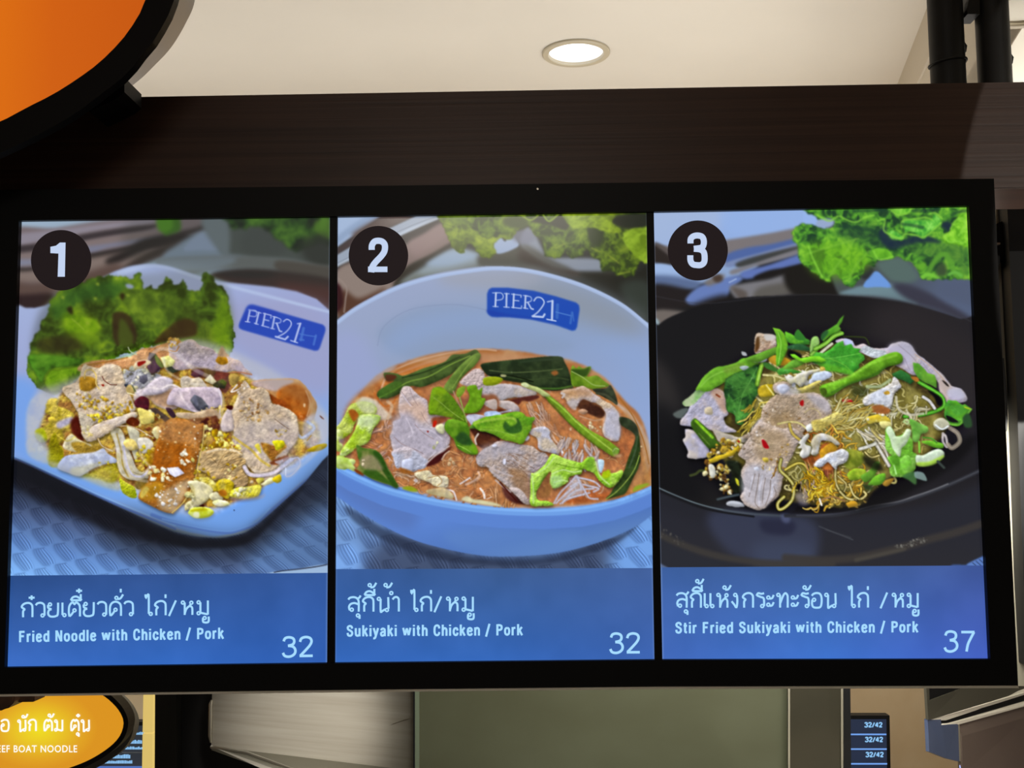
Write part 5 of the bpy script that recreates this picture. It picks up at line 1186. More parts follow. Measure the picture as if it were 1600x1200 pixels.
    L('-60,420 100,430 300,400 400,380', 1.2, '64b044', f=.8); L('100,430 250,500 330,590', 1.2, '6cb43c', f=1, al=.8); B('-20,470 100,490 300,540 335,600 200,570 60,545', '5ca42c', f=1.5, al=.8)
    Z(1040, 490, 6.154)
    B('1195,390 1240,390 1300,430 1400,410 1480,410 1550,450 1500,470 1420,460 1340,475 1280,450 1220,420', '70b828', sharp=True, f=.5, b=.5, sh=.4)
    # stem
    Z(1280, 490, 6.154)
    B('10,700 80,670 240,630 380,540 480,470 600,410 720,370 780,385 805,430 780,480 640,520 560,590 420,640 260,700 120,790 50,800 15,760', '588c20', f=.6, b=.7, br=4, sh=.5, c2='68a028')
    L('100,680 300,600 500,480 740,400', 4, '84bc3c', f=2.5, al=.85); L('120,760 300,670 480,610 640,520', 2, '3c6424', f=2, al=.7)
    B('15,720 60,720 75,770 45,795 15,760', '48601c', f=.8)
    # leafy bits right
    B('700,580 780,540 860,580 920,640 880,680 800,640 720,610', '2e6430', sharp=True, f=.6, b=.5, w=.8, sh=.4)
    B('900,470 960,480 1020,540 1040,570 1110,590 1130,650 1130,720 1080,690 1000,660 950,620 910,550', '4c8430', sharp=True, f=.5, b=.5, sh=.35, c2='649c34')
    L('960,660 1100,740 1180,800 1200,880 1140,930 1000,970 820,990', 6, '4c9c28', f=.6, hl='7cc848', edge='38741c', sh=.35)
    B('880,610 940,610 960,650 920,650', 'a8702c', f=.8); B('1040,740 1100,760 1180,820 1180,880 1140,880 1100,800', '0e0e10', f=1)
    B('1210,880 1240,830 1320,840 1380,880 1400,870 1470,920 1430,970 1400,1050 1340,1080 1250,1070 1200,980', '3c7c2c', sharp=True, f=.5, b=.6, w=.6, sh=.4, c2='54982c'); L('1400,900 1460,920', 2.4, 'a0b828', f=1)
    B('1220,980 1280,1000 1340,1040 1300,1050 1240,1030', '181c18', f=.8); L('1240,1060 1340,1070 1400,1000 1460,920', 3, '6cac3c', f=.8, al=.85); B('1380,1000 1440,960 1470,1080 1400,1090', '2c4c2c', f=1)
    L('1290,900 1350,960', 1.4, '78b84c', f=1); B('1260,900 1360,880 1400,940 1320,980', '4c9434', f=1.2, al=.8)
    Z(1280, 630, 6.154)
    c.strands('740,40 1000,20 1080,90 900,120 740,110', 26, (12, 28), (2.8, 4.3), ['b4b08c', '9c9858', 'c8c4a4', 'a8a068'], curl=.7, al=.85)
    L('740,-60 760,50 860,110 1000,100', 4, 'b8b49c', f=1, hl='d0ccb8', al=.8); L('1000,-60 1060,-20 1110,50', 4.5, 'c0c0bc', f=.8, hl='dcdcdc', sh=.3)
    B('1110,170 1180,140 1250,190 1240,240 1150,260 1100,220', 'a8a890', f=.8, b=.6, sh=.4); L('1120,210 1180,250 1240,220', 2.4, 'd4dcdc', f=.8)
    L('1190,290 1190,370 1230,420 1220,330 1200,300', 4, 'a49c98', f=.8, al=.9, hl='d0ccd0'); L('1260,240 1330,290 1350,370 1280,430 1240,400', 7, '8a8070', f=1, al=.85, hl='b0a898')
    # middle: scrambled egg white
    Z(1280, 490, 6.154)
    B('420,870 440,800 560,740 640,700 690,670 710,620 740,615 790,700 740,750 710,800 700,880 660,930 560,900 480,890', 'b8bac0', f=.5, w=1.2, ws=5, b=.6, br=3, sh=.5, c2='c8c4bc', t=.5, ts=4)
    c.tint('480,780 640,720 700,760 680,880 560,860', 'c0c8d8', f=2, al=.6); B('620,760 660,740 680,770 640,780', 'b08c34', f=.7)
    B('490,910 600,920 660,940 620,970 520,950', '9c6430', f=.8, w=1); B('220,830 300,825 335,870 280,875 240,860', 'b01c24', f=.5, b=.4); B('180,870 300,880 300,920 200,910', '8c8c20', f=1)
    L('320,700 380,720 440,780', 1.6, '9ca060', f=.8); c.tint('310,680 480,720 420,800 330,780', '2c3418', f=3, al=.7); L('460,700 580,700 680,640', 5, '98a878', f=1.2, al=.85, hl='b8c4a0')
    # noodle bundle
    Z(1280, 630, 6.154)
    c.strands('10,160 120,60 440,90 460,180 300,280 60,260', 70, (18, 40), (2.0, 3.2), ['bcb06c', 'ccc48c', 'a89848', 'b4a050', '9c8034'], ang=(-60, 20), curl=.4, al=.85)
    c.strands('300,240 560,240 640,330 640,420 440,330', 40, (14, 30), (2.8, 4.6), ['b8b090', 'c8c0a4', 'a89c5c', 'd0ccb8'], ang=(10, 80), curl=.4)
    c.strands('-40,180 220,280 200,440 -60,400', 50, (14, 30), (2.0, 3.5), ['b07c34', 'a06428', 'c09440', '8c5420'], curl=.5)
    B('450,140 560,110 620,110 690,170 640,200 560,180 480,200', 'c4ac34', f=.7, b=.6, w=1, sh=.35, c2='d0c050'); B('580,180 680,180 690,230 610,240', 'cfc880', f=.7, b=.6, sh=.3)
    B('500,30 600,20 680,60 660,100 560,90', '9c6434', f=1, w=1)
    c.crumbs('440,100 650,90 600,160 480,170', 10, (1, 3), ['e0dcc0', 'd4c870'])
    c.strands('0,420 200,300 440,460 420,700 440,880 200,980 0,960 -80,800', 170, (18, 40), (2.1, 3.8), ['c09a30', 'a88020', 'd0b048', '8c6c1c', 'b8a050', '9c7420', 'c8b460'], curl=.6, al=.9, fs=13)
    c.tint('0,660 160,640 140,860 -60,900', 'b08c18', f=6, al=.4); B('60,560 160,560 160,620 80,700 30,660', '6c3424', f=2.5, c2='8c4c30', al=.9)
    c.strands('20,560 160,560 120,720', 14, (10, 22), (1.7, 2.7), ['8c4830', 'a06040', '6c3420'], ang=(50, 110), curl=.2, al=.6)
    for q, w_ in (('240,450 200,560 160,620 160,760 200,850', 3.4), ('200,850 280,920 400,920 450,880 430,850', 4), ('440,470 500,520 580,500', 3), ('220,610 320,600 400,560 420,480', 3), ('290,780 330,880 380,920', 3.4), ('180,700 260,780 240,850', 2.4)):
        L(q, w_, 'b8aa68', f=.8, hl='d8d0a0', edge='847830', sh=.35)
    c.crumbs('0,960 420,900 440,960 300,1000 40,990', 26, (1.5, 4), ['8c7438', '5c4c24', 'a89040', '3c3420'], sh=.4)
    L('0,940 120,900 240,940', 3, '8c6c40', f=1.2); B('260,960 340,940 370,980 290,1000', 'b88c28', f=.6, b=.5)
    # white & green cabbage
    B('220,480 300,440 420,480 420,580 320,640 240,600', '6c7c24', f=1.5, c2='8c9434', w=1, b=.3)
    B('270,680 340,630 440,640 450,700 400,730 300,740', '80a028', f=.7, b=.6, sh=.3, c2='a8b83c'); B('400,700 480,650 530,570 580,570 560,640 520,720 440,760', '5c8c2c', f=.7, b=.5, sh=.3)
    B('470,780 540,700 630,675 630,740 580,785 500,790', '6cac2c', f=.6, b=.5, sh=.3, c2='5c942c'); B('610,780 640,740 720,720 700,760 650,800', '94742c', f=.8, b=.4); c.tint('420,780 520,800 500,840 440,830', '2c3c20', f=2, al=.9)
    B('870,150 960,190 1040,230 1040,280 980,300 950,370 900,360 890,260', '5c9838', f=.7, b=.5, sh=.3, c2='74ac4c', w=1)
    B('980,370 1060,360 1120,370 1190,390 1190,430 1120,430 1040,400', '6cb030', f=.6, b=.6, sh=.3); L('960,370 965,470', 3, '74b43c', f=.8); L('1000,330 1080,340 1130,380', 2.5, '50902c', f=1)
    B('640,260 680,220 720,280 740,320 800,300 840,250 880,260 880,320 900,380 900,460 940,500 930,600 920,640 860,700 760,710 690,690 670,600 660,520 700,500 640,440', '66a432', f=.6, w=1, b=.6, br=4, sh=.5, c2='84bc50', t=.35, ts=6)
    B('640,260 680,220 720,280 740,320 800,310 840,250 880,260 870,320 830,400 790,440 780,510 750,500 700,420 680,340', 'b2c89c', f=.7, w=.6, b=.5, c2='c0d4b0')
    B('780,540 860,500 890,600 850,650 780,620', '78c040', f=.8, b=.5, c2='8ccc58'); L('720,600 740,680', 2.4, 'a8dc88', f=1.2, al=.9); B('690,500 760,520 780,620 730,600 680,540', '4c8424', f=1.5, al=.8)
    L('820,180 850,200 860,170 830,160 810,180', 2.6, 'b0c888', f=.7)
    B('935,500 1000,500 1080,460 1150,440 1200,470 1190,520 1120,560 1040,600 960,600 930,560', 'b4c4ac', f=.6, b=.6, br=3, sh=.35); B('940,570 1060,560 1190,500 1190,530 1100,590 1000,610 940,600', '94b848', f=1, b=.3)
    B('800,700 920,660 930,780 860,740', '44703c', f=1, al=.9); B('920,660 1000,670 1035,745 960,730 920,710', '7c9490', f=.7, al=.9); L('1140,560 1200,620', 4, '38423e', f=1.5)
    L('540,380 600,480 670,600', 6, 'b4b0a0', f=.7, hl='e0e0dc', edge='8c8870', sh=.4); L('390,440 460,420 540,390', 5, 'b8b8a8', f=.8, hl='d8d8d0', sh=.3)
    c.tint('420,500 560,560 620,640 520,640 440,580', '16180f', f=3, al=.8)
    # central chicken
    Z(1040, 490, 6.154)
    c.strands('800,860 1000,800 1000,900 800,1100', 34, (10, 24), (2.0, 3.5), ['a89430', 'bcac50', '8c7c28'], curl=.5, ang=(80, 170))
    B('890,720 960,680 1040,690 1030,780 960,800 900,790', 'a08c18', f=.7, b=.4, c2='c0a830', w=1); L('970,690 1040,780', 2.6, 'd4c870', f=.8)
    L('940,590 1060,600 1160,640', 3.5, 'b0ac70', f=1, hl='d0cc98')
    c.crumbs('1180,590 1300,560 1480,540 1560,600 1460,700 1240,720', 40, (2, 6), ['c8c8c0', 'd4d0b0', 'b4a04c', 'bcc0cc', 'c8b868', '8c7430'], sh=.4, b=.8)
    B('1140,590 1200,620 1300,570 1460,530 1480,550 1380,590 1360,640 1300,700 1240,660 1200,680', 'bcbab4', f=.6, w=1, b=.6, sh=.4, c2='c8c4a0'); B('1400,620 1440,570 1540,550 1600,590 1520,640 1440,650', 'b4c0d0', f=.6, w=1, b=.5, sh=.35)
    B('1220,700 1290,720 1450,650 1500,650 1400,720 1320,750', 'c4b868', f=.7, b=.5)
    B('910,1010 940,900 1000,830 1060,780 1100,790 1040,740 1040,680 1120,650 1200,680 1180,740 1240,770 1340,760 1440,760 1490,780 1560,850 1600,950 1570,1010 1500,1060 1400,1080 1320,1140 1300,1200 760,1200 830,1130 870,1060', 'ab9a88', f=.6, w=1.2, ws=5, b=.45, br=4, sh=.5, c2='9c8a74', t=.5, ts=4)
    c.tint('1040,700 1200,700 1300,760 1120,780', 'b4b0b8', f=3, al=.8); c.tint('1350,770 1480,790 1580,860 1560,960 1420,860', 'b2aeb6', f=3, al=.75); B('1080,690 1160,680 1190,730 1130,770 1080,740', 'b4b8c8', f=1, b=.5)
    c.tint('820,1120 880,1030 930,1010 920,1100 860,1160', 'b4aeb4', f=3, al=.7); c.tint('1000,1000 1200,940 1280,1100 1100,1180 1020,1100', '94784c', f=6, al=.5)
    B('1290,850 1320,830 1330,860 1320,890 1295,880', 'a01c1c', f=.7)
    c.crumbs('960,900 1300,820 1400,960 1200,1150 960,1080', 50, (.8, 2.2), ['c0b09c', '8c7458', 'cbbca8', '7c6444'], sh=.3)
    Z(1040, 630, 6.154)
    B('880,200 940,180 1100,240 1240,240 1300,320 1230,480 1160,620 1130,720 1110,820 1080,900 1000,960 950,1010 880,1025 780,990 740,950 715,900 760,820 740,740 725,660 770,560 700,500 740,420 800,330 830,260', 'b0a298', f=.6, w=1.2, ws=5, b=.4, br=4, c2='a69688', t=.55, ts=4, sh=.3)
    c.tint('800,600 950,600 1080,680 1060,860 940,1000 760,940 740,700', 'b4b2bc', f=4, al=.8); c.tint('860,260 1100,260 1200,420 1100,560 900,560 860,420', '9a8058', f=6, al=.5)
    for q in ('860,680 830,800 800,900', '900,680 880,820 860,950 900,1010', '960,720 940,840 930,960', '1010,740 1000,860 960,980', '1040,800 1060,880 1000,960'):
        L(q, 1, '6c5c50', f=1, al=.75)
    for q in ('840,700 810,850', '930,700 900,860 900,980', '1030,780 1020,900'): L(q, 2.4, 'c4c4d0', f=1.4, al=.7)
    L('1080,520 1060,640 1020,720', 1.2, '6c4a20', f=.8); L('1060,620 1040,700', 2, '8c6424', f=1)
    c.crumbs('720,420 860,220 960,260 900,420 800,520', 40, (1, 3), ['bcb0a8', 'c8beb4', '9c8870', '8c7860'], sh=.3, b=.8)
    c.crumbs('900,540 1040,520 1160,340 1180,600 1060,680 920,620', 50, (.8, 2.4), ['c8b890', 'a88c50', '8c6c30', 'd4c8a8'], sh=.3)
    B('925,350 960,365 995,430 960,435 935,410', '9c141c', f=.5); B('690,360 715,365 705,380', '9c1c1c', f=.4); B('930,530 980,525 990,560 950,565', 'b4a044', f=.6, b=.6); B('850,620 890,615 900,645 860,645', 'c4c8d4', f=.6, b=.4)
    L('1080,200 1180,180 1280,190 1350,240', 3, 'bcb06c', f=.8, hl='d8d0a0', al=.9); L('1190,200 1220,290 1300,360', 4, 'b49c3c', f=.9, hl='d0c070', sh=.3, al=.9)
    L('1340,90 1400,50 1470,80 1490,130', 2, 'a89874', f=.7, hl='c8b890')
    L('1110,540 1100,640 1180,720 1230,800 1220,920 1150,1000 1090,1020 1080,960 1140,900', 5, 'a8a050', f=.8, hl='d0cc90', edge='70681c', sh=.4)
    L('1150,640 1260,580 1330,590 1370,660 1340,760', 4, 'b4a440', f=.9, hl='d4c878', edge='80701c', sh=.35)
    # drape of egg and red noodles at right of it
    B('1310,520 1460,500 1500,400 1600,400 1600,640 1440,600 1380,580', '9c5428', f=1.2, c2='b87034', w=1)
    c.strands('1320,510 1460,500 1480,580 1380,600', 12, (8, 18), (1.7, 2.7), ['b87c4c', '8c4c24', 'c89464'], ang=(50, 90), curl=.2, al=.7)
    B('1480,470 1540,410 1620,380 1640,460 1560,480 1520,580', 'b88c28', f=.8, b=.4, w=1)
    B('1430,590 1470,540 1520,520 1560,480 1640,460 1700,440 1760,480 1740,560 1660,600 1640,640 1560,570 1500,610 1440,610', 'bcc0cc', f=.5, w=1.2, b=.6, br=3, sh=.45, c2='c8c8c8', t=.5, ts=4)
    B('1360,290 1380,320 1340,390 1400,420 1380,500 1320,530 1290,490 1310,440 1270,430 1300,400 1280,380', 'c0c0bc', f=.5, w=.8, b=.6, sh=.45, c2='d0ccc0')
    B('1400,370 1440,310 1500,290 1580,310 1640,350 1680,390 1640,400 1580,370 1500,360 1480,420 1460,490 1400,490 1410,430', 'c4c4c4', f=.5, w=.8, b=.6, sh=.45, c2='b0a890')
    B('1350,220 1400,195 1420,215 1400,260 1360,270', 'c8ccc8', f=.6, w=1, b=.6); B('1430,170 1480,170 1490,220 1440,240', 'b8a044', f=.8, b=.5)
    B('1400,180 1500,150 1640,90 1700,120 1600,200 1500,260 1440,280', 'b4a454', f=1, b=.4, c2='c8bc70', t=.5)
    c.strands('1260,760 1340,720 1440,740 1420,860 1280,860', 30, (8, 20), (1.7, 3.2), ['b0982c', '8c7444', 'c4a844', 'a89484', '6c5c34'], curl=.6, ang=(20, 150))
    c.strands('1380,720 1600,700 1600,900 1440,930', 40, (10, 24), (2.0, 3.5), ['c4a020', 'a88014', 'd4b838', '907010'], curl=.6)
    c.tint('1240,880 1340,860 1380,960 1300,980', '8c8494', f=3, al=.55); B('1255,800 1300,770 1290,840', '14100c', f=1.2); L('1480,920 1500,980', 2.6, 'd8d4c8', f=.7)
    Z(0, 0, 1)
    c.mottle('1075,640 1150,570 1260,535 1400,560 1500,640 1480,700 1400,750 1290,790 1180,785 1100,730', .12, 4.2, f=6)
    c.mottle('1075,640 1150,570 1260,535 1400,560 1500,640 1480,700 1400,750 1290,790 1180,785 1100,730', .12, 13, f=6)
    c.punch('1065,640 1150,560 1260,510 1400,540 1510,630 1490,700 1400,760 1290,800 1170,800 1080,730', 1.2)
    return c
# ---------------------------------------------------------------- the setting
CZ = CAM.z+1.30                                       # main ceiling
SZ = CAM.z+.838                                       # lower soffit to the right
P1 = atz(1403, 129, CZ); P2 = atz(1453, 0, CZ)
D = (P1-P2); D.z = 0; D.normalize()                   # the bulkhead runs away from the viewer
Sd = Vector((D.y, -D.x, 0))
if Sd.x < 0: Sd = -Sd
far = P1+D*6; near = P1-D*5
def holed(name, poly, c, r, th, m):
    """a ceiling plate with a round cut-out for a recessed lamp"""
    bm = bmesh.new(); P = [bm.verts.new(p) for p in poly]
    Q = [bm.verts.new((c.x+r*math.cos(t*math.pi/24), c.y+r*math.sin(t*math.pi/24), c.z)) for t in range(48)]
    es = [bm.edges.new((P[i], P[(i+1) % len(P)])) for i in range(len(P))]+[bm.edges.new((Q[i], Q[(i+1) % 48])) for i in range(48)]
    bmesh.ops.triangle_fill(bm, edges=es, use_beauty=True)
    g = bmesh.ops.extrude_face_region(bm, geom=bm.faces[:])
    bmesh.ops.translate(bm, verts=[e for e in g['geom'] if isinstance(e, bmesh.types.BMVert)], vec=(0, 0, th))
    bmesh.ops.recalc_face_normals(bm, faces=bm.faces)
    me = bpy.data.meshes.new(name); bm.to_mesh(me); bm.free(); me.materials.append(m)
    return link(bpy.data.objects.new(name, me), None, 'structure')
dc = atz(900, 81.5, CZ); rr = 50.5/F*(dc-CAM).length
dc2 = atz(1612, 8, SZ)
holed('ceiling', [Vector((-5, near.y, CZ)), near, far, Vector((-5, far.y, CZ))], dc, rr*.82, .1, M['ceiling'])
dz = Vector((0, 0, SZ-CZ))
q = [near, far, far+dz+Vector((0, 0, .004)), near+dz+Vector((0, 0, .004))]
v, f = prism_geo(q, [p+Sd*.05 for p in q]); mesh_obj('trim_1', v, f, M['face'], None, 'structure')
q = [near+dz, far+dz, far+dz+Sd*4, near+dz+Sd*4]
holed('trim_2', q, dc2, .085*.82, .09, M['soffit'])
a = atz(1403, 129, CZ)                                # thin strip for the groove along the bulkhead face
g0 = near+Vector((0, 0, -.14))-Sd*.006; g1 = far+Vector((0, 0, -.14))-Sd*.006
q = [g0, g1, g1+Vector((0, 0, -.012)), g0+Vector((0, 0, -.012))]
v, f = prism_geo(q, [p+Sd*.006 for p in q]); mesh_obj('trim_3', v, f, M['face'], None, 'structure')
box('floor', (-5, -5, -.06), (6, 8, 0), M['floor'], None, 'structure')
box('wall_back', (-5, 3.2, 0), (6, 3.3, CZ), M['wall'], None, 'structure')
# the dark timber beam the menu hangs from
top = [(-60, 155.5), (185, 152), (500, 146.5), (800, 142), (1200, 135), (1700, 126)]
fr = [at(x, y, .06) for x, y in top]+[at(1700, 316, .06), at(-60, 330, .06)]
z1 = fr[0].z; z0 = at(800, 322, .06).z
for p in fr: p.x = p.x
tl_, tr_ = at(-60, 155.5, .06), at(1700, 126, .06)
q = [Vector((tl_.x-.6, .06, tl_.z)), Vector((tr_.x+.5, .06, tr_.z)), Vector((tr_.x+.5, .06, tr_.z-.178)), Vector((tl_.x-.6, .06, tl_.z-.178))]
v, f = prism_geo(q, [Vector((p.x, .20, p.z)) for p in q])
mesh_obj('beam', v, f, M['wood'], None, 'structure', bevel=.0015)

# ---------------------------------------------------------------- the menu display
menu = thing('menu_display', 'wide black-framed hanging menu display with three lit dishes numbered 1 to 3', 'display', (0, 0, ZB-.06))
PAN = [((29.5, 344.5), (515.5, 338.3), (7, 1043), (511, 1036.3)),
       ((527, 337.7), (1010.5, 330.8), (523, 1036.3), (1023, 1031.2)),
       ((1021.5, 330.3), (1514, 321.5), (1035, 1031.2), (1547.5, 1030.2))]
SPLIT = [(899.5, 895), (889.3, 887.5), (886.5, 883.5)]         # where each photo ends and its caption begins (left, right)
CANV = [(0, 330), (518, 325), (1014, 312)]
CAP = [(('2c4f8c', '3052900'[:6], '33589c'), ('3a6cc4', '3268c0', '2f5fb4')),
       (('355a98', '3b5c92', '405e98'), ('356ac0', '3468bc', '3a62b0')),
       (('3c5f9e', '40629e', '41599c'), ('4068ba', '3f74d0', '435fc0'))]
def bil(q, u, v):
    (ax, ay), (bx, by), (cx, cy), (dx, dy) = q
    return ((1-v)*((1-u)*ax+u*bx)+v*((1-u)*cx+u*dx), (1-v)*((1-u)*ay+u*by)+v*((1-u)*cy+u*dy))
def grid_plane(name, quad, nu, nv, colour, mat_, parent, Y=0.0, label=None):
    """a flat lit panel with its picture stored per vertex; quad = TL, TR, BL, BR"""
    U, V = np.meshgrid(np.linspace(0, 1, nu+1), np.linspace(0, 1, nv+1))
    X, Yp = bil(quad, U, V)
    R_ = np.array(RM); d = np.stack([(X-800)/F, (600-Yp)/F, -np.ones_like(X)], -1) @ R_.T
    t = (Y-CAM.y)/d[..., 1]
    P = np.array(CAM)+d*t[..., None]
    P = P.reshape(-1, 3)
    off = np.zeros(3); p = parent
    while p is not None: off += np.array(p.location); p = p.parent
    P = P-off
    idx = np.arange((nu+1)*(nv+1)).reshape(nv+1, nu+1)
    q = np.stack([idx[:-1, :-1], idx[1:, :-1], idx[1:, 1:], idx[:-1, 1:]], -1).reshape(-1)
    me = bpy.data.meshes.new(name); n = nu*nv
    me.vertices.add(len(P)); me.vertices.foreach_set('co', P.astype(np.float32).ravel())
    me.loops.add(n*4); me.loops.foreach_set('vertex_index', q.astype(np.int32))
    me.polygons.add(n); me.polygons.foreach_set('loop_start', np.arange(0, n*4, 4, dtype=np.int32))
    me.update(calc_edges=True)
    col = colour(X, Yp, U, V); lin = np.where(col <= .04045, col/12.92, ((col+.055)/1.055)**2.4)
    at_ = me.color_attributes.new('print', 'FLOAT_COLOR', 'POINT')
    at_.data.foreach_set('color', np.concatenate([lin, np.ones(lin.shape[:2]+(1,))], -1).astype(np.float32).ravel())
    me.materials.append(mat_)
    o = bpy.data.objects.new(name, me); link(o, parent)
    if label: o['label'] = label
    return o
def display_mat(name):
    m = bpy.data.materials.new(name); m.use_nodes = True; nt = m.node_tree; b = nt.nodes['Principled BSDF']
    a = nt.nodes.new('ShaderNodeVertexColor'); a.layer_name = 'print'
    nt.links.new(a.outputs[0], b.inputs['Emission Color']); b.inputs['Emission Strength'].default_value = 1
    b.inputs['Base Color'].default_value = (.004, .004, .005, 1); b.inputs['Roughness'].default_value = .12; b.inputs['Specular IOR Level'].default_value = .35
    return m
M['display'] = display_mat('lit_display')
def edge_glow(col, X, Yp, U, V, quad):
    w_ = 500.; h = 700.
    e = np.minimum(np.minimum(U, 1-U)*w_, np.inf)
    k = np.clip(1-e/1.6, 0, 1)*.35
    return col*(1-k[..., None])+np.array([.66, .76, .93])*k[..., None]
def sampler(img, x0, y0):
    def f(X, Yp, U, V):
        h, w_ = img.shape[:2]
        x = np.clip(X-x0-.5, 0, w_-1.001); y = np.clip(Yp-y0-.5, 0, h-1.001)
        xi = x.astype(int); yi = y.astype(int); fx = (x-xi)[..., None]; fy = (y-yi)[..., None]
        c = (img[yi, xi]*(1-fx)+img[yi, xi+1]*fx)*(1-fy)+(img[yi+1, xi]*(1-fx)+img[yi+1, xi+1]*fx)*fy
        k = np.clip(1-V*560/1.6, 0, 1)[..., None]*.3
        c = c*(1-k)+np.array([.66, .76, .93])*k
        return edge_glow(c, X, Yp, U, V, None)
    return f
PICS = [picture_p1, picture_p2, picture_p3]
NAMES = ['lit panel 1, noodles and lettuce on a square white plate', 'lit panel 2, red soup in a white bowl', 'lit panel 3, glass noodles in a black iron dish']
screens = []
for k in range(3):
    tl, tr, bl, br = PAN[k]; sl, sr = SPLIT[k]
    lx = tl[0]+(bl[0]-tl[0])*(sl-tl[1])/(bl[1]-tl[1]); rx = tr[0]+(br[0]-tr[0])*(sr-tr[1])/(br[1]-tr[1])
    q = (tl, tr, (lx, sl), (rx, sr))
    o = grid_plane('screen', q, int((tr[0]-tl[0])/1.08), int((sl-tl[1])/1.08), sampler(PICS[k]().done(), *CANV[k]), M['display'], menu, label=NAMES[k])
    screens.append(o)
    tc, bc = CAP[k]
    ct = [hexc(c_) for c_ in tc]; cb = [hexc(c_) for c_ in bc]
    def capcol(X, Yp, U, V, ct=ct, cb=cb):
        T = np.stack([np.interp(U, [0, .5, 1], [c_[i] for c_ in ct]) for i in range(3)], -1)
        B_ = np.stack([np.interp(U, [0, .5, 1], [c_[i] for c_ in cb]) for i in range(3)], -1)
        c_ = T*(1-V[..., None])+B_*V[..., None]
        n = fbm(X, Yp, 60, 40+int(X[0, 0]) % 50, 3)[..., None]*.07
        e = np.clip(1-(1-V)*146/2.2, 0, 1)[..., None]*.35
        c_ = (c_+n*np.array([.6, .7, 1]))*(1-e)+np.array([.55, .72, .98])*e
        return np.clip(edge_glow(c_, X, Yp, U, V, None), 0, 1)
    grid_plane('caption_band', ((lx, sl), (rx, sr), bl, br), 160, 60, capcol, M['display'], o, label='blue caption band')
# black frame with its two mullions
def ring(px_out, px_in, Y0, Y1, name, m, parent, **kw):
    n = len(px_out); fo = [at(x, y, Y0) for x, y in px_out]; fi = [at(x, y, 0) for x, y in px_in]
    fi = [Vector((p.x, Y0, p.z)) for p in [at(x, y, Y0) for x, y in px_in]]
    bo = [Vector((p.x, Y1, p.z)) for p in fo]; bi = [Vector((p.x, .004, p.z)) for p in fi]
    v = fo+fi+bo+bi; f = []
    for i in range(n):
        j = (i+1) % n
        f += [[i, j, n+j, n+i], [i, j, 2*n+j, 2*n+i][::-1], [n+i, n+j, 3*n+j, 3*n+i]]
    f.append([2*n+i for i in range(n)])
    return mesh_obj(name, v, f, m, parent, **kw)
OUT = [(-40, 297), (522, 291), (1016, 285), (1553, 279), (1591, 1072), (1029, 1073.6), (517, 1079), (-48, 1086)]
INN = [(29.5, 344.5), (521, 338), (1016, 330.6), (1514, 321.5), (1547.5, 1030.2), (1029, 1031.2), (517, 1036.3), (7, 1043)]
ring(OUT, INN, -.010, .052, 'bezel', M['bezel'], menu)
prism('mullion', [(515.3, 338), (527, 337.5), (523, 1036.5), (511, 1036.5)], -.006, .003, M['bezel'], menu)
prism('mullion', [(1010.4, 330.6), (1021.6, 330.2), (1035, 1031.3), (1023, 1031.3)], -.006, .003, M['bezel'], menu)
prism('bottom_trim', [(-48, 1086), (517, 1079), (1029, 1073.6), (1591, 1072), (1592, 1075.2), (1029, 1076.6), (517, 1082), (-48, 1089)], -.014, .05, M['trim'], menu, label='thin pale metal strip')
B0 = at(840, 295.5, -.010)
tube('screw', [B0+Vector((0, 0, 0)), B0+Vector((0, -.0015, 0))], .0016, M['alu'], menu, n=10)

# ---------------------------------------------------------------- lettering (flat strokes on the panels)
LY = -.0012
def flat(name, polys, m, parent, Y=LY, label=None):
    """polys: list of (points px) or (verts px, faces)"""
    v, f = [], []
    for P, Fc in polys:
        b = len(v); v += [at(x, y, Y) for x, y in P]; f += [[b+i for i in q] for q in Fc]
    me_o = mesh_obj(name, v, f, m, parent, label=label)
    return me_o
def ribbon(P, w_, closed=False):
    P = np.asarray(P, float); n = len(P); L_, R_ = [], []
    for i in range(n):
        if closed: a, b = P[(i-1) % n], P[(i+1) % n]
        else: a, b = P[max(i-1, 0)], P[min(i+1, n-1)]
        d = b-a; d = d/(np.hypot(*d)+1e-9); nn = np.array([-d[1], d[0]])
        k = 1.0
        if (closed or 0 < i < n-1):
            e = P[i]-a; e = e/(np.hypot(*e)+1e-9); k = 1/max(.55, abs(e@d))
        L_.append(P[i]+nn*w_/2*k); R_.append(P[i]-nn*w_/2*k)
    V = [tuple(p) for p in L_+R_]; m = n if closed else n-1
    return V, [[i, (i+1) % n, n+(i+1) % n, n+i] for i in range(m)]
def disc_px(cx, cy, r, n=56, ry=None):
    return [(cx+r*math.cos(2*math.pi*i/n), cy+(ry or r)*math.sin(2*math.pi*i/n)) for i in range(n)]
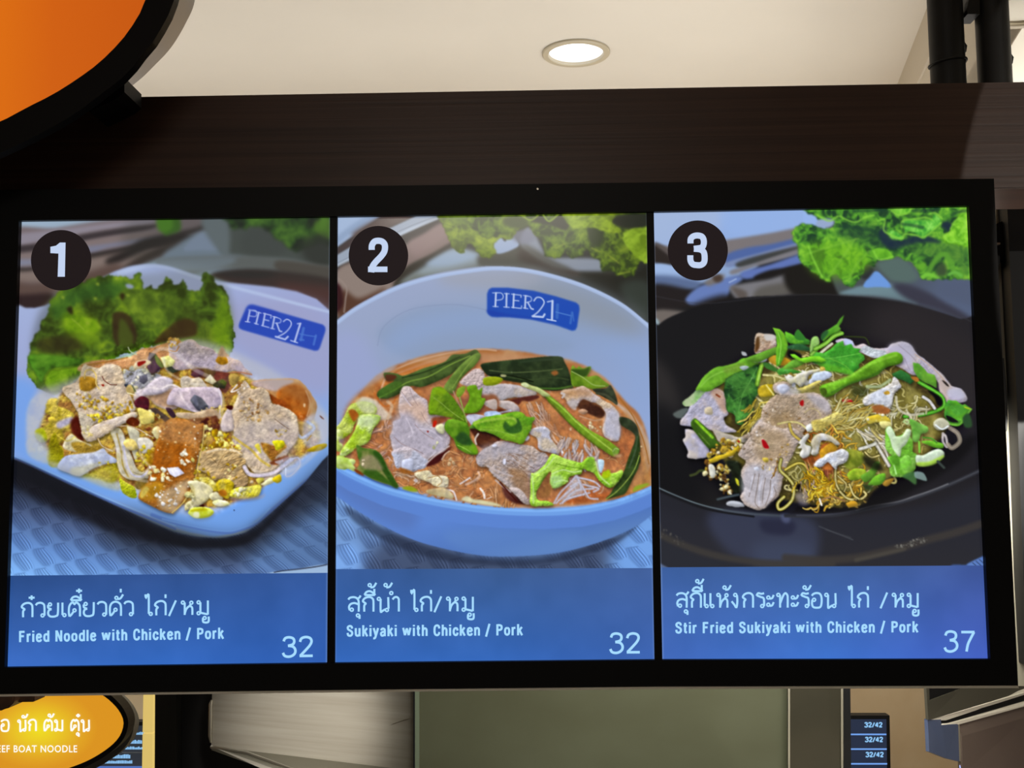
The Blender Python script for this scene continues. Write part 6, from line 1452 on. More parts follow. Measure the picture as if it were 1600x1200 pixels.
GL = {
 'ก': (.80, ['.12,0 .12,.42 .2,.56 .04,.72 .12,.9 .3,1 .5,1 .64,.88 .68,.68 .68,0'], []),
 'ว': (.66, ['.02,.84 .12,.97 .3,1.01 .46,.94 .54,.76 .55,.1'], [(.43, .11)]),
 'ย': (.80, ['.05,.84 .07,.64 .26,.54', '.26,.54 .1,.46 .06,.22 .16,.05 .34,.01 .52,.05 .64,.2 .66,1.0'], [(.17, .88)]),
 'เ': (.36, ['.06,1.0 .06,.12'], [(.18, .11)]),
 'แ': (.72, ['.06,1.0 .06,.12', '.42,1.0 .42,.12'], [(.18, .11), (.54, .11)]),
 'ต': (.84, ['.1,0 .06,.3 .08,.7 .18,.92 .3,1 .4,.88 .5,1 .62,.92 .72,.7 .73,0', '.1,.02 .2,.12 .34,.34'], [(.4, .44)]),
 'ค': (.84, ['.1,0 .06,.3 .08,.7 .2,.93 .4,1.01 .6,.93 .72,.7 .73,0', '.1,.02 .2,.12 .34,.34'], [(.4, .44)]),
 'ไ': (.50, ['.0,1.50 .03,1.28 .17,1.50 .2,1.2 .2,.12'], [(.32, .11)]),
 'ห': (.88, ['.26,.88 .26,0', '.27,.12 .36,.42 .54,.62 .68,.56 .72,.4 .72,0', '.54,.62 .62,.76'], [(.15, .88), (.66, .86)]),
 'ม': (.86, ['.26,.88 .26,.12', '.26,.14 .7,.02', '.71,0 .71,1'], [(.15, .88), (.15, .11)]),
 'ส': (.82, ['.03,.84 .12,.96 .34,1.01 .54,.94 .66,.7 .66,0', '.66,.5 .4,.6 .16,.52 .07,.32 .12,.1', '.56,.88 .7,.98 .78,1.12'], [(.24, .14)]),
 'น': (.90, ['.26,.88 .26,.02 .36,.04 .54,.16', '.72,1 .74,.2'], [(.15, .88), (.64, .11)]),
 'ง': (.66, ['.38,.86 .4,.4 .34,.02 .2,.22 .04,.44'], [(.27, .88)]),
 'ร': (.62, ['.04,.82 .14,1 .34,.96 .52,1', '.07,.84 .3,.74 .5,.62 .52,.1'], [(.4, .11)]),
 'ะ': (.56, ['.2,.62 .36,.66 .46,.88', '.2,.12 .36,.16 .46,.38'], [(.12, .70), (.12, .20)]),
 'ท': (.88, ['.26,.88 .26,0', '.27,.3 .46,.84 .6,1 .72,.86 .74,.66 .74,0'], [(.15, .88)]),
 'อ': (.76, ['.08,.54 .06,.26 .14,.04 .36,-.01 .58,.04 .66,.3 .66,.7 .56,.95 .34,1.01 .14,.94 .05,.82'], [(.19, .54)]),
 'า': (.52, ['.02,.84 .12,.97 .26,1.01 .38,.9 .4,.7 .4,0'], []),
 '/': (.66, ['.02,-.06 .44,1.04'], []), ' ': (.55, [], []),
}
def up_mark(ch, t):                                   # marks above the last letter, measured from its right edge
    if ch == 'ี': return ['-.62,1.16 -.5,1.36 -.3,1.42 -.12,1.32 -.02,1.16 -.62,1.16', '-.02,1.14 -.02,1.58'], []
    if ch == 'ั': return ['-.28,1.2 -.1,1.24 .06,1.52'], [(-.34, 1.28)]
    if ch == '่': return ['-.08,%f -.08,%f' % (t, t+.26)], []
    if ch == '้': return ['-.26,%f -.06,%f .1,%f' % (t+.02, t+.06, t+.34)], [(-.3, t+.18)]
    if ch == '๋': return ['-.30,%f .06,%f' % (t+.16, t+.16), '-.12,%f -.12,%f' % (t, t+.32)], []
    if ch == 'ุ': return ['-.06,-.22 -.06,-.5'], [(-.16, -.26)]
    if ch == 'ู': return ['-.40,-.22 -.38,-.52 -.08,-.52 -.06,-.14'], [(-.30, -.24)]
    if ch == 'ํ': return [], [(-.06, 1.28)]
def thai(s, x0, x1, yb0, yb1, h, wd, tight=1.0):
    adv = 0; items = []; has = False; lastw = 0
    for ci, ch in enumerate(s):
        if ch in '่้๋' and s[ci+1:ci+2] == 'ำ': has = True
        if ch in GL:
            w_, st, lo = GL[ch]
            items.append((adv, st, lo)); adv += w_; has = False
        elif ch == 'ำ':
            items.append((adv, *up_mark('ํ', 1.2))); has = True
            w_, st, lo = GL['า']; items.append((adv, st, lo)); adv += w_
            items[-1], items[-2] = items[-2], items[-1]
        else:
            t = 1.66 if (has or ch in 'ีั') else 1.2
            if ch in 'ีั': has = True; t = 1.2
            elif ch in '่้๋': t = 1.66 if has else 1.22
            items.append((adv-.1, *up_mark(ch, t)))
    adv -= .12
    kx = (x1-x0)/adv; polys = []
    def tr_(px, py, a):
        X = x0+(a+px*.93)*kx; return (X, yb0+(yb1-yb0)*(X-x0)/(x1-x0)-py*h)
    for a, st, lo in items:
        for s_ in st:
            P = [tuple(float(q) for q in p.split(',')) for p in s_.split()]
            P = [tr_(px, py, a) for px, py in P]
            if len(P) > 2: P = crom(P, False, 4)
            polys.append(ribbon(P, wd))
        for (cx, cy) in lo:
            c_ = tr_(cx, cy, a); r = h*.105
            polys.append(ribbon([(c_[0]+r*math.cos(t), c_[1]+r*math.sin(t)) for t in np.linspace(0, 2*math.pi, 13)[:-1]], wd*.72, True))
    return polys
# tone marks over an 'am' vowel sit above its ring: write them before the vowel
def latin(s, x0, x1, yb0, yb1, cap, off=0.0, sx=1.0):
    cu = bpy.data.curves.new('tmp', 'FONT'); cu.body = s; cu.size = 1; cu.offset = off; cu.resolution_u = 4; cu.fill_mode = 'BOTH'
    if off: cu.space_character = 1.12
    ob = bpy.data.objects.new('tmp', cu); C.objects.link(ob)
    me = bpy.data.meshes.new_from_object(ob.evaluated_get(bpy.context.evaluated_depsgraph_get()))
    V = np.array([v_.co[:2] for v_ in me.vertices]); Fc = [list(p.vertices) for p in me.polygons]
    bpy.data.objects.remove(ob); bpy.data.curves.remove(cu); bpy.data.meshes.remove(me)
    mn, mx_ = V[:, 0].min(), V[:, 0].max(); ch = .70
    X = x0+(V[:, 0]-mn)/(mx_-mn)*(x1-x0); Y_ = yb0+(yb1-yb0)*(X-x0)/(x1-x0)-V[:, 1]/ch*cap
    return [(list(zip(X, Y_)), Fc)]
BOLD = {
 'F': (.47, '.09,0 .09,1|.09,.92 .42,.92|.09,.53 .37,.53'), 'r': (.32, '.09,0 .09,.74|~.09,.48 .14,.64 .30,.68'),
 'i': (.19, '.09,0 .09,.74|.09,.86 .09,1'), 'l': (.19, '.09,0 .09,1'),
 'e': (.45, '~.38,.22 .34,.1 .23,.06 .12,.12 .08,.3 .08,.46 .12,.62 .23,.68 .34,.62 .37,.48 .37,.40|.10,.40 .38,.40'),
 'd': (.47, '.38,0 .38,1|~.36,.6 .26,.67 .14,.63 .09,.48 .09,.28 .14,.12 .26,.07 .36,.14'),
 'N': (.54, '.09,0 .09,1|.44,0 .44,1|.11,.96 .42,.04'), 'o': (.46, '~.23,.68 .34,.61 .38,.46 .38,.28 .34,.13 .23,.06 .12,.13 .08,.28 .08,.46 .12,.61 .23,.68'),
 'w': (.66, '.04,.74 .17,.08|.17,.08 .31,.70|.31,.70 .45,.08|.45,.08 .58,.74'), 't': (.30, '~.13,.94 .13,.3 .15,.12 .27,.08|.02,.68 .27,.68'),
 'h': (.46, '.09,0 .09,1|~.10,.5 .15,.64 .25,.68 .34,.62 .37,.48 .37,.3 .37,0'), 'n': (.46, '.09,0 .09,.74|~.10,.5 .15,.64 .25,.68 .34,.62 .37,.48 .37,.3 .37,0'),
 'C': (.52, '~.44,.66 .40,.86 .27,.94 .14,.86 .09,.66 .09,.34 .14,.14 .27,.06 .40,.14 .44,.34'),
 'c': (.43, '~.37,.46 .33,.63 .22,.68 .12,.6 .08,.44 .08,.28 .12,.14 .22,.06 .33,.11 .37,.28'),
 'k': (.45, '.09,0 .09,1|.1,.3 .37,.74|.2,.44 .39,0'), '/': (.36, '.02,-.1 .28,1.05'),
 'P': (.50, '.09,0 .09,1|~.09,.92 .25,.92 .38,.86 .41,.72 .38,.56 .25,.49 .09,.49'),
 'S': (.51, '~.41,.70 .38,.87 .25,.94 .12,.87 .09,.74 .15,.61 .28,.52 .40,.4 .42,.24 .36,.11 .25,.06 .12,.12 .08,.32'),
 'u': (.47, '~.09,.74 .09,.3 .12,.12 .21,.06 .31,.1 .37,.24|.37,0 .37,.74'),
 'y': (.43, '.05,.74 .21,.08|~.38,.74 .25,.2 .17,-.1 .10,-.18 .02,-.17'),
 'a': (.46, '~.10,.52 .13,.64 .23,.68 .33,.63 .36,.5 .36,.3 .36,0|~.36,.42 .2,.38 .1,.3 .08,.18 .13,.07 .22,.06 .33,.14 .36,.24'),
 ' ': (.24, ''),
}
DIG = {'3': (.66, '~.06,.78 .12,.93 .28,.98 .45,.92 .50,.77 .44,.62 .24,.55|~.24,.55 .44,.51 .54,.36 .53,.18 .42,.05 .26,.0 .10,.05 .03,.2'),
       '2': (.66, '~.04,.74 .1,.91 .28,.98 .46,.92 .52,.76 .45,.56 .26,.30 .05,.04|.02,.03 .57,.03'),
       '7': (.66, '.02,.95 .57,.95|~.55,.95 .42,.66 .30,.36 .24,0'), '4': (.66, '.42,0 .42,1|.42,1 .02,.3|.02,.3 .56,.3'), '/': (.5, '.02,-.05 .4,1')}
def strokes(s, font, x0, x1, yb0, yb1, cap, wd, gap=.09):
    """lettering drawn from broad strokes, fitted between x0 and x1"""
    adv = sum(font[c_][0]+gap for c_ in s)-gap; k = (x1-x0)/adv; a = 0; out = []
    for c_ in s:
        w_, st = font[c_]
        for q in st.split('|'):
            if not q: continue
            cur = q[0] == '~'; P = [tuple(float(v_) for v_ in t.split(',')) for t in q.strip('~').split()]
            P = [(x0+(a+px)*k, yb0+(yb1-yb0)*(a+px)*k/(x1-x0)-py*cap) for px, py in P]
            if cur: P = crom(P, False, 4)
            out.append(ribbon(P, wd))
        a += w_+gap
    return out
S1, S2, S3 = screens
for S, cx, cy, r in ((S1, 95.6, 406.6, 47.3), (S2, 591.3, 399.5, 46.5), (S3, 1090.3, 391.4, 47)):
    flat('number_disc', [(disc_px(cx, cy, r, 64), [list(range(64))])], M['number'], S, Y=-.0006, label='black disc')
def Zp(s, ox, oy, k): return [(float(a.split(',')[0])/k+ox, float(a.split(',')[1])/k+oy) for a in s.split()]
one = Zp('450,318 500,308 535,280 585,280 579,585 515,585 522,378 450,374', 0, 330, 5.714)
flat('numeral', [(one, [[0, 1, 6, 7], [1, 2, 3, 6], [3, 4, 5, 6]])], M['white'], S1, label='numeral 1')
two = crom(Zp('376,345 378,305 400,272 434,264 470,272 493,302 490,355 462,400 410,455 380,500 372,545', 515, 330, 5.714), False, 5)
flat('numeral', [ribbon(two, 9.6), ribbon(Zp('343,519 516,519', 515, 330, 5.714), 8.6)], M['white'], S2, label='numeral 2')
th1 = crom(Zp('394,402 396,362 420,338 458,331 496,342 512,375 510,415 490,440 424,450', 1010, 310, 5.714), False, 5)
th2 = crom(Zp('424,450 480,456 512,480 520,530 514,572 488,594 455,596 415,588 394,556 392,508', 1010, 310, 5.714), False, 5)
flat('numeral', [ribbon(th1, 9.4), ribbon(th2, 9.4)], M['white'], S3, label='numeral 3')
flat('dish_name', thai('ก๋วยเตี๋ยวคั่ว ไก่/หมู', 33, 327, 964.5, 960.3, 22, 3.2), M['ink'], S1)
flat('dish_name', thai('สุกี้น้ำ ไก่/หมู', 543.5, 741, 955.8, 955, 22.5, 3.2), M['ink'], S2)
flat('dish_name', thai('สุกี้แห้งกระทะร้อน ไก่ /หมู', 1056.5, 1436, 949.5, 949.2, 22.5, 3.2), M['ink'], S3)
flat('dish_translation', strokes('Fried Noodle with Chicken / Pork', BOLD, 29.5, 350, 1003.4, 998, 17.4, 3.3), M['ink'], S1)
flat('dish_translation', strokes('Sukiyaki with Chicken / Pork', BOLD, 541.5, 817, 994.5, 992.6, 17.4, 3.3), M['ink'], S2)
flat('dish_translation', strokes('Stir Fried Sukiyaki with Chicken / Pork', BOLD, 1055, 1435, 989.6, 988, 17.4, 3.3), M['ink'], S3)
flat('price', strokes('32', DIG, 441, 490+2, 1026.3, 1025.5, 32-1, 4.0, .04), M['ink'], S1)
flat('price', strokes('32', DIG, 952.5, 1001+2, 1020.3, 1020, 32-1, 4.0, .04), M['ink'], S2)
flat('price', strokes('37', DIG, 1475, 1524+2, 1018, 1018, 33-1, 4.0, .04), M['ink'], S3)

# ---------------------------------------------------------------- orange lightbox sign, upper left
def closed(px, n=6): return [tuple(p) for p in crom(px, True, n)]
ORA = [(227, 0), (208, 38), (187, 66), (157, 96), (127, 119), (85, 146), (42, 168), (0, 190), (-60, 212), (-140, 236), (-260, 258), (-420, 262), (-600, 220), (-720, 110), (-760, -60), (-700, -240), (-560, -360), (-380, -420), (-180, -420), (0, -370), (130, -280), (215, -160), (240, -70)]
RIM = [(272, 0), (256, 36), (240, 64), (217, 91), (198, 116), (162, 144), (115, 179), (60, 210), (0, 239), (-60, 262), (-140, 284), (-260, 304), (-430, 308), (-630, 262), (-764, 132), (-804, -60), (-740, -270), (-590, -400), (-390, -464), (-180, -464), (20, -412), (164, -310), (258, -180), (284, -80)]
GRY = [(306, 0), (291, 38), (268, 76), (240, 106), (219, 126), (185, 152), (140, 185), (80, 220), (0, 256), (-80, 280), (-200, 304), (-430, 316), (-640, 270), (-770, 140), (-810, -60), (-750, -280), (-600, -410), (-390, -480), (-160, -480), (50, -430), (196, -320), (290, -190), (316, -80)]
sg = thing('lightbox_sign', 'large oval orange lightbox sign with thick black rim above the menu display', 'sign', tuple(at(-260, -80, -.13)))
o1 = closed(ORA); r1 = closed(RIM)
Yf = -.13
def oval_case(name, inner_px, outer_px, Yf, Yface, Yb, m, parent):
    n = 120
    def resample(px):
        P = np.array(crom(px, True, 10)); P = np.vstack([P, P[:1]]); d = np.r_[0, np.cumsum(np.hypot(*np.diff(P, axis=0).T))]
        c_ = P[:-1].mean(0); a = np.unwrap(np.arctan2(P[:, 1]-c_[1], P[:, 0]-c_[0]))
        t = np.linspace(0, d[-1], n+1)[:-1]
        return [(np.interp(q, d, P[:, 0]), np.interp(q, d, P[:, 1])) for q in t]
    a_ = resample(outer_px); b_ = resample(inner_px)
    fo = [at(x, y, Yf) for x, y in a_]; fi = [at(x, y, Yf) for x, y in b_]
    bo = [Vector((p.x, Yb, p.z)) for p in fo]; bi = [Vector((p.x, Yface, p.z)) for p in fi]
    v = fo+fi+bo+bi; f = []
    for i in range(n):
        j = (i+1) % n
        f += [[i, j, n+j, n+i], [i, j, 2*n+j, 2*n+i], [n+i, n+j, 3*n+j, 3*n+i]]
    f.append([2*n+i for i in range(n)])
    mesh_obj(name, v, f, m, parent)
    return b_
bb = oval_case('rim', ORA, RIM, Yf, Yf+.010, -.112, M['bezel'], sg)
ctr = at(-260, -80, Yf)
M['orange'] = glow_grad('backlit_orange', 0, [(0, 'e6760f', at(-60, 100, Yf).x-ctr.x), (.5, 'd5620f', 0), (1, 'cc5a0c', at(220, 60, Yf).x-ctr.x)], .95)
fp = [Vector((at(x, y, Yf).x, Yf+.006, at(x, y, Yf).z)) for x, y in bb]
v, f = prism_geo(fp, [p+Vector((0, .006, 0)) for p in fp]); mesh_obj('lit_face', v, f, M['orange'], sg, label='glowing orange face')
prism('mounting_bracket', [(120, 150), (166, 126), (194.5, 121), (194.5, 144), (184, 153), (140, 175)], -.03, .045, M['black'], sg, label='black mounting bracket')
GRYo = crom(GRY, True, 6)
bk = [at(x, y, .36) for x, y in GRYo]; fr = [Vector((p.x, .235, p.z)) for p in bk]
v, f = prism_geo(fr, bk); mesh_obj('back_drum', v, f, M['drum'], sg, bevel=.004, label='grey metal drum behind the beam')
for (x, y) in ((-330, -230), (30, -60)):
    p = at(x, y, -.02); tube('standoff', [Vector((p.x, -.112, p.z)), Vector((p.x, .24, p.z))], .012, M['alu'], sg, n=12)

# ---------------------------------------------------------------- ceiling downlights
def downlight(name, c, r, label, warm=False):
    t = thing(name, label, 'light', tuple(c))
    lathe('trim_ring', c, [(r, -.001), (r, -.006), (r*.97, -.009), (r*.83, -.009), (r*.80, -.004), (r*.79, .0)], M['ring'], t)
    ref = M['lamp'] if not warm else mat('warm_reflector', 'fff0c8', .25, .5, emit='fff2cc', es=1.3)
    lathe('reflector', c, [(r*.805, -.005), (r*.74, .02), (r*.6, .045), (r*.42, .062), (r*.2, .07), (.002, .072)], ref, t)
    lathe('lamp_cap', c, [(r*.22, .05), (r*.26, .02), (r*.2, .004), (r*.08, -.001), (.001, -.002)], M['bulb'], t)
    return t
d1 = downlight('ceiling_downlight', dc, rr, 'round recessed downlight in the cream ceiling above the menu display')
d1['label'] = 'round downlight with beige ring in the cream ceiling above the beam'
d2 = downlight('ceiling_downlight', dc2, .085, 'warm bright downlight in the lower soffit, right of the two black pipes', True)

# ---------------------------------------------------------------- the two black pipes standing on the beam
def pipe(xa, ya, xb, yb, wpx, Y, label, ties, lump):
    a = at(xb, yb, Y); b = at(xa, ya, Y); b2 = Vector((a.x, Y, (SZ if (a-P1).dot(Sd) > .03 else CZ)-.001))
    r = wpx/2/F*(a-CAM).length
    t = thing('hanging_pipe', label, 'pipe', tuple(a), 'black pipes above the beam')
    a = Vector((a.x, Y, tr_.z-.0))
    P = [a, a+(b2-a)*.3, b2]
    tube('tube', P, r, M['pipe'], t, n=28)
    for yy in ties:
        c_ = at((xa+xb)/2, yy, Y); n_ = 28
        ring_ = [Vector((a.x+math.cos(q)*(r+.0012), Y+math.sin(q)*(r+.0012), c_.z+.004*math.cos(q-.4))) for q in np.linspace(0, 2*math.pi, n_)]
        tube('cable_tie', ring_, .0022, M['tie'], t, n=8)
        tube('tie_head', [ring_[1]+Vector((-.002, -.004, -.004)), ring_[1]+Vector((.003, -.004, .004))], .004, M['tie'], t, n=8)
    if lump:
        c_ = at(lump[0], lump[1], Y)
        tube('clip', [Vector((a.x+r-.004, Y, c_.z-.014)), Vector((a.x+r, Y, c_.z-.008)), Vector((a.x+r+.001, Y, c_.z)), Vector((a.x+r-.004, Y, c_.z+.016))], [.001, .004, .005, .001], M['tie'], t, n=10)
    return t
pipe(1479, 0, 1482, 129, 47.5, .13, 'black pipe with a cable tie rising from the beam, left of the pair', [99], (1506, 73))
p2_ = pipe(1548.5, 0, 1555, 127, 44.5, .13, 'black pipe with a small angled bracket rising from the beam, right of the pair', [], (1576, 91))
v0 = [at(1512, 22, .11), at(1531, 22, .11), at(1531, -30, .11), at(1519, -30, .11), at(1511, 16, .11)]
v, f = prism_geo(v0, [Vector((p.x, .15, p.z)) for p in v0]); mesh_obj('bracket', v, f, M['pipe'], p2_)

# ---------------------------------------------------------------- kitchen behind, below the menu
hood = thing('extractor_hood', 'brushed steel extractor hood below the menu display, left of the olive panel', 'hood', tuple(at(480, 1140, 1.2)))
ya, yb_ = 1.30, 1.07
A = at(332, 1080, ya); B_ = at(330, 1166, ya); Cc = at(646, 1204, yb_); D_ = at(646, 1078, yb_)
up = .38
slab('hood_front', [A+Vector((0, 0, up)), B_, Cc, D_+Vector((0, 0, up))], .02, M['steel'], hood)
tube('rolled_edge', [at(329.5, 1160, ya-.003), at(328.5, 1150, ya-.003), at(329.5, 1100, ya-.003), at(331, 1094, ya-.003)], [.003, .0055, .0055, .003], M['alu'], hood, n=10)
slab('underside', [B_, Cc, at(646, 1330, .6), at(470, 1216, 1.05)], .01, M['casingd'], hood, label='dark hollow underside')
tube('lower_lip', [B_+Vector((0, 0, -.002)), at(386, 1176, 1.22), at(462, 1204, 1.1), at(560, 1245, .95)], .004, M['alu'], hood, n=8)
slab('side_panel', [B_, at(470, 1216, 1.05), at(455, 1222, 1.06), at(380, 1188, 1.2), B_+Vector((0, .01, -.004))], .006, M['steel'], hood)
tube('scratch', [at(612, 1132, 1.09), at(628, 1126, 1.08), at(644, 1121, 1.068)], .0009, M['alu'], hood, n=6)

pan = thing('glass_partition', 'wide olive-green glass partition hanging behind the menu display', 'panel', tuple(at(940, 1140, 1.05)))
slab('pane', [at(648, 900, 1.06), at(648, 1290, 1.06), at(1233, 1290, 1.02), at(1233, 900, 1.02)], .012, M['olive'], pan)
slab('edge_strip', [at(645.6, 900, 1.055), at(645.6, 1290, 1.055), at(648.2, 1290, 1.055), at(648.2, 900, 1.055)], .014, M['black'], pan)
slab('edge_strip', [at(648.4, 900, 1.057), at(648.4, 1290, 1.057), at(655, 1290, 1.057), at(655, 900, 1.057)], .003, mat('pale_green_edge', '6f7a66', .3), pan, label='pale green glass edge')
post = thing('steel_post', 'square dark bronze steel post at the right end of the olive glass', 'post', tuple(at(1275, 1140, 1.02)))
slab('column', [at(1233, 900, 1.0), at(1233, 1300, 1.0), at(1320, 1300, 1.0), at(1320, 900, 1.0)], .1, M['post'], post)
slab('edge_fold', [at(1313.5, 900, .995), at(1315, 1300, .995), at(1319, 1300, .995), at(1317.5, 900, .995)], .004, M['casing'], post)
slab('edge_fold', [at(1231.5, 900, .995), at(1231.5, 1300, .995), at(1234.5, 1300, .995), at(1234.5, 900, .995)], .004, M['casing'], post)
slab('black_gasket', [at(1318, 900, .99), at(1319, 1300, .99), at(1331, 1300, .99), at(1327, 900, .99)], .11, M['black'], post)
# black recess with posts, left of the hood
rec = thing('black_cabinet', 'tall matt black cabinet side between the yellow strip and the steel hood', 'cabinet', tuple(at(290, 1140, 1.5)))
slab('cabinet_side', [at(243, 950, 1.60), at(241, 1320, 1.60), at(275, 1320, 1.60), at(275, 950, 1.60)], .05, mat('black_laminate', '1b1b18', .5, noise='131311', nscale=(30, 30, 3), spec=.3), rec)
slab('cabinet_back', [at(274, 950, 1.66), at(274, 1320, 1.66), at(420, 1320, 1.66), at(420, 950, 1.66)], .05, M['black'], rec)
# lit yellow strip in two lengths
ys = thing('lit_strip', 'narrow glowing pale yellow wall strip left of the black cabinet', 'light', tuple(at(232, 1140, 2.2)))
M['strip'] = mat('lit_yellow_acrylic', '6a5c30', .5, emit='e6c872', es=.85)
slab('strip_length', [at(226, 980, 2.2), at(222.8, 1144.6, 2.2), at(238.4, 1144.6, 2.2), at(241, 980, 2.2)], .04, M['strip'], ys)
slab('strip_length', [at(222.8, 1146.4, 2.2), at(220, 1320, 2.2), at(236, 1320, 2.2), at(238.4, 1146.4, 2.2)], .04, M['strip'], ys)

# oval yellow shop sign, lower left
YS = 1.9
sy = thing('shop_sign', 'glowing yellow oval noodle shop sign with white lettering below the menu display', 'sign', tuple(at(20, 1130, YS)))
YEL = [(193, 1130), (188, 1114), (176, 1099), (158, 1085), (120, 1066), (70, 1052), (10, 1046), (-60, 1048), (-120, 1062), (-160, 1085), (-178, 1112), (-180, 1140), (-165, 1170), (-130, 1196), (-70, 1216), (0, 1222), (60, 1214), (105, 1201), (140, 1187), (170, 1168), (187, 1150)]
cx_, cy_ = 8, 1133
def grow(px, d):
    o = []
    P = np.array(px, float); n = len(P)
    for i in range(n):
        t = P[(i+1) % n]-P[i-1]; nn = np.array([t[1], -t[0]])/np.hypot(*t)
        if nn@(P[i]-np.array([cx_, cy_])) < 0: nn = -nn
        o.append(tuple(P[i]+nn*d))
    return o
bb = oval_case('rim', YEL, grow(YEL, 7.5), YS, YS+.008, YS+.06, M['bezel'], sy)
c0 = at(60, 1140, YS); off_ = c0-at(20, 1130, YS)
M['yellow'] = glow_grad('backlit_yellow', 0, [(0, 'f2e020'), (.35, 'ecc824'), (.75, 'e3a522'), (1, 'dd951f')], .98, centre=tuple(off_), radial=(5.2, 0, 8.0))
fp = [Vector((at(x, y, YS).x, YS+.004, at(x, y, YS).z)) for x, y in bb]
v, f = prism_geo(fp, [p+Vector((0, .006, 0)) for p in fp]); mesh_obj('lit_face', v, f, M['yellow'], sy, label='glowing yellow face')
for wd_, xa_, xb_ in (('อ', 1, 14), ('นัก', 27, 57), ('ต้ม', 68, 99), ('ตุ๋น', 110, 141)):
    flat('lettering', thai(wd_, xa_, xb_, 1142.4, 1142.2, 17.6, 2.9), M['signw'], sy, Y=YS-.0005)
flat('lettering', latin('BEEF BOAT NOODLE', -12.5, 120.5, 1175.3, 1175.3, 10.8, .012), M['signw'], sy, Y=YS-.0005)
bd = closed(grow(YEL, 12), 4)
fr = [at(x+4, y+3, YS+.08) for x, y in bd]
v, f = prism_geo(fr, [p+Vector((0, .05, 0)) for p in fr]); mesh_obj('shadow_plate', v, f, mat('sign_shadow_grey', '5d5c55', .6), sy)  # grey offset plate stands in for the sign's shadow
# small dark menus far behind
def small_menu(x0, y0, x1, y1, Y, label, rows, right, slope=0):
    t = thing('small_menu', label, 'display', tuple(at((x0+x1)/2, (y0+y1)/2, Y)))
    prism('casing', [(x0, y0), (x1, y0), (x1+4, y1), (x0, y1)], Y, Y+.05, M['black'], t)
    prism('screen', [(x0+2, y0+6), (x1-5, y0+6), (x1-2, y1), (x0+2, y1)], Y-.002, Y, mat('dim_menu_screen', '101418', .3, emit='232c42' if right else '2d3138', es=1), t)
    for k, (yy, a, b, d_) in enumerate(rows):
        if right:
            prism('row_line', [(x0+2, yy), (x1-5+k*.6, yy), (x1-5+k*.6, yy+2.2), (x0+2, yy+2.2)], Y-.004, Y-.002, mat('row_light', '203050', .4, emit='6f9fe8', es=1), t)
    return t
m1 = small_menu(1318, 1118, 1390, 1330, 2.6, 'small dark wall menu with blue price rows right of the steel post', [(1146.5, 0, 0, 0), (1169.5, 0, 0, 0), (1192.5, 0, 0, 0), (1216, 0, 0, 0)], True)
ptx = []
for yb in (1136, 1159, 1182.5):
    s_ = (yb-1136)*.04
    flat('price_text', strokes('32/42', DIG, 1351+s_, 1379+s_, yb, yb, 7, 1.9, .06), M['tinyink'], m1, Y=2.594)
m2 = small_menu(140, 1128, 300, 1330, 2.6, 'small dark wall menu with pale blue lines behind the yellow oval sign', [], False)
for (x0, x1, yy, hh) in ((206, 224, 1148, 5), (196, 222, 1162, 6.5), (190, 224, 1171, 4.5), (172, 203, 1185, 6.5), (162, 207, 1193, 5)):
    pl = []
    x = x0; random.seed(int(yy))
    while x < x1:
        w_ = random.uniform(1.4, 2.6); h_ = hh*random.uniform(.6, 1)
        pl.append(([(x, yy-h_), (x+w_, yy-h_), (x+w_, yy), (x, yy)], [[0, 1, 2, 3]])); x += w_+.5
    flat('menu_line', pl, M['tinyink'], m2, Y=2.594)
prism('divider', [(150, 1197.5), (222, 1197.5), (222, 1201), (150, 1201)], 2.594, 2.6, mat('row_light_blue', '203050', .4, emit='4c6cb4', es=1), m2)
prism('divider', [(190, 1175.5), (222, 1175.5), (222, 1177), (190, 1177)], 2.594, 2.6, mat('row_grey', '606468', .4), m2)
# dark brown carved ornament at the far left, in front of the yellow sign
orn = thing('carved_ornament', 'small dark brown carved bracket end overlapping the top of the yellow oval sign', 'ornament', tuple(at(10, 1095, 1.5)))
M['brown'] = mat('dark_brown_lacquer', '4a2f1c', .5, noise='2c1a10', nscale=(40, 40, 40), bump=.5)
prism('block', [(-60, 1060), (54.5, 1060), (53, 1097), (24, 1097.5), (-60, 1098)], 1.5, 1.58, M['brown'], orn, bevel=.003)
rnd = random.Random(3); knob = []
for i in range(22):
    a = math.pi*2*i/22; knob.append((-4+27*math.cos(a)+rnd.uniform(-1.5, 1.5), 1090+21*math.sin(a)+rnd.uniform(-1.5, 1.5)))
prism('scroll', knob, 1.46, 1.56, M['brown'], orn, bevel=.004)

# ---------------------------------------------------------------- neighbouring display, edge-on at the right
nb = thing('side_display', 'black neighbouring display seen edge-on in a grey casing right of the menu', 'display', tuple(at(1590, 700, .42)))
slab('casing_edge', [at(1556, 326, .42), at(1573, 304, .42), at(1589, 650, .42), at(1598, 900, .42), at(1606, 1072, .42), at(1586, 1072, .42), at(1562, 640, .42)], .02, M['casing'], nb)
slab('edge_bead', [at(1571.5, 318, .41), at(1574, 318, .41), at(1590.5, 650, .41), at(1604, 1000, .41), at(1598, 1000, .41), at(1585.5, 650, .41)], .01, mat('casing_bead', 'b0aa98', .45, .1), nb)
prism('screen_slab', [(1572.5, 300), (1680, 292), (1720, 1040), (1607, 1040), (1599, 900), (1589.5, 640)], .38, .47, M['bezel'], nb)
slab('cable_slot', [at(1557, 350, .405), at(1567, 345, .405), at(1568.5, 398, .405), at(1558.5, 420, .405)], .02, M['black'], nb)
tube('cable', [at(1566, 560, .39), at(1571.5, 620, .39), at(1572.5, 655, .39), at(1571, 672, .39), at(1568, 676, .39)], .003, M['tie'], nb, n=8)
prism('screw', [(1558, 379), (1563, 379), (1563, 382), (1558, 382)], .395, .41, M['alu'], nb)
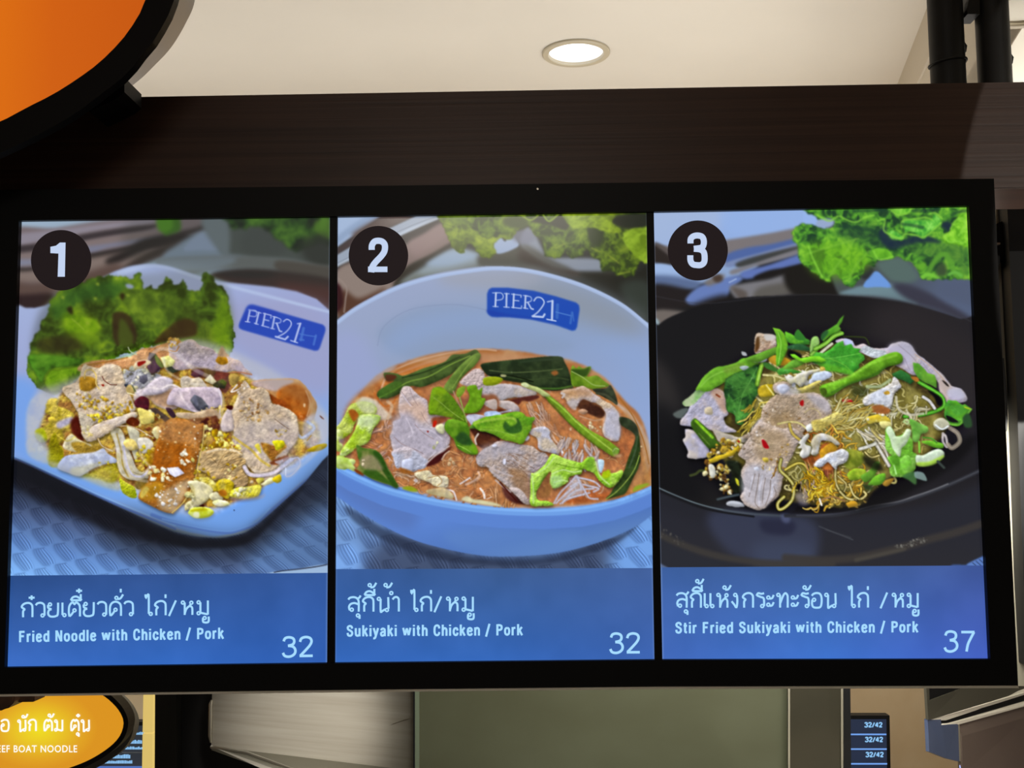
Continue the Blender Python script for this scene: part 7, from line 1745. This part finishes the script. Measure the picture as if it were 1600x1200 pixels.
# lower end of that casing: bar, rails and the counter canopy under it
ca = thing('canopy_case', 'grey-brown canopy case with slanting pale rails below the menu display at right', 'case', tuple(at(1530, 1120, .9)))
def q3(pts): return [at(x, y, Y) for x, y, Y in pts]
def depth(x): return .75+(x-1447)*.0022               # the case runs back to the right
def S_(pts): return [at(x, y, depth(x)) for x, y in pts]
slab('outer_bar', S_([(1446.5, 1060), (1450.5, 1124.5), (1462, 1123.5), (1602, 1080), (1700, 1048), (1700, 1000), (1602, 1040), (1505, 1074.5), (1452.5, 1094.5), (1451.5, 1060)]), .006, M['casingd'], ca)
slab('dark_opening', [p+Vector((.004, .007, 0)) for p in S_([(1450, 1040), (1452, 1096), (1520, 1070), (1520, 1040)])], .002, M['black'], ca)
slab('rail', S_([(1456, 1124), (1471, 1118), (1520, 1102), (1600, 1076), (1640, 1062), (1640, 1071), (1600, 1085.5), (1540, 1105), (1480, 1124.5)]), .01, M['trim'], ca, label='pale metal rail')
slab('dark_gap', [p+Vector((0, .004, 0)) for p in S_([(1469, 1124), (1482, 1123), (1600, 1084), (1640, 1070), (1640, 1083), (1600, 1097), (1470.5, 1133.5)])], .03, M['black'], ca)  # black strip put in for the dark gap between the rails
slab('rail', S_([(1471, 1134), (1490, 1129), (1600, 1096.5), (1640, 1084), (1640, 1092), (1600, 1104), (1500, 1131.5), (1484, 1134.5)]), .03, M['trim'], ca, label='pale metal rail')
slab('front_panel', [p+Vector((0, .006, 0)) for p in S_([(1499, 1130), (1600, 1102), (1700, 1076), (1700, 1184), (1600, 1187), (1500, 1189.5)])], .03, M['bracket'], ca)
slab('corner_bead', S_([(1496, 1132), (1499.5, 1132), (1501.5, 1189.5), (1498.5, 1189.5)]), .02, M['casing'], ca)
slab('end_pane', q3([(1449.5, 1123.5, .76), (1470, 1124, .80), (1471, 1133, .80), (1497, 1131, .86), (1499, 1190, .86), (1480, 1185.5, .82), (1452, 1174.5, .76)]), .008,
     mat('bluish_acrylic', '56617c', .2, spec=.7, noise='4b5672', nscale=(6, 6, 6)), ca, label='bluish glass end pane')
slab('foot_bracket', q3([(1502, 1188, .93), (1523, 1188, .93), (1522, 1260, .93), (1502, 1260, .93)]), .02, M['bracket'], ca)
tube('blue_lamp', q3([(1501, 1196, .9), (1502, 1215, .9)]), .003, mat('blue_glow', 'a0b0ff', .3, emit='a8b4f8', es=1.2), ca, n=8)
